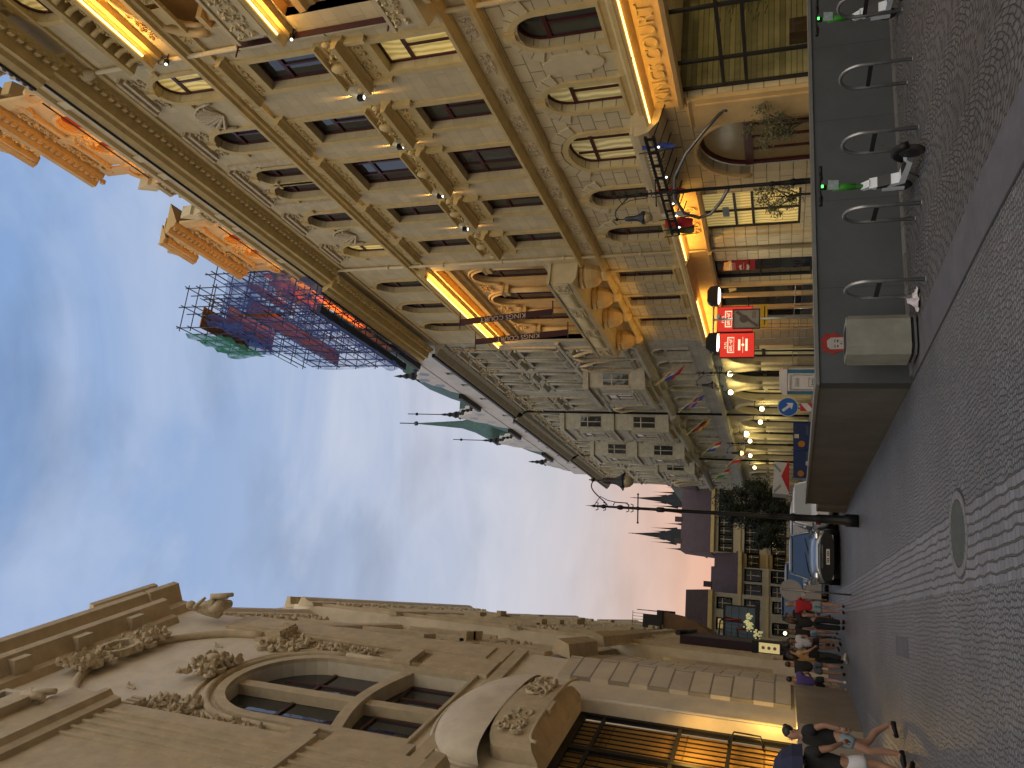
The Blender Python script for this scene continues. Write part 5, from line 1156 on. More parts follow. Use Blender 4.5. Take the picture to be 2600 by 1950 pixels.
far_house(5.9, 8.35, 110, -.5, 7.3, 3, 2, m_yel, 10.6, m_tile, 'narrow mustard yellow house between its cream neighbours', ww=.5, wh=1.3, sky=0)
far_house(2.3, 5.9, 100, -.5, 6.8, 2, 2, m_beige, 10.2, m_tile, 'beige two-storey house with plum roof at the end of the street', ww=1.2, wh=1.7, sky=1)
far_house(-2.0, 2.4, 90, -.5, 9.4, 2, 3, m_beige, 11.9, m_tile, 'tall beige house with plum mansard and lit dormer left of the street end', ww=1.0, wh=1.3, lit=(4,), roofy=1.2)
far_house(11.5, 24, 135, -.5, 12.8, 4, 3, m_beige, 20.6, m_slate, 'grey gabled house rising behind the cream row', gab=2.5)
far_house(17, 40, 100, -.5, 13, 6, 3, m_beige, 17, m_tile, 'plain plaster house behind the corner of the ornate building')
# twin-spired gothic church far off
ch = empty('gothic_church', (45, 400, 0), 0, 'dark twin-spired gothic church on the skyline', 'church')
m_spire = mat('dark_spires', (.008, .011, .016), .8, var=.2, vs=.2)
m_tower = mat('church_stone', (.02, .026, .032), .9, var=.2, vs=.2)
def spire(q, x, base, h, w):
    q.lathe([(w, 0), (w * .6, h * .2), (w * .42, h * .32), (w * .16, h * .68), (w * .06, h * .86), (w * .03, h)], (x, 0), 8, base, sm=False); q.ball((x, 0, base + h * .9), w * .09, 6, 4)
for cx in (54.9 - 45, 36.4 - 45):
    q = MB(); q.box(cx - 3.4, cx + 3.4, -3.4, 3.4, 0, 54); q.build('tower', m_tower, ch)
    q = MB(); spire(q, cx, 54, 23, 3.3)
    for e, bz, hh, w in ((-3.6, 52, 13, .9), (3.6, 52, 13.5, .9), (-1.9, 58, 7, .6), (1.9, 58, 7, .6), (-6.4, 50, 8, .6), (6.2, 50, 8.5, .6)): spire(q, cx + e, bz, hh, w)
    q.build('spires', m_spire, ch)
q = MB(); q.prism([(-16, 40), (18, 40), (14, 47), (-12, 47)], 5, 40); q.build('nave_roof', m_tower, ch)

# ------------------------------------------------------------------ trees and plants
def leafy(name, parent, c, rad, n, size, m, seed, clumps=26):
    rnd = random.Random(seed); q = MB(); cs = []
    for _ in range(clumps):
        a = rnd.uniform(0, 2 * pi); b = math.acos(rnd.uniform(-1, 1)); r = rnd.uniform(.45, 1)
        cs.append((c[0] + rad[0] * r * sin(b) * cos(a), c[1] + rad[1] * r * sin(b) * sin(a), c[2] + rad[2] * r * cos(b), rnd.uniform(.18, .36)))
    for _ in range(n):
        x, y, z, r = rnd.choice(cs); g = lambda: rnd.gauss(0, .5)
        p = Vector((x + rad[0] * r * g(), y + rad[1] * r * g(), z + rad[2] * r * g())); d = Vector((g(), g(), g())).normalized(); e = d.orthogonal().normalized(); s = size * rnd.uniform(.6, 1.4)
        k = [q.pt(*(p + d * s)), q.pt(*(p + e * s * .35)), q.pt(*(p - d * s)), q.pt(*(p - e * s * .35))]; q.face(k)
    return q.build(name, m, parent)
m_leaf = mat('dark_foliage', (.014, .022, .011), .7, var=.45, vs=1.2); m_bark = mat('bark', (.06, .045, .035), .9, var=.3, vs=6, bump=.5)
tr = empty('street_tree', (9.3, 70, -.3), 0, 'big dark leafy tree in front of the houses at the end of the street', 'tree')
q = MB(); q.tube([(0, 0, 0), (.1, 0, 1.5), (0, .1, 3.2)], [.25, .2, .13], 8)
for a in range(7): q.tube([(0, 0, 1.8 + a * .18), (1.2 * cos(a), 1.0 * sin(a * 1.7), 3.0 + a * .2), (2.4 * cos(a * 1.3), 1.6 * sin(a * 1.7), 4.2 + (a % 3))], [.1, .06, .02], 6)
q.build('trunk', m_bark, tr)
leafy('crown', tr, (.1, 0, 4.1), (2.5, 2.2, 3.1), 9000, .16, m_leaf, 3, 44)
tr2 = empty('street_tree', (6.4, 66, -.3), 0, 'smaller dark tree left of the big one, right behind the tall lamp post', 'tree')
q = MB(); q.tube([(0, 0, 0), (.05, 0, 2.6)], [.15, .08], 8); q.build('trunk', m_bark, tr2)
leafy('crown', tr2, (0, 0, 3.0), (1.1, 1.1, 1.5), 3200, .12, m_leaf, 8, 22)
m_olive = mat('olive_leaves', (.11, .115, .05), .6, var=.35, vs=5)
for i, (x, y, z, lab) in enumerate(((14.2, 20.9, -.15, 'potted olive tree nearer, by the lit doorway'), (13.9, 24.6, -.15, 'potted olive tree farther, in front of the door arch'), (14.1, 14.2, -.1, 'potted tree close to the big shop glass'))):
    ol = empty('olive_tree', (x, y, z), 0, lab, 'plant', 'potted olive trees by the hotel door')
    q = MB(); q.lathe([(.22, 0), (.3, .55), (.33, .6), (.28, .6), (.26, .5)], n=14); q.build('pot', m_dark, ol)
    q = MB(); q.tube([(0, 0, .5), (.05, .02, 1.2), (-.03, 0, 1.7)], [.05, .04, .03], 6)
    for a in range(9): q.tube([(0, 0, 1.2 + .08 * a), (.45 * cos(a * 2.1), .45 * sin(a * 2.1), 2.0 + .12 * (a % 4))], [.025, .008], 5)
    q.build('trunk', m_bark, ol)
    leafy('crown', ol, (0, 0, 2.15), (.62, .62, .78), 1500, .055, m_olive, 20 + i, 20)

# ------------------------------------------------------------------ scaffolding on the roof
sf = empty('roof_scaffold', (15, 36, 23.6), 0, 'blue-netted tube scaffold wrapping the roof gable, red sheets and green netting on it', 'scaffold')
def SF(): return MB('R', (0, 36, 23.6))
q = SF(); lay = (1.95, 1.0, -.5, -1.5)
ys = [31.3 + 1.32 * i for i in range(8)]; zs = [24.6, 26.0, 27.4, 28.8, 30.2, 31.4]
for p in lay:
    for y in ys: q.tube([(y, p, 23.9), (y, p, zs[-1] - (y - 31) * .12 + random.uniform(0, .8))], .035, 5)
    for z in zs: q.tube([(ys[0] - .4, p, z), (ys[-1] + .3, p, z)], .035, 5); q.tube([(ys[0] - .2, p, z + .55), (ys[-1] + .2, p, z + .55)], .025, 4)
for y in ys:
    for z in zs: q.tube([(y, 2.15, z), (y, -1.7, z)], .03, 5)
for i in range(0, 7, 2):
    for p in (1.97, .95): q.tube([(ys[i], p, zs[0]), (ys[i + 1], p, zs[2])], .03, 5); q.tube([(ys[i + 1], p, zs[2]), (ys[i], p, zs[4])], .03, 5)
for y in [33.2 + 1.1 * i for i in range(5)]:
    for p in (1.9, .6, -.6): q.tube([(y, p, 30.5), (y, p, 35.0 + random.uniform(-.3, .8))], .035, 5)
for z in (31.8, 33.0, 34.2, 35.0):
    for p in (1.9, .6, -.6): q.tube([(32.9, p, z), (37.9, p, z)], .03, 5)
    for y in (33.2, 35.4, 37.6): q.tube([(y, 2.1, z), (y, -.8, z)], .03, 5)
q.build('tubes', mat('scaffold_tube', (.02, .028, .055), .5, metal=.3), sf)
m_rs = mat('red_sheeting', (.6, .17, .045), .7, var=.3, vs=1.5)
for a, b, p, z, h in ((31.6, 36, -.3, 25.2, .75), (35, 40.4, -.5, 26.7, .7), (32, 38, -.7, 28.2, .7), (36.5, 40.4, .9, 24.9, .7), (33.5, 37.5, -.8, 30.4, .9), (34, 39, -1.1, 29.3, .8)):
    q = SF(); q.box(a, b, p - .03, p, z, z + h); q.build('red_sheet', m_rs, sf)
m_bd = mat('scaffold_boards', (.3, .15, .06), .8, var=.3, vs=3)
for z in zs[3:4]: q = SF(); q.box(ys[0], ys[-1], 1.05, 1.9, z - .05, z); q.build('deck', m_bd, sf)
for z in (31.8, 33.6): q = SF(); q.box(33.2, 37.6, .6, 1.9, z - .05, z); q.build('deck', m_bd, sf)
def net(a0, a1, z0, z1, p, nm, m, n=12, dz=0):
    q = SF(); rows = []
    for i in range(n + 1):
        rows.append([q.pt(a0 + (a1 - a0) * i / n, p + .12 * sin(i * 1.9 + j), z0 + (z1 - z0) * j / 5 + .1 * sin(i * 2.3) + dz * i / n) for j in range(6)])
    for A, B in zip(rows, rows[1:]):
        for j in range(5): q.face([A[j], B[j], B[j + 1], A[j + 1]], True)
    q.build(nm, m, sf)
def endnet(y, p0, p1, z0, z1, nm, m):
    q = SF(); rows = [[q.pt(y + .08 * sin(i + j), p0 + (p1 - p0) * i / 4, z0 + (z1 - z0) * j / 6) for j in range(7)] for i in range(5)]
    for A, B in zip(rows, rows[1:]):
        for j in range(6): q.face([A[j], B[j], B[j + 1], A[j + 1]], True)
    q.build(nm, m, sf)
thin = netting('thin_blue_net', (.03, .09, .36), .32)
net(31.2, 40.8, 23.9, 25.2, 2.1, 'blue_net', m_blue_net); endnet(31.2, 2.0, -1.2, 24, 30.5, 'blue_net', m_blue_net); net(31.1, 40.8, 24.0, 24.05, 1.2, 'blue_net', m_blue_net); net(31.3, 40.6, 28.6, 30.6, 1.0, 'blue_net', m_blue_net, dz=-1); net(31.2, 40.6, 25.2, 31.4, 2.08, 'blue_net', thin, dz=-1.2); net(32, 37.8, 30.8, 32.2, 2.0, 'blue_net', m_blue_net)
net(34.0, 38.3, 32.6, 35.3, 2.05, 'green_net', m_green_net); endnet(37.9, 2.0, -.6, 32.4, 35.1, 'green_net', m_green_net)
q = SF(); q.box(31.0, 40.8, 1.75, 2.15, 23.95, 24.2); q.build('base_tarpaulin', mat('dark_tarpaulin', (.02, .035, .09), .7), sf)
q = SF(); q.prism([(32.0, 24.5), (40.8, 24.5), (40.4, 27.6), (39, 28.3), (38.6, 30.2), (36.5, 31.2), (34.6, 30.2), (34.3, 28.3), (32.4, 27.6)], -1.9, -1.3); q.build('hidden_gable', m_ochre, sf)
lamp('AREA', (.2, .2, 1.1), 640, (1, .38, .07), sf, .5, 8, (.5, 0, 1), name='gable_light'); lamp('AREA', (-.6, .2, 3.2), 260, (1, .38, .07), sf, .5, 7, (.9, 0, .6), name='gable_light')
# ------------------------------------------------------------------ street lamps
def street_lamp(name, x, y, z, H, lab, arm=(1, 0), sc_=1.0, lit=False):
    e = empty(name, (x, y, z), 0, lab, 'street lamp', 'ornate black street lamps')
    q = MB(); q.lathe([(r * .6, h) for r, h in [(.27, 0), (.27, .3), (.2, .34), (.19, .9), (.2, .94), (.15, 1.05), (.15, 1.5), (.19, 1.55), (.12, 1.7), (.105, 2.1), (.14, 2.15), (.095, 2.25), (.08, H - 2.1), (.12, H - 2.05), (.12, H - 1.9), (.07, H - 1.85), (.065, H - 1.4), (.1, H - 1.35), (.065, H - 1.3), (.06, H - .95), (.12, H - .88), (.1, H - .8), (.055, H - .75), (.05, H - .45), (.11, H - .38), (.06, H - .3), (.045, H - .15), (.07, H - .1), (.02, H), (.005, H + .15)]], n=14)
    ax, ay = arm
    q.tube([(-ax * .45, -ay * .45, H - 1.35), (ax * .45, ay * .45, H - 1.35)], .018, 6); q.ball((ax * .45, ay * .45, H - 1.35), .03); q.ball((-ax * .45, -ay * .45, H - 1.35), .03)
    for s in (-1, 1):
        for hz in (H - .2, H - .42, H - 1.08, H - 1.2): q.tube([(0, 0, hz), (ax * .1 * s, ay * .1 * s, hz - .02), (ax * .13 * s, ay * .13 * s, hz + .05)], .015, 5)
    q.build('pole', m_black, e)
    q = MB(); P_ = []
    for k in range(17):
        t = k / 16; a = pi * t; P_.append((ax * (.84 * t ** .8), ay * (.84 * t ** .8), H - .5 + .62 * sin(a * .62) ** 1.2 * (1 - .28 * t)))
    P_[-1] = (ax * .84, ay * .84, H - .06); q.tube(P_, .017, 6)
    q.tube([(ax * .04, ay * .04, H - 1.1), (ax * .15, ay * .15, H - 1.05), (ax * .16, ay * .16, H - .7), (ax * .05, ay * .05, H - .65)], .016, 5)
    q.tube([(ax * .16, ay * .16, H - .75), (ax * .2, ay * .2, H - .5), (ax * .32, ay * .32, H - .28), (ax * .04, ay * .04, H - .12)], .012, 5)
    q.ball((ax * .84, ay * .84, H - .06), .055); q.tube([(ax * .84, ay * .84, H + .06), (ax * .84, ay * .84, H - .3)], .016, 5)
    q.build('arm', m_black, e)
    c = (ax * .84, ay * .84)
    q = MB(); q.lathe([(.02, 0), (.07, -.05), (.085, -.14), (.09, -.33), (.11, -.44), (.16, -.53), (.22, -.59), (.23, -.63), (.19, -.64), (.19, -.67)], c, 8, H - .3, sm=False)
    for k in range(4): a = k * pi / 2 + .3; q.prism([(c[0] + .19 * cos(a - .2), c[1] + .19 * sin(a - .2)), (c[0] + .29 * cos(a), c[1] + .29 * sin(a)), (c[0] + .19 * cos(a + .2), c[1] + .19 * sin(a + .2))], H - .97, H - .92, 'z')
    q.build('lantern_hood', mat('lantern_iron', (.03, .035, .045), .5, metal=.3), e)
    q = MB(); q.lathe([(.17, 0), (.175, -.07), (.15, -.16), (.08, -.24), (.02, -.26)], c, 14, H - .96)
    q.build('lantern_glass', mat('lit_lantern_glass', (.5, .4, .2), .3, emit=(1, .7, .3), es=2) if lit else mat('milky_lantern_glass', (.38, .32, .2), .3, var=.3, vs=6), e)
    return e
street_lamp('street_lamp', 2.63, 21.3, G(21.3), 6.98, 'ornate black street lamp standing in the roadway beside the parapet end, against the pink sky', (cos(.55), -sin(.2)))
street_lamp('street_lamp', 12.6, 21.5, -.2, 7.0, 'ornate black street lamp in front of the potted olive trees at the hotel door', (-.72, .5))
street_lamp('street_lamp', 13.75, 44.5, -.4, 6.9, 'ornate dark street lamp before the lit arcade, beyond the red sign', (-.8, .3))
street_lamp('street_lamp', 12.2, 57, -.4, 5.9, 'small dark street lamp farthest off, above the blue banners', (-.8, .3), lit=True)

# swan-necked pole with a street name plate, by the door
e = empty('swan_neck_pole', (14.9, 20.75, 3.2), 0, 'thick grey swan-necked pipe curving out from the lit pilaster over the olive tree', 'bracket')
q = MB(); q.tube([(0, .0, .15), (-.5, .3, .75), (-1.0, .7, 1.35), (-1.5, 1.2, 1.75), (-1.95, 1.7, 1.8), (-2.25, 2.25, 1.55), (-2.3, 2.55, 1.1), (-2.2, 2.5, .7), (-2.0, 2.1, .35), (-1.85, 1.6, .1)], .055, 8); q.ball((0, 0, .15), .14, 10, 6)
q.build('pipe', m_grey, e)
q = MB(); q.box(-2.35, -2.3, 1.95, 2.5, .1, .3); q.build('name_plate', mat('plate_enamel', (.2, .22, .24), .4), e)
# rack of flags over the entrance
e = empty('flag_rack', (14.4, 21, 5.3), 0, 'dark bar over the hotel entrance carrying lamps and small furled flags', 'flag rack')
q = MB(); q.box(-1.2, -1.12, -1.6, 4.6, -.1, -.02); q.box(-1.2, -1.12, -1.6, 4.6, .14, .22)
for k in range(9): q.box(-1.19, -1.13, -1.5 + k * .72, -1.44 + k * .72, -.1, .2); q.tube([(-1.1, -1.5 + k * .72, -.05), (.1, -1.3 + k * .72, -.3)], .02, 5)
q.build('bar', m_black, e)
q = MB()
for k in (0, 2, 4, 5, 6): q.ball((-1.2, -1.1 + k * .85, -.14), .035, 6, 4)
q.build('bulbs', m_lampw, e)
for k, (c, m) in enumerate(((-1.0, BLU), (1.6, RED), (3.2, WHT), (4.0, RED), (4.5, mat('furled_green', (.1, .13, .05), .8)))):
    f_ = empty('furled_flag', (13.2, 21 + c, 5.25), 0, ['furled blue flag on the rack over the entrance, nearest the pilaster', 'furled dark red flag in the middle of the rack over the entrance', 'furled white flag on the entrance rack', 'furled red flag beside the white one on the entrance rack', 'draped olive and red flag at the far end of the entrance rack'][k], 'flag', 'furled flags on the entrance rack')
    q = MB(); q.tube([(-.1, 0, .5), (0, 0, -.75)], .018, 5); q.build('staff', m_dark, f_)
    q = MB(); w = .1 if k < 3 else .22
    rows = [[q.pt(.02 + w * j / 2 + .03 * sin(i + j), .05 * sin(i * 1.3 + j * 2), .42 - i * .14) for j in range(4)] for i in range(8)]
    for A, B in zip(rows, rows[1:]):
        for j in range(3): q.face([A[j], B[j], B[j + 1], A[j + 1]], True)
    q.build('cloth', m, f_)

# double street light with a hanging map board, beyond the parapet
e = empty('twin_headed_light', (11.55, 30, -.4), 0, 'slim pale pole carrying two long glowing white lamp heads beyond the parapet', 'street light')
q = MB(); q.tube([(0, 0, -.5), (0, 0, 4.75)], .05, 8); q.tube([(-1.5, 0, 4.72), (1.4, 0, 4.72)], .035, 6); q.build('pole', mat('galvanised_pole', (.45, .45, .38), .35, metal=.6), e)
for a in (-1.42, .62):
    q = MB(); q.prism([(a, 4.55), (a + .82, 4.55), (a + .78, 4.86), (a + .6, 4.98), (a + .15, 4.98), (a + .03, 4.84)], -.16, .16); q.build('lamp_head', m_dark, e)
    q = MB(); q.ball((a + .42, 0, 4.53), .38, 12, 6, (1, .34, .2)); q.build('diffuser', m_lampw, e)
    lamp('AREA', (a + .42, 0, 4.38), 38, (1, .95, .75), e, .7, .25, (0, 0, -1), name='light')
q = MB(); q.tube([(.0, 0, 4.62), (.0, -.12, 4.5)], .03, 6); q.ball((.1, -.1, 4.5), .1); q.build('camera_ball', m_white, e)
e = empty('map_board', (11.47, 29.8, 2.5), 0, 'grey framed no-entry map board fixed across the pale pole', 'sign')
q = MB(); q.ring(rect(-.42, .42, 0, 1.05), rect(-.37, .37, .05, 1.0), -.04, .03); q.build('frame', m_black, e)
q = MB(); q.box(-.39, .39, -.02, .02, .03, 1.02); q.build('board', mat('board_grey', (.3, .29, .26), .5), e)
q = MB(); q.hexa([(-.36, -.03, .12), (-.27, -.03, .06), (.36, -.03, .86), (.27, -.03, .95), (-.36, -.022, .12), (-.27, -.022, .06), (.36, -.022, .86), (.27, -.022, .95)])
q.prism([(.17 * cos(2 * pi * k / 16), .62 + .17 * sin(2 * pi * k / 16)) for k in range(16)], -.034, -.022)
for z in (.16, .22, .28): q.box(.02, .3, -.03, -.022, z, z + .02)
q.build('markings', mat('board_ink', (.12, .1, .1), .6), e)

# red light boxes of the shop
m_redbox = mat('red_lightbox', (.3, .02, .015), .4, var=.06, emit=(1, .055, .035), es=.6)
m_glyph = emis('glowing_lettering', (1, .8, .5), 1.3)
def lightbox(x, y, z, w, h, lab):
    e = empty('lightbox_sign', (x, y, z), 0, lab, 'sign', 'red illuminated shop signs')
    q = MB(); q.ring(rect(-w / 2, w / 2, 0, h), rect(-w / 2 + .03, w / 2 - .03, .03, h - .03), -.1, .1); q.tube([(w / 2, 0, .2), (w / 2 + .5, 0, .2)], .03, 6); q.tube([(w / 2, 0, h - .2), (w / 2 + .5, 0, h - .2)], .03, 6); q.build('case', m_dark, e)
    q = MB(); q.box(-w / 2 + .02, w / 2 - .02, -.09, .09, .02, h - .02); q.build('face', m_redbox, e)
    q = MB(); k = w / 1.3; p0, p1 = -.105, -.09
    q.ring(rect(-.42 * k, .42 * k, .98 * h / 1.7, 1.32 * h / 1.7), rect(-.37 * k, .37 * k, 1.03 * h / 1.7, 1.27 * h / 1.7), p0, p1)
    r2 = random.Random(8)
    for i in range(6):
        a = -.31 * k + i * .112 * k; zb = 1.08 * h / 1.7; zt = 1.22 * h / 1.7
        if i == 3: q.ball((a + .03, p0, (zb + zt) / 2), .025, 6, 4); continue
        q.box(a, a + .022, p0, p1, zb, zt)
        if i % 2: q.box(a, a + .075 * k, p0, p1, zt - .02, zt)
        else: q.box(a, a + .075 * k, p0, p1, zb, zb + .02)
        q.box(a + .06 * k, a + .08 * k, p0, p1, zb + .02, zt - .03) if i in (0, 1, 4) else None
    for i in range(4):
        a = -.18 * k + i * .095 * k; zb = 1.36 * h / 1.7; q.box(a, a + .018, p0, p1, zb, zb + .1); q.box(a, a + .06 * k, p0, p1, zb + (.0 if i % 2 else .08), zb + (.02 if i % 2 else .1))
    q.box(-.29 * k, .29 * k, p0, p1, .68 * h / 1.7, .79 * h / 1.7); q.box(-.32 * k, .32 * k, p0, p1, .33 * h / 1.7, .44 * h / 1.7); q.box(-.42 * k, .42 * k, p0, p1, .555 * h / 1.7, .57 * h / 1.7)
    q.ball((0, p0, .56 * h / 1.7), .07 * k, 8, 6, (1, .3, 1)); q.build('lettering', m_glyph, e)
    return e
lightbox(13.2, 38, 2.98, 1.3, 1.7, 'large bright red light box sign hanging over the pavement, fully visible')
lightbox(13.3, 34.6, 2.95, 1.25, 1.6, 'red light box sign half hidden behind the map board and pale pole')
e = empty('yellow_plate', (13.2, 33.8, 2.3), 0, 'small yellow plate hanging under the farther end of the red sign', 'sign'); q = MB(); q.box(-.6, .5, -.02, .02, 0, .32); q.build('plate', mat('yellow_enamel', (.5, .3, .02), .5), e)
q = MB(); q.box(-.5, .4, -.03, -.02, .1, .14); q.build('dark_line', m_black, e)

# portable toilet
e = empty('portable_toilet', (10.6, 35.5, -.55), RAD(-24), 'pale and blue portable toilet cabin standing behind the parapet', 'toilet cabin')
q = MB(); q.box(-.55, .55, -.55, .55, .1, 2.05); q.build('cabin', mat('blue_plastic', (.02, .12, .2), .5, var=.15), e)
m_pl = mat('white_plastic', (.55, .52, .5), .45, var=.1)
q = MB(); q.prism([(-.6, 2.0), (.6, 2.0), (.58, 2.18), (.35, 2.34), (-.35, 2.34), (-.58, 2.18)], -.6, .6); q.build('roof', m_pl, e)
q = MB(); q.box(-.4, .4, -.6, -.55, .15, 1.98); q.ring(rect(-.36, .36, .3, 1.9), rect(-.3, .3, .36, 1.84), -.63, -.6); d = q.build('door', m_pl, e)
q = MB()
for z in (1.5, 1.56, 1.62): q.box(-.2, .2, -.61, -.6, z, z + .025)
q.build('vents', m_grey, d)
q = MB(); q.ring(rect(-.2, .2, .75, 1.1), rect(-.185, .185, .765, 1.085), -.612, -.6); q.build('label_frame', m_black, d)
text('toi', .26, m_black, d, axes((1, 0, 0), (0, 0, 1), (0, -.606, .93)), ext=.004)
q = MB(); q.box(.55, .6, -.35, .35, .15, 1.98); q.build('side_panel', m_pl, e)
# crowd barriers of wire along the pavement behind the parapet
for i, y in enumerate((29.5, 32.0, 34.4, 37.5)):
    e = empty('crowd_barrier', (12.3, y, -.4), RAD(90), ['steel crowd barrier nearest the pale pole', 'steel crowd barrier second behind the parapet', 'steel crowd barrier third, below the red sign', 'steel crowd barrier farthest, by the toilet cabin'][i], 'barrier', 'steel crowd barriers')
    q = MB(); q.tube([(-1.1, 0, .05), (-1.1, 0, 1.6), (1.1, 0, 1.6), (1.1, 0, .05), (-1.1, 0, .15)], .02, 6); q.tube([(-1.1, 0, 1.35), (1.1, 0, 1.35)], .012, 4)
    for k in range(21): q.tube([(-1.0 + k * .1, 0, .15), (-1.0 + k * .1, 0, 1.35)], .007, 4)
    q.build('frame', m_grey, e)
# blue arrow sign with red and white board
e = empty('keep_left_sign', (6.32, 24, -.3), 0, 'round blue arrow sign above a red and white striped board, seen over the parapet', 'sign')
q = MB(); q.tube([(0, .04, 0), (0, .04, 2.1)], .03, 8); q.build('post', m_grey, e)
def disc(q, r, c, p0, p1, n=32): q.prism([(c[0] + r * cos(2 * pi * k / n), c[1] + r * sin(2 * pi * k / n)) for k in range(n)], p0, p1)
q = MB(); disc(q, .3, (0, 1.8), -.01, .01); q.build('rim', WHT, e); q = MB(); disc(q, .28, (0, 1.8), -.014, -.01); q.build('disc', mat('sign_blue', (.01, .09, .35), .4, var=.05), e)
q = MB(); a_ = RAD(-40)
A = [(-.04, .2), (.04, .2), (.04, -.04), (.13, -.04), (0, -.2), (-.13, -.04), (-.04, -.04)]
rt = RAD(38)
q.prism([(x * cos(rt) - z * sin(rt), 1.8 + x * sin(rt) + z * cos(rt)) for x, z in A], -.02, -.014); q.build('arrow', WHT, e)
q = MB(); q.box(-.125, .125, -.01, .01, .4, 1.45); q.build('board', WHT, e)
q = MB()
for z in (.45, .85, 1.25): q.prism([(-.125, z), (.125, z + .2), (.125, min(1.45, z + .4)), (-.125, z + .2)], -.014, -.01)
q.build('red_stripes', RED, e)
# grey back of a round sign at the street end
e = empty('round_sign_back', (.9, 24.5, G(24.5)), RAD(12), 'grey back of a round traffic sign on a thin post beside the man in red', 'sign')
q = MB(); disc(q, .31, (0, 1.62), -.01, .01); q.build('disc', mat('sign_back', (.25, .23, .22), .45, var=.15), e)
q = MB(); q.tube([(0, -.03, 0), (0, -.03, 1.9)], .025, 6); q.build('post', m_grey, e)
q = MB(); q.box(-.2, .2, -.01, .01, .8, 1.2); q.build('plate', mat('sign_back', (.25, .23, .22), .45), e)
# tilted blue sign and banner fences, tent
e = empty('banner_fence', (10, 48, -.4), 0, 'dark blue banner fence with round orange emblems beyond the parapet', 'fence')
q = MB()
for x in (-1.7, 0, 1.7): q.tube([(x, 0, 0), (x, 0, 1.5)], .03, 6)
q.box(-1.7, 1.7, .02, .04, .3, 1.42); q.build('banner', mat('navy_banner', (.01, .03, .12), .7, var=.15), e)
q = MB(); disc(q, .2, (.35, .95), -.01, .02, 20); disc(q, .18, (-1.45, 1.0), -.01, .02, 20); q.build('orange_emblem', mat('orange_print', (.4, .16, .02), .7), e)
q = MB(); q.box(.7, .95, .0, .02, 1.1, 1.35); q.box(-.95, -.7, .0, .02, .5, .72); q.build('white_patches', WHT, e)
q = MB()
for x in (-.4, 1.2): q.box(x - .3, x + .3, .0, .02, .55, .7)
q.build('faded_print', mat('faded_print', (.04, .07, .14), .7), e)
e = empty('market_tent', (8.55, 50, -.4), 0, 'white market tent with a red triangular valance beyond the parked car', 'tent')
q = MB(); q.prism([(-1.0, 1.65), (1.0, 1.65), (1.05, 2.5), (-.95, 2.62)], 0, 1.6); q.build('canopy', mat('tent_white', (.5, .53, .55), .6), e)
q = MB(); q.prism([(-.95, 1.62), (1.25, 1.62), (.15, 2.1)], -.06, -.02); q.build('red_valance', RED, e)
q = MB()
for s in (-1, 1): q.prism([(s * .35, 2.15), (s * .5, 2.1), (s * .95, 2.5), (s * .8, 2.55)], -.03, -.01)
q.build('grey_print', mat('grey_print', (.2, .26, .32), .6), e)
q = MB()
for x in (-.9, .9):
    for y in (.05, 1.5): q.tube([(x, y, 0), (x, y, 1.7)], .03, 6)
q.build('legs', m_grey, e)
e = empty('info_pillar', (-1.0, 31, -.25), 0, 'lit pale yellow information panel on a dark post behind the people', 'sign')
q = MB(); q.box(-.2, .2, -.06, .06, 1.9, 2.75); q.tube([(0, 0, 0), (0, 0, 1.9)], .05, 8); q.box(-.22, .22, -.05, .05, 2.75, 2.95); q.build('case', m_black, e)
q = MB(); q.box(-.17, .17, -.075, -.06, 1.98, 2.7); q.build('panel', mat('lit_panel', (.5, .42, .22), .4, emit=(1, .8, .35), es=.4), e)
q = MB()
for i in range(3): disc(q, .06, (0, 2.15 + i * .2), -.085, -.075, 10)
q.build('print', mat('panel_print', (.25, .14, .1), .5), e)
e = empty('orange_lamp', (-.4, 29.6, 1.55), 0, 'small glowing bulb behind the people in the street', 'lamp'); q = MB(); q.ball((0, 0, 0), .06); q.build('bulb', m_lampy, e); q = MB(); q.tube([(0, 0, 0), (0, 0, -1.8)], .015, 5); q.build('stem', m_black, e)

# ------------------------------------------------------------------ bike racks, bin, scooters
rk = empty('bike_rack', (5.5, 10.3, G(10.3)), 0, '', 'bike rack', 'row of steel hoops in front of the parapet')
q = MB(); P_ = [(0, -.25, 0), (0, -.25, .62)] + [(0, -.25 + .25 * (1 - cos(pi * k / 12)), .66 + .26 * sin(pi * k / 12)) for k in range(13)] + [(0, .25, .62), (0, .25, 0)]
q.tube(P_, .026, 12); q.build('hoop', mat('brushed_steel', (.3, .31, .32), .33, metal=.85, var=.15, vs=8), rk)
q = MB(); q.box(-.006, .006, -.235, .235, .5, .56); q.build('crossbar', m_dark, rk)
q = MB(); q.lathe([(.05, 0), (.05, .012), (.03, .014)], (0, -.25), 12); q.lathe([(.05, 0), (.05, .012), (.03, .014)], (0, .25), 12); q.build('flange', m_grey, rk)
locs = [(9.12, 10.55, 'steel bike hoop at the top edge of the picture, scooter wheel behind it'), (7.74, 10.41, 'bare steel bike hoop between the frame edge and the parked scooter'), (6.5, 10.2, 'steel bike hoop right behind the rear wheel of the scooter'), (5.44, 10.28, 'steel bike hoop just past the scooter handlebar'), (4.32, 10.26, 'steel bike hoop nearest the concrete bin')]
for i, (x, y, l) in enumerate(locs):
    o = rk if i == 0 else copy_tree(rk); o.location = (x, y, G(y)); o.rotation_euler = (0, 0, RAD([-3, 2, 0, -4, 3][i])); o['label'] = l
bn = empty('concrete_bin', (3.86, 10.98, G(11)), RAD(4), 'square grey concrete litter bin with chamfered corners in front of the parapet', 'bin')
q = MB(); a, c = .29, .09; oc = [(-a + c, -a), (a - c, -a), (a, -a + c), (a, a - c), (a - c, a), (-a + c, a), (-a, a - c), (-a, -a + c)]
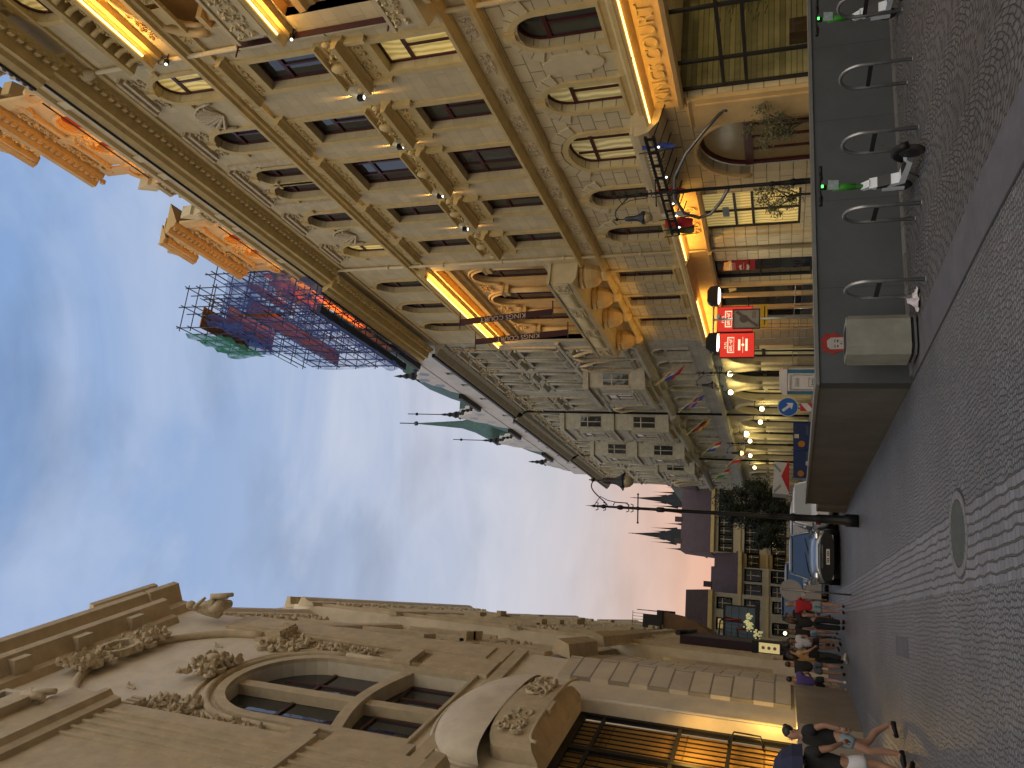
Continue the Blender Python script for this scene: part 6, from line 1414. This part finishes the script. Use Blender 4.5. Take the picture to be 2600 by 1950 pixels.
q.prism(oc, .1, .86, 'z'); q.prism([(x * .95, y * .95) for x, y in oc], .86, .89, 'z'); q.build('body', mat('washed_concrete', (.2, .205, .18), .9, var=.2, vs=3, bump=.7, bs=80), bn)
q = MB(); q.prism([(x * .9, y * .9) for x, y in oc], 0, .1, 'z'); q.build('base', m_black, bn)
q = MB(); q.prism([(x * .6, y * .6) for x, y in oc], .885, .895, 'z'); q.build('opening', m_black, bn)
q = MB(); q.prism([(x * 1.03, y * 1.03) for x, y in oc], .035, .06, 'z'); q.build('band', m_slab, bn)
rg = empty('crumpled_rag', (4.28, 10.55, G(10.5)), 0, 'crumpled whitish rag lying at the foot of the concrete bin', 'litter')
q = MB(); rnd = random.Random(3); rows = [[q.pt(-.16 + .04 * i + rnd.uniform(-.02, .02), -.1 + .035 * j + rnd.uniform(-.02, .02), .015 + max(0, .11 - .012 * ((i - 4) ** 2 + (j - 3) ** 2) ** 1.05) + rnd.uniform(0, .035)) for j in range(7)] for i in range(9)]
for A, B in zip(rows, rows[1:]):
    for j in range(6): q.face([A[j], B[j], B[j + 1], A[j + 1]])
q.build('cloth', mat('dirty_white', (.5, .47, .5), .8, var=.25, vs=12), rg)

m_lime = mat('green_tube', (.04, .26, .02), .4, var=.15, vs=5); m_wsc = mat('scooter_white', (.55, .6, .66), .35, var=.08)
def wheel(q, y, r, w, z=None):
    z = z or r
    q.tube([(0, y + (r - .035) * cos(2 * pi * k / 28), z + (r - .035) * sin(2 * pi * k / 28)) for k in range(28)], .035, 8, closed=True)
def scooter(x, y, rz, lab, z=None):
    e = empty('electric_scooter', (x, y, G(y) if z is None else z), rz, lab, 'scooter', 'parked green and white electric scooters')
    # along local y: front wheel at y=+.55, rear at -.45
    for yy, r in ((.58, .15), (-.5, .15)):
        q = MB(); wheel(q, yy, r, .05); o = q.build('wheel', mat('tyre', (.015, .015, .015), .8), e)
        q = MB(); q.prism([(yy + .1 * cos(2 * pi * k / 20), r + .1 * sin(2 * pi * k / 20)) for k in range(20)], -.03, .03, 's'); q.build('hub', m_dark, o)
    q = MB(); side = [(.36, .16), (.3, .11), (-.3, .11), (-.36, .2), (-.62, .34), (-.64, .31)]
    q.prism([(.42, .24), (.5, .5), (.44, .56), (.3, .2), (-.3, .185), (-.4, .24), (-.4, .2), (-.3, .12), (.34, .12)], -.075, .075, 's'); q.prism([(.5, .5), (.57, .62), (.52, .66), (.42, .56)], -.05, .05, 's')
    q.build('deck_frame', m_wsc, e)
    q = MB(); q.prism([(.44, .34), (.47, .47), (.4, .46), (.33, .3)], -.08, .08, 's'); q.build('battery_slot', m_dark, e)
    q = MB(); q.box(-.07, .07, -.3, .26, .188, .196); q.build('deck_mat', m_black, e)
    q = MB(); P_ = [(0, -.36 - .12 + .23 * cos(a), .15 + .2 * sin(a)) for a in [pi * .15 + k * pi * .12 for k in range(7)]]; q.tube(P_, [.05] * 7, 6); q.build('rear_fender', m_black, e)
    q = MB(); q.tube([(0, .58, .15), (0, .555, .36), (0, .53, .6)], [.03, .035, .04], 8); q.box(-.06, -.035, .53, .61, .1, .38); q.box(.035, .06, .53, .61, .1, .38); q.build('fork', m_wsc, e)
    q = MB(); q.tube([(0, .53, .6), (0, .46, 1.12)], [.036, .034], 12); q.tube([(0, .51, .74), (0, .475, 1.03)], [.045, .055], 10); q.build('steering_tube', m_lime, e)
    q = MB(); q.tube([(0, .46, 1.12), (0, .45, 1.2)], .04, 8); q.tube([(-.28, .4, 1.2), (-.16, .44, 1.2), (0, .45, 1.21), (.16, .44, 1.2), (.28, .4, 1.2)], .018, 8); q.tube([(-.3, .385, 1.2), (-.18, .43, 1.2)], .026, 8); q.tube([(.3, .385, 1.2), (.18, .43, 1.2)], .026, 8); q.tube([(-.24, .47, 1.18), (-.14, .48, 1.17), (-.1, .46, 1.19)], .01, 6); q.tube([(.24, .47, 1.18), (.14, .48, 1.17), (.1, .46, 1.19)], .01, 6)
    q.build('handlebar', m_black, e)
    q = MB(); q.box(-.018, .018, .4, .43, 1.16, 1.19); q.build('display_light', emis('green_light', (.1, 1, .15), 3) if 'green_light' not in MATS else MATS['green_light'], e)
    q = MB(); q.hexa([(-.07, .4, .96), (.07, .4, .96), (.07, .405, .96), (-.07, .405, .96), (-.07, .37, 1.1), (.07, .37, 1.1), (.07, .375, 1.1), (-.07, .375, 1.1)]); q.build('tag_plate', mat('tag_grey', (.25, .32, .33), .5, var=.3, vs=14), e)
    q = MB(); q.tube([(-.08, -.02, .12), (-.16, -.05, .01)], .01, 6); q.build('kickstand', m_black, e)
    return e
scooter(6.0, 10.1, RAD(-7), 'green and white electric scooter parked upright between the bike hoops')
scooter(9.42, 10.75, RAD(-12), 'green scooter cut off by the top edge of the picture')

# ------------------------------------------------------------------ cars
m_paint_sky = mat('sky_reflection_paint', (.26, .30, .35), .2, metal=.5, var=0, spec=.8); m_paint_d = mat('black_car_paint', (.012, .013, .016), .16, var=0, spec=.8); m_paint_w = mat('white_car_paint', (.55, .55, .56), .25, var=.03, spec=.7); m_paint_b = mat('pale_car_paint', (.3, .36, .4), .25, var=.03)  # first paint: sky reflection on a dark car, put into the body colour
m_carglass = glassy('car_glass', (.03, .045, .06), .03, spec=.9); m_chrome = mat('chrome', (.7, .7, .7), .12, metal=1, var=0); m_rubber = mat('rubber', (.012, .012, .012), .8, var=.1)
def loft(q, secs, n=20, e_=3.2):
    rings = []
    for y, hw, zb, zt, tw in secs:
        ring = []
        for k in range(n):
            a = 2 * pi * (k + .5) / n; ca, sa = cos(a), sin(a); u = math.copysign(abs(ca) ** (2 / e_), ca); v = math.copysign(abs(sa) ** (2 / e_), sa)
            zc = (zb + zt) / 2; h = (zt - zb) / 2; w = hw * (1 if v < 0 else 1 - (1 - tw) * v)
            ring.append(q.pt(u * w, y, zc + v * h))
        rings.append(ring)
    for A, B in zip(rings, rings[1:]):
        for k in range(n): q.face([A[k], A[(k + 1) % n], B[(k + 1) % n], B[k]], True)
    q.face(rings[0][::-1]); q.face(rings[-1])
def car(x, y, rz, paint, lab, H=1.65, L=4.5, Wd=1.86, suv=True, lights=True, z=None, bump=False):
    e = empty('parked_car', (x, y, G(y) if z is None else z), rz, lab, 'car', 'cars parked along the street'); w = Wd / 2; hb = .98 if suv else .86
    # front faces local -y
    q = MB(); loft(q, [(-L / 2, w * .8, .32, hb * .74, .92), (-L / 2 + .06, w * .93, .24, hb * .84, .92), (-L / 2 + .25, w * .98, .2, hb * .93, .92), (-L / 2 + 1.15, w, .2, hb + .03, .9), (-.2, w, .2, hb + .06, .92), (L / 2 - .9, w, .2, hb + .08, .92), (L / 2 - .15, w * .95, .24, hb + .02, .9), (L / 2, w * .84, .34, hb - .12, .9)]); q.build('body', paint, e)
    if bump: q = MB(); loft(q, [(-L / 2 - .02, w * .86, .22, .66, .96), (-L / 2 + .1, w * .97, .18, .7, .96), (-L / 2 + .4, w * 1.005, .17, .66, .96)]); q.build('front_bumper', m_rubber, e)
    a, b = -L / 2 + 1.1, L / 2 - (.35 if suv else .6)
    def cabin(q, g=0, zt=0):
        s0, s1 = w * .9 + g, w * .72 + g
        q.hexa([(-s0, a, hb - .02), (s0, a, hb - .02), (s0, b, hb), (-s0, b, hb), (-s1, a + .8, H - .04 + zt), (s1, a + .8, H - .04 + zt), (s1, b - .22, H - .05 + zt), (-s1, b - .22, H - .05 + zt)])
    q = MB(); cabin(q); q.build('glasshouse', m_carglass, e)
    q = MB(); loft(q, [(a + .72, w * .66, H - .07, H - .02, .9), (a + .95, w * .75, H - .1, H + .02, .9), (b - .5, w * .75, H - .1, H + .02, .9), (b - .26, w * .7, H - .1, H - .03, .9)], 14)
    for s in (-1, 1):
        q.tube([(s * w * .9, a - .02, hb), (s * w * .735, a + .8, H - .04)], .04, 6); q.tube([(s * w * .9, b, hb), (s * w * .74, b - .35, H - .05)], .05, 6); q.tube([(s * w * .92, .15, hb), (s * w * .75, .15, H - .05)], .035, 6)
    q.build('roof', paint, e)
    for s in (-1, 1):
        for yy in (-L / 2 + .85, L / 2 - .85):
            q = MB(); q.off = (0, 0, 0); xo = s * (w - .2); r = .34
            q.prism([(yy + r * cos(2 * pi * k / 24), r + r * sin(2 * pi * k / 24)) for k in range(24)], min(xo, s * (w + .01)), max(xo, s * (w + .01)), 's'); o = q.build('wheel', m_rubber, e)
            q = MB(); q.prism([(yy + .2 * cos(2 * pi * k / 20), r + .2 * sin(2 * pi * k / 20)) for k in range(20)], s * (w + .012) - .01, s * (w + .012) + .012, 's'); q.build('rim', m_grey, o)
        q = MB(); q.ball((s * (w + .1), a + .25, hb + .1), .12, 10, 6, (1, .7, .75)); q.tube([(s * w * .9, a + .2, hb + .04), (s * (w + .08), a + .25, hb + .08)], .03, 6); q.build('mirror', paint, e)
        q = MB(); q.ball((s * w * .72, -L / 2 + .1, hb * .76), .17, 12, 8, (1.25, .55, .55)); q.build('headlight', m_chrome, e)
        q = MB(); q.box(min(s * w * .62, s * w * .9), max(s * w * .62, s * w * .9), L / 2 - .12, L / 2 + .005, hb * .72, hb * .9); q.build('tail_light', mat('red_lens', (.25, .01, .01), .2), e)
        q = MB(); q.ball((s * w * .7, -L / 2 + .03, .42), .08, 8, 6, (1.3, .4, .7)); q.build('fog_light', m_chrome, e)
    q = MB(); q.ring(rect(-.42, .42, .52, .74), rect(-.4, .4, .54, .72), -L / 2 - .03, -L / 2 + .06)
    for z in (.58, .63, .68): q.box(-.4, .4, -L / 2 - .02, -L / 2 + .05, z, z + .015)
    q.box(-w * .8, w * .8, -L / 2 - .005, -L / 2 + .1, .24, .29); q.build('grille', m_chrome, e)
    for yy in (-L / 2 - .035, L / 2 + .005):
        q = MB(); q.box(-.26, .26, yy, yy + .02, .36, .47); q.build('number_plate', m_pl, e)
        q = MB()
        for k in range(7):
            if k != 3: q.box(-.19 + k * .056, -.155 + k * .056, yy - .004 if yy < 0 else yy + .02, yy if yy < 0 else yy + .024, .385, .445)
        q.build('plate_digits', m_black, e)
    q = MB(); q.tube([(-.6, a + .02, hb + .02), (.1, a + .2, hb + .14)], .012, 5); q.tube([(.05, a + .02, hb + .02), (.62, a + .2, hb + .14)], .012, 5); q.build('wipers', m_black, e)
    return e
car(2.42, 30.9, RAD(-4), m_paint_sky, 'dark car with black front facing the camera, sky reflection painted into its body colour, sky on its windscreen', H=1.62, bump=True)
car(4.28, 31.2, RAD(178), m_paint_w, 'white hatchback seen from behind beyond the parapet end', H=1.5, L=4.1, Wd=1.8, suv=False)
car(1.9, 38.5, RAD(2), m_paint_b, 'pale blue-grey car behind the black one', H=1.75)
car(3.6, 36.8, RAD(180), m_paint_d, 'dark car hidden behind the tall lamp post', H=1.5, suv=False)

car(4.9, 41.0, RAD(180), m_paint_w, 'pale car far behind the white hatchback', H=1.5, suv=False)
car(.9, 47.5, RAD(5), m_paint_d, 'dark van-like car farthest up the street behind the crowd', H=1.9)
# ------------------------------------------------------------------ people
def skin_mesh(name, parent, chains, m, sub=2):
    """chains of ((x,y,z), r): one connected skeleton grown by a Skin modifier"""
    vs = []; rs = []; ed = []; key = {}
    for ch_ in chains:
        prev = None
        for p, r in ch_:
            k = tuple(round(c, 4) for c in p)
            if k not in key: key[k] = len(vs); vs.append(p); rs.append(r)
            i = key[k]
            if prev is not None and (prev, i) not in ed: ed.append((prev, i))
            prev = i
    me = bpy.data.meshes.new(name); me.from_pydata(vs, ed, []); me.materials.append(m)
    o = bpy.data.objects.new(name, me); COL.objects.link(o); o.parent = parent
    mo = o.modifiers.new('skin', 'SKIN'); mo.use_smooth_shade = True
    sv = me.skin_vertices[0].data
    for i, r in enumerate(rs): sv[i].radius = r if isinstance(r, tuple) else (r, r); sv[i].use_root = (i == 0)
    s = o.modifiers.new('sub', 'SUBSURF'); s.levels = s.render_levels = sub
    return o
m_skin = mat('skin', (.36, .2, .14), .6, var=.1, vs=8); m_skin2 = mat('tanned_skin', (.26, .14, .09), .6, var=.1, vs=8)
def person(x, y, rz, lab, top, legs, hair, skin=m_skin, h=1.7, shoes=m_black, pose='stand', long_legs=False, long_hair=False, sleeves=.6, hem=None, fem=False, bag=None):
    e = empty('person', (x, y, G(y)), rz, lab, 'person'); k = h / 1.75
    S = lambda *p: (p[0] * k, p[1] * k, p[2] * k)
    sh = .17 if fem else .2; hp = .1 if fem else .095
    st = {'stand': ((.0, .02), (.02, -.02)), 'walk': ((.22, .1), (-.2, -.34)), 'step': ((.3, .26), (-.1, -.3))}.get(pose, ((0, .02), (.02, -.02)))
    # each leg: knee y, ankle y
    hipL, hipR = S(-hp, 0, .92), S(hp, 0, .92)
    kn = [S(-hp - .01, st[0][0] * .75, .5), S(hp + .01, st[1][0] * .45 + (.04 if pose != 'stand' else 0), .5)]
    an = [S(-hp, st[0][1] * 1.3, .08), S(hp, st[1][1] * 1.15, .09 if pose == 'stand' else .16)]
    toe = [(a[0] - .01 * (1 if i == 0 else -1), a[1] + .16 * k, max(.03, a[2] - .05)) for i, a in enumerate(an)]
    pelvis, waist, chest, neck, hd0, hd1 = S(0, 0, .95), S(0, 0, 1.1), S(0, .0, 1.32), S(0, .005, 1.5), S(0, .025, 1.6), S(0, .02, 1.68)
    shL, shR = S(-sh, 0, 1.42), S(sh, 0, 1.42)
    if pose == 'phone': el = [S(-sh - .08, .1, 1.2), S(sh + .1, .12, 1.22)]; wr = [S(-.12, .3, 1.35), S(.12, .24, 1.48)]
    elif pose in ('walk', 'step'): el = [S(-sh - .06, -.1, 1.16), S(sh + .06, .02, 1.15)]; wr = [S(-sh - .06, -.08, .92), S(sh + .02, .26, 1.1)]
    elif pose == 'bag': el = [S(-sh - .06, .0, 1.14), S(sh + .08, .04, 1.14)]; wr = [S(-sh - .0, .22, 1.02), S(sh + .04, .2, .98)]
    else: el = [S(-sh - .06, -.02, 1.14), S(sh + .06, -.02, 1.14)]; wr = [S(-sh - .07, .06, .9), S(sh + .07, .06, .9)]
    sp_ = [(pelvis, (.14 * k, .11 * k)), (waist, (.125 * k, .095 * k)), (chest, (.155 * k, .11 * k)), (neck, .052 * k), (hd0, (.072 * k, .088 * k)), (hd1, (.078 * k, .096 * k)), (S(0, .015, 1.735), (.05 * k, .062 * k))]
    arms = [[(chest, (.15 * k, .1 * k)), (s_, .06 * k), (a, .044 * k), (b, .029 * k)] for s_, a, b in ((shL, el[0], wr[0]), (shR, el[1], wr[1]))]
    lg = [[(pelvis, (.13 * k, .1 * k)), (h_, .092 * k), (kk, .062 * k), ((kk[0] * .5 + a[0] * .5, kk[1] * .5 + a[1] * .5 - .02, (kk[2] + a[2]) / 2 + .06), .06 * k), (a, .038 * k), (t_, .03 * k)] for h_, kk, a, t_ in ((hipL, kn[0], an[0], toe[0]), (hipR, kn[1], an[1], toe[1]))]
    skin_mesh('body', e, [sp_] + arms + lg, skin)
    for i, (a, b) in enumerate(zip(el, wr)):        # hands: palm, four fingers and a thumb, slightly curled
        d = (Vector(b) - Vector(a)).normalized(); sd = Vector((1 if i else -1, 0, 0)); sd = (sd - d * sd.dot(d)).normalized(); fw_ = d.cross(sd); q = MB(); B = Vector(b)
        q.tube([B, B + d * .04 * k, B + d * .085 * k], [.024 * k, .034 * k, .03 * k], 8)
        for j in range(4):
            o_ = fw_ * (-.03 + .02 * j) * k; ln = (.07, .08, .075, .058)[j] * k; b0 = B + d * .08 * k + o_
            q.tube([b0, b0 + d * ln * .45 - sd * .004, b0 + d * ln * .8 - sd * .018, b0 + d * ln - sd * .034], [.0095, .009, .008, .006], 6)
        b0 = B + d * .03 * k + fw_ * .03 * k; q.tube([b0, b0 + d * .03 + fw_ * .02 - sd * .01, b0 + d * .055 + fw_ * .022 - sd * .024], [.011, .01, .008], 6)
        q.build('hand', skin, e)
    q = MB(); H = Vector(hd1)
    q.ball(H + Vector((0, .094, -.03)) * k, .014 * k, 6, 4, (.8, 1.4, 1.4))
    for s in (-1, 1): q.ball(H + Vector((s * .078, .0, -.025)) * k, .024 * k, 6, 5, (.4, .8, 1.2))
    q.build('nose_and_ears', skin, e)
    q = MB()
    for s in (-1, 1): q.ball(H + Vector((s * .03, .088, .0)) * k, .009 * k, 6, 4); q.box(*sorted((H.x + s * .018 * k, H.x + s * .044 * k)), H.y + .083 * k, H.y + .096 * k, H.z + .02 * k, H.z + .026 * k)
    q.box(H.x - .02 * k, H.x + .02 * k, H.y + .08 * k, H.y + .093 * k, H.z - .068 * k, H.z - .062 * k); q.build('eyes_and_mouth', mat('face_dark', (.06, .02, .02), .6), e)
    # clothing over the body
    g = 1.14
    t_ch = [[(S(0, 0, hem or .9), (.17 * k, .14 * k)), (waist, (.158 * k, .128 * k)), (chest, (.178 * k, .13 * k)), (S(0, 0, 1.45), (.09 * k, .08 * k))]]
    for s_, a in ((shL, el[0]), (shR, el[1])):
        m_ = Vector(s_).lerp(Vector(a), sleeves if sleeves > .1 else .1); t_ch.append([(chest, (.178 * k, .13 * k)), (s_, .098 * k), (tuple(m_), .09 * k)] + ([(a, .05 * k)] if sleeves > .9 else []))
    skin_mesh('shirt', e, t_ch, top)
    l_ch = [[(S(0, 0, 1.02), (.145 * k, .115 * k)), (S(0, 0, .93), (.158 * k, .13 * k))]]
    for h_, kk, a in ((hipL, kn[0], an[0]), (hipR, kn[1], an[1])):
        ln = [(S(0, 0, .93), (.158 * k, .13 * k)), (h_, .112 * k)]
        if long_legs: ln += [(kk, .092 * k), ((a[0], a[1], a[2] + .04), .085 * k)]
        else: ln += [(tuple(Vector(h_).lerp(Vector(kk), .66 if not fem else .55)), .115 * k)]
        l_ch.append(ln)
    skin_mesh('trousers' if long_legs else 'shorts', e, l_ch, legs)
    for a, t_ in zip(an, toe):
        q = MB(); q.tube([(a[0], a[1] - .05 * k, .05 + max(0, a[2] - .1)), (a[0], a[1] + .05 * k, .05 + max(0, a[2] - .1)), (t_[0], t_[1] + .03 * k, .035 + max(0, a[2] - .12))], [.044 * k, .046 * k, .034 * k], 8); q.build('shoe', shoes, e)
    q = MB(); q.ball((H + Vector((0, -.02, .012)) * k), .092 * k, 14, 9, (.95, 1.08, 1.02)); rr2 = random.Random(int(x * 100)); q.v = [(v[0] + rr2.uniform(-.004, .004), v[1] + rr2.uniform(-.004, .004), v[2] + rr2.uniform(-.004, .006)) for v in q.v]; fem and q.ball(H + Vector((0, -.09, .05)) * k, .045 * k, 10, 7)
    if long_hair: q.tube([H + Vector((0, -.06, .03)) * k, H + Vector((0, -.09, -.1)) * k, H + Vector((0, -.09, -.26)) * k], [.085 * k, .085 * k, .05 * k], 8)
    o = q.build('hair', hair, e); o.location = (0, -.012, .012)
    if bag:
        q = MB(); bx_, by_, bz_ = bag; q.box(bx_ - .06, bx_ + .06, by_ - .15, by_ + .15, bz_ - .14, bz_ + .12); q.tube([(bx_, by_ - .1, bz_ + .1), S(0, -.1, 1.45), (-bx_ * .3, 0, 1.47 * k), (bx_, by_ + .1, bz_ + .1)], .012, 5); q.build('shoulder_bag', m_black, e)
    return e
def cl(n, c, **k): return mat(n, c, .85, var=.12, vs=7, bump=.2, bs=40, **k)
c_red, c_blk, c_den, c_wht, c_tan, c_pur, c_gry, c_nav = cl('red_cotton', (.32, .012, .02)), cl('black_cotton', (.012, .012, .014)), cl('pale_denim', (.2, .27, .33)), cl('white_cotton', (.5, .5, .54)), cl('tan_top', (.3, .2, .1)), cl('purple_cotton', (.075, .05, .2)), cl('grey_shorts', (.09, .1, .13)), cl('navy_cloth', (.018, .022, .06))
h_br, h_bk, h_gr = mat('brown_hair', (.05, .025, .015), .6, var=.3, vs=30), mat('black_hair', (.01, .008, .008), .5, var=.3, vs=30), mat('grey_hair', (.25, .22, .18), .6, var=.2, vs=30)
w_sh = mat('white_shoe', (.5, .5, .5), .6)
person(.56, 27.6, RAD(170), 'man in a red t-shirt and pale jean shorts facing the camera', c_red, c_den, h_gr, pose='stand', h=1.76)
person(.05, 27.5, RAD(-20), 'woman with long brown hair in black top and wide black trousers', c_blk, c_blk, h_br, long_legs=True, long_hair=True, fem=True, h=1.74)
person(-.32, 31.0, RAD(175), 'girl in a dark top and pale denim shorts walking towards the camera', c_blk, c_den, h_br, m_skin2, fem=True, pose='walk', long_hair=True, h=1.68)
person(-.62, 29.4, RAD(160), 'girl in a loose white t-shirt with a black bag behind the woman in tan', c_wht, c_blk, h_bk, m_skin2, fem=True, pose='bag', long_hair=True, h=1.7, bag=(.18, .1, .98))
person(-.95, 26.2, RAD(-60), 'woman in a tan top, black trousers and white shoes', c_tan, c_blk, h_bk, fem=True, long_legs=True, pose='bag', long_hair=True, shoes=w_sh, h=1.72, bag=(.16, .05, 1.0))
person(-1.32, 27.6, RAD(10), 'man in a black t-shirt and grey shorts holding a white phone up', c_blk, c_gry, h_br, pose='phone', h=1.76)
person(-1.72, 26.9, RAD(5), 'person in a purple printed t-shirt and black shorts seen from behind', c_pur, c_blk, h_bk, h=1.72, pose='walk', shoes=w_sh)
person(-2.0, 27.6, RAD(175), 'person in a pale blue shirt close to the stone block', cl('pale_blue_shirt', (.12, .17, .24)), c_blk, h_br, h=1.68, pose='bag', shoes=w_sh)
person(.25, 33.5, RAD(150), 'dark-dressed person farther off between the man in red and the woman in black', c_blk, c_gry, h_br, m_skin2, pose='walk', h=1.74)
person(-.9, 32.2, RAD(20), 'person in a grey top far behind the woman in tan, walking away', cl('grey_top', (.12, .12, .13)), c_blk, h_bk, pose='walk', long_legs=True, h=1.72)
person(1.15, 36.5, RAD(185), 'distant person in a pale top between the cars and the man in red', c_wht, c_den, h_br, m_skin2, pose='stand', h=1.7)
wm = person(-1.68, 13.9, RAD(118), 'woman in a black t-shirt and pale denim shorts striding past the stone block', c_blk, c_den, h_bk, m_skin, fem=True, pose='walk', h=1.7, hem=.88)
pn_ = person(-1.84, 12.4, RAD(-40), 'person in black with pale shorts under a navy umbrella at the picture edge', c_blk, c_wht, h_bk, m_skin2, pose='bag', h=1.68)
um = empty('umbrella', (-2.05, 12.45, G(12.4)), 0, 'dark navy umbrella held low at the bottom edge of the picture', 'umbrella')
q = MB(); q.lathe([(.42, 1.46), (.39, 1.6), (.3, 1.74), (.16, 1.83), (.01, 1.86)], n=8, sm=False); q.build('canopy', c_nav, um)
q = MB(); q.tube([(0, 0, 1.05), (0, 0, 1.92)], .008, 6); q.build('shaft', m_grey, um)
ph = empty('phone', (-1.32, 27.85, 1.35), 0, 'white phone held up by the man in black', 'phone'); q = MB(); q.box(-.04, .04, -.005, .005, -.08, .08); q.build('case', m_pl, ph)
q = MB(); q.box(-.03, -.005, -.009, -.005, .04, .07); q.build('lens', m_black, ph)

# ------------------------------------------------------------------ pieces that stand apart become parts of their own
def split_parts(old, new, gap=.06, cap=60):
    for o in [x for x in bpy.data.objects if x.type == 'MESH' and x.name.split('.')[0] == old]:
        me = o.data; n = len(me.vertices); par = list(range(n))
        def find(a):
            while par[a] != a: par[a] = par[par[a]]; a = par[a]
            return a
        for p in me.polygons:
            vs = p.vertices; r = find(vs[0])
            for v in vs[1:]: par[find(v)] = r
        comp = {}
        for v in range(n): comp.setdefault(find(v), []).append(v)
        keys = list(comp); bb = []
        for k in keys:
            c = [me.vertices[v].co for v in comp[k]]; bb.append([min(q[i] for q in c) - gap for i in range(3)] + [max(q[i] for q in c) + gap for i in range(3)])
        g = list(range(len(keys)))
        def fg(a):
            while g[a] != a: g[a] = g[g[a]]; a = g[a]
            return a
        order = sorted(range(len(keys)), key=lambda i: bb[i][1])
        for x, i in enumerate(order):
            A = bb[i]
            for j in order[x + 1:]:
                B = bb[j]
                if B[1] > A[4]: break
                if A[0] <= B[3] and B[0] <= A[3] and A[2] <= B[5] and B[2] <= A[5]: g[fg(i)] = fg(j)
        cl_ = {}
        for i in range(len(keys)): cl_.setdefault(fg(i), []).append(i)
        if len(cl_) < 2 or len(cl_) > cap:
            continue
        who = {}
        for ci, (k, idx) in enumerate(cl_.items()):
            for i in idx:
                for v in comp[keys[i]]: who[v] = ci
        parts = [([], [], {}, []) for _ in cl_]
        for p in me.polygons:
            V, Fc, mp_, sm = parts[who[p.vertices[0]]]; f = []
            for v in p.vertices:
                if v not in mp_: mp_[v] = len(V); V.append(tuple(me.vertices[v].co))
                f.append(mp_[v])
            Fc.append(f); sm.append(p.use_smooth)
        for V, Fc, _, sm in parts:
            m2_ = bpy.data.meshes.new(new); m2_.from_pydata(V, [], Fc)
            for mt in me.materials: m2_.materials.append(mt)
            m2_.polygons.foreach_set('use_smooth', sm); m2_.update()
            q = bpy.data.objects.new(new, m2_); COL.objects.link(q); q.parent = o.parent; q.matrix_local = o.matrix_local.copy()
        bpy.data.objects.remove(o)
for a_, b_ in (('bay_cornices', 'bay_cornice'), ('carved_groups', 'carved_group'), ('lightning_rods', 'lightning_rod'), ('string_courses', 'string_course'), ('carved_friezes', 'carved_frieze'), ('upper_frieze', 'upper_frieze'),
               ('top_floor_ornament', 'carved_ornament'), ('attic_vents', 'attic_vent'), ('attic_panes', 'attic_pane'), ('attic_windows', 'attic_window_frame'), ('attic_eaves', 'attic_eave'), ('black_eaves', 'eave'), ('cornices', 'cornice_band'),
               ('copper_roof', 'copper_roof'), ('lobby_niches', 'lobby_niche'), ('gallery_columns', 'gallery_column'), ('wall_ornament', 'wall_moulding'), ('crockets', 'crocket'), ('mouldings', 'moulding'), ('gilt_scrolls', 'gilt_scroll'), ('balcony', 'balcony'),
               ('red_ornaments', 'red_ornament'), ('red_stripes', 'red_stripe'), ('white_patches', 'white_patch'), ('orange_emblem', 'orange_emblem'), ('faded_print', 'faded_print'), ('grey_print', 'grey_print'), ('wipers', 'wiper'), ('bulbs', 'bulb'), ('roof_rail', 'roof_rail'),
               ('vents', 'vent'), ('legs', 'leg'), ('spires', 'spire'), ('lobby_wall', 'lobby_wall'), ('lobby_counter', 'lobby_furniture'), ('string_course', 'string_course'), ('rusticated_pier', 'rusticated_pier'), ('pier_cornice', 'pier_cornice'), ('gable_window', 'gable_window'), ('gable_glass', 'gable_pane'), ('attic_window', 'attic_window'), ('hood_relief', 'hood_relief'), ('rods', 'rod'), ('crocketed_edge', 'crocket_run'), ('flange', 'flange')):
    split_parts(a_, b_)
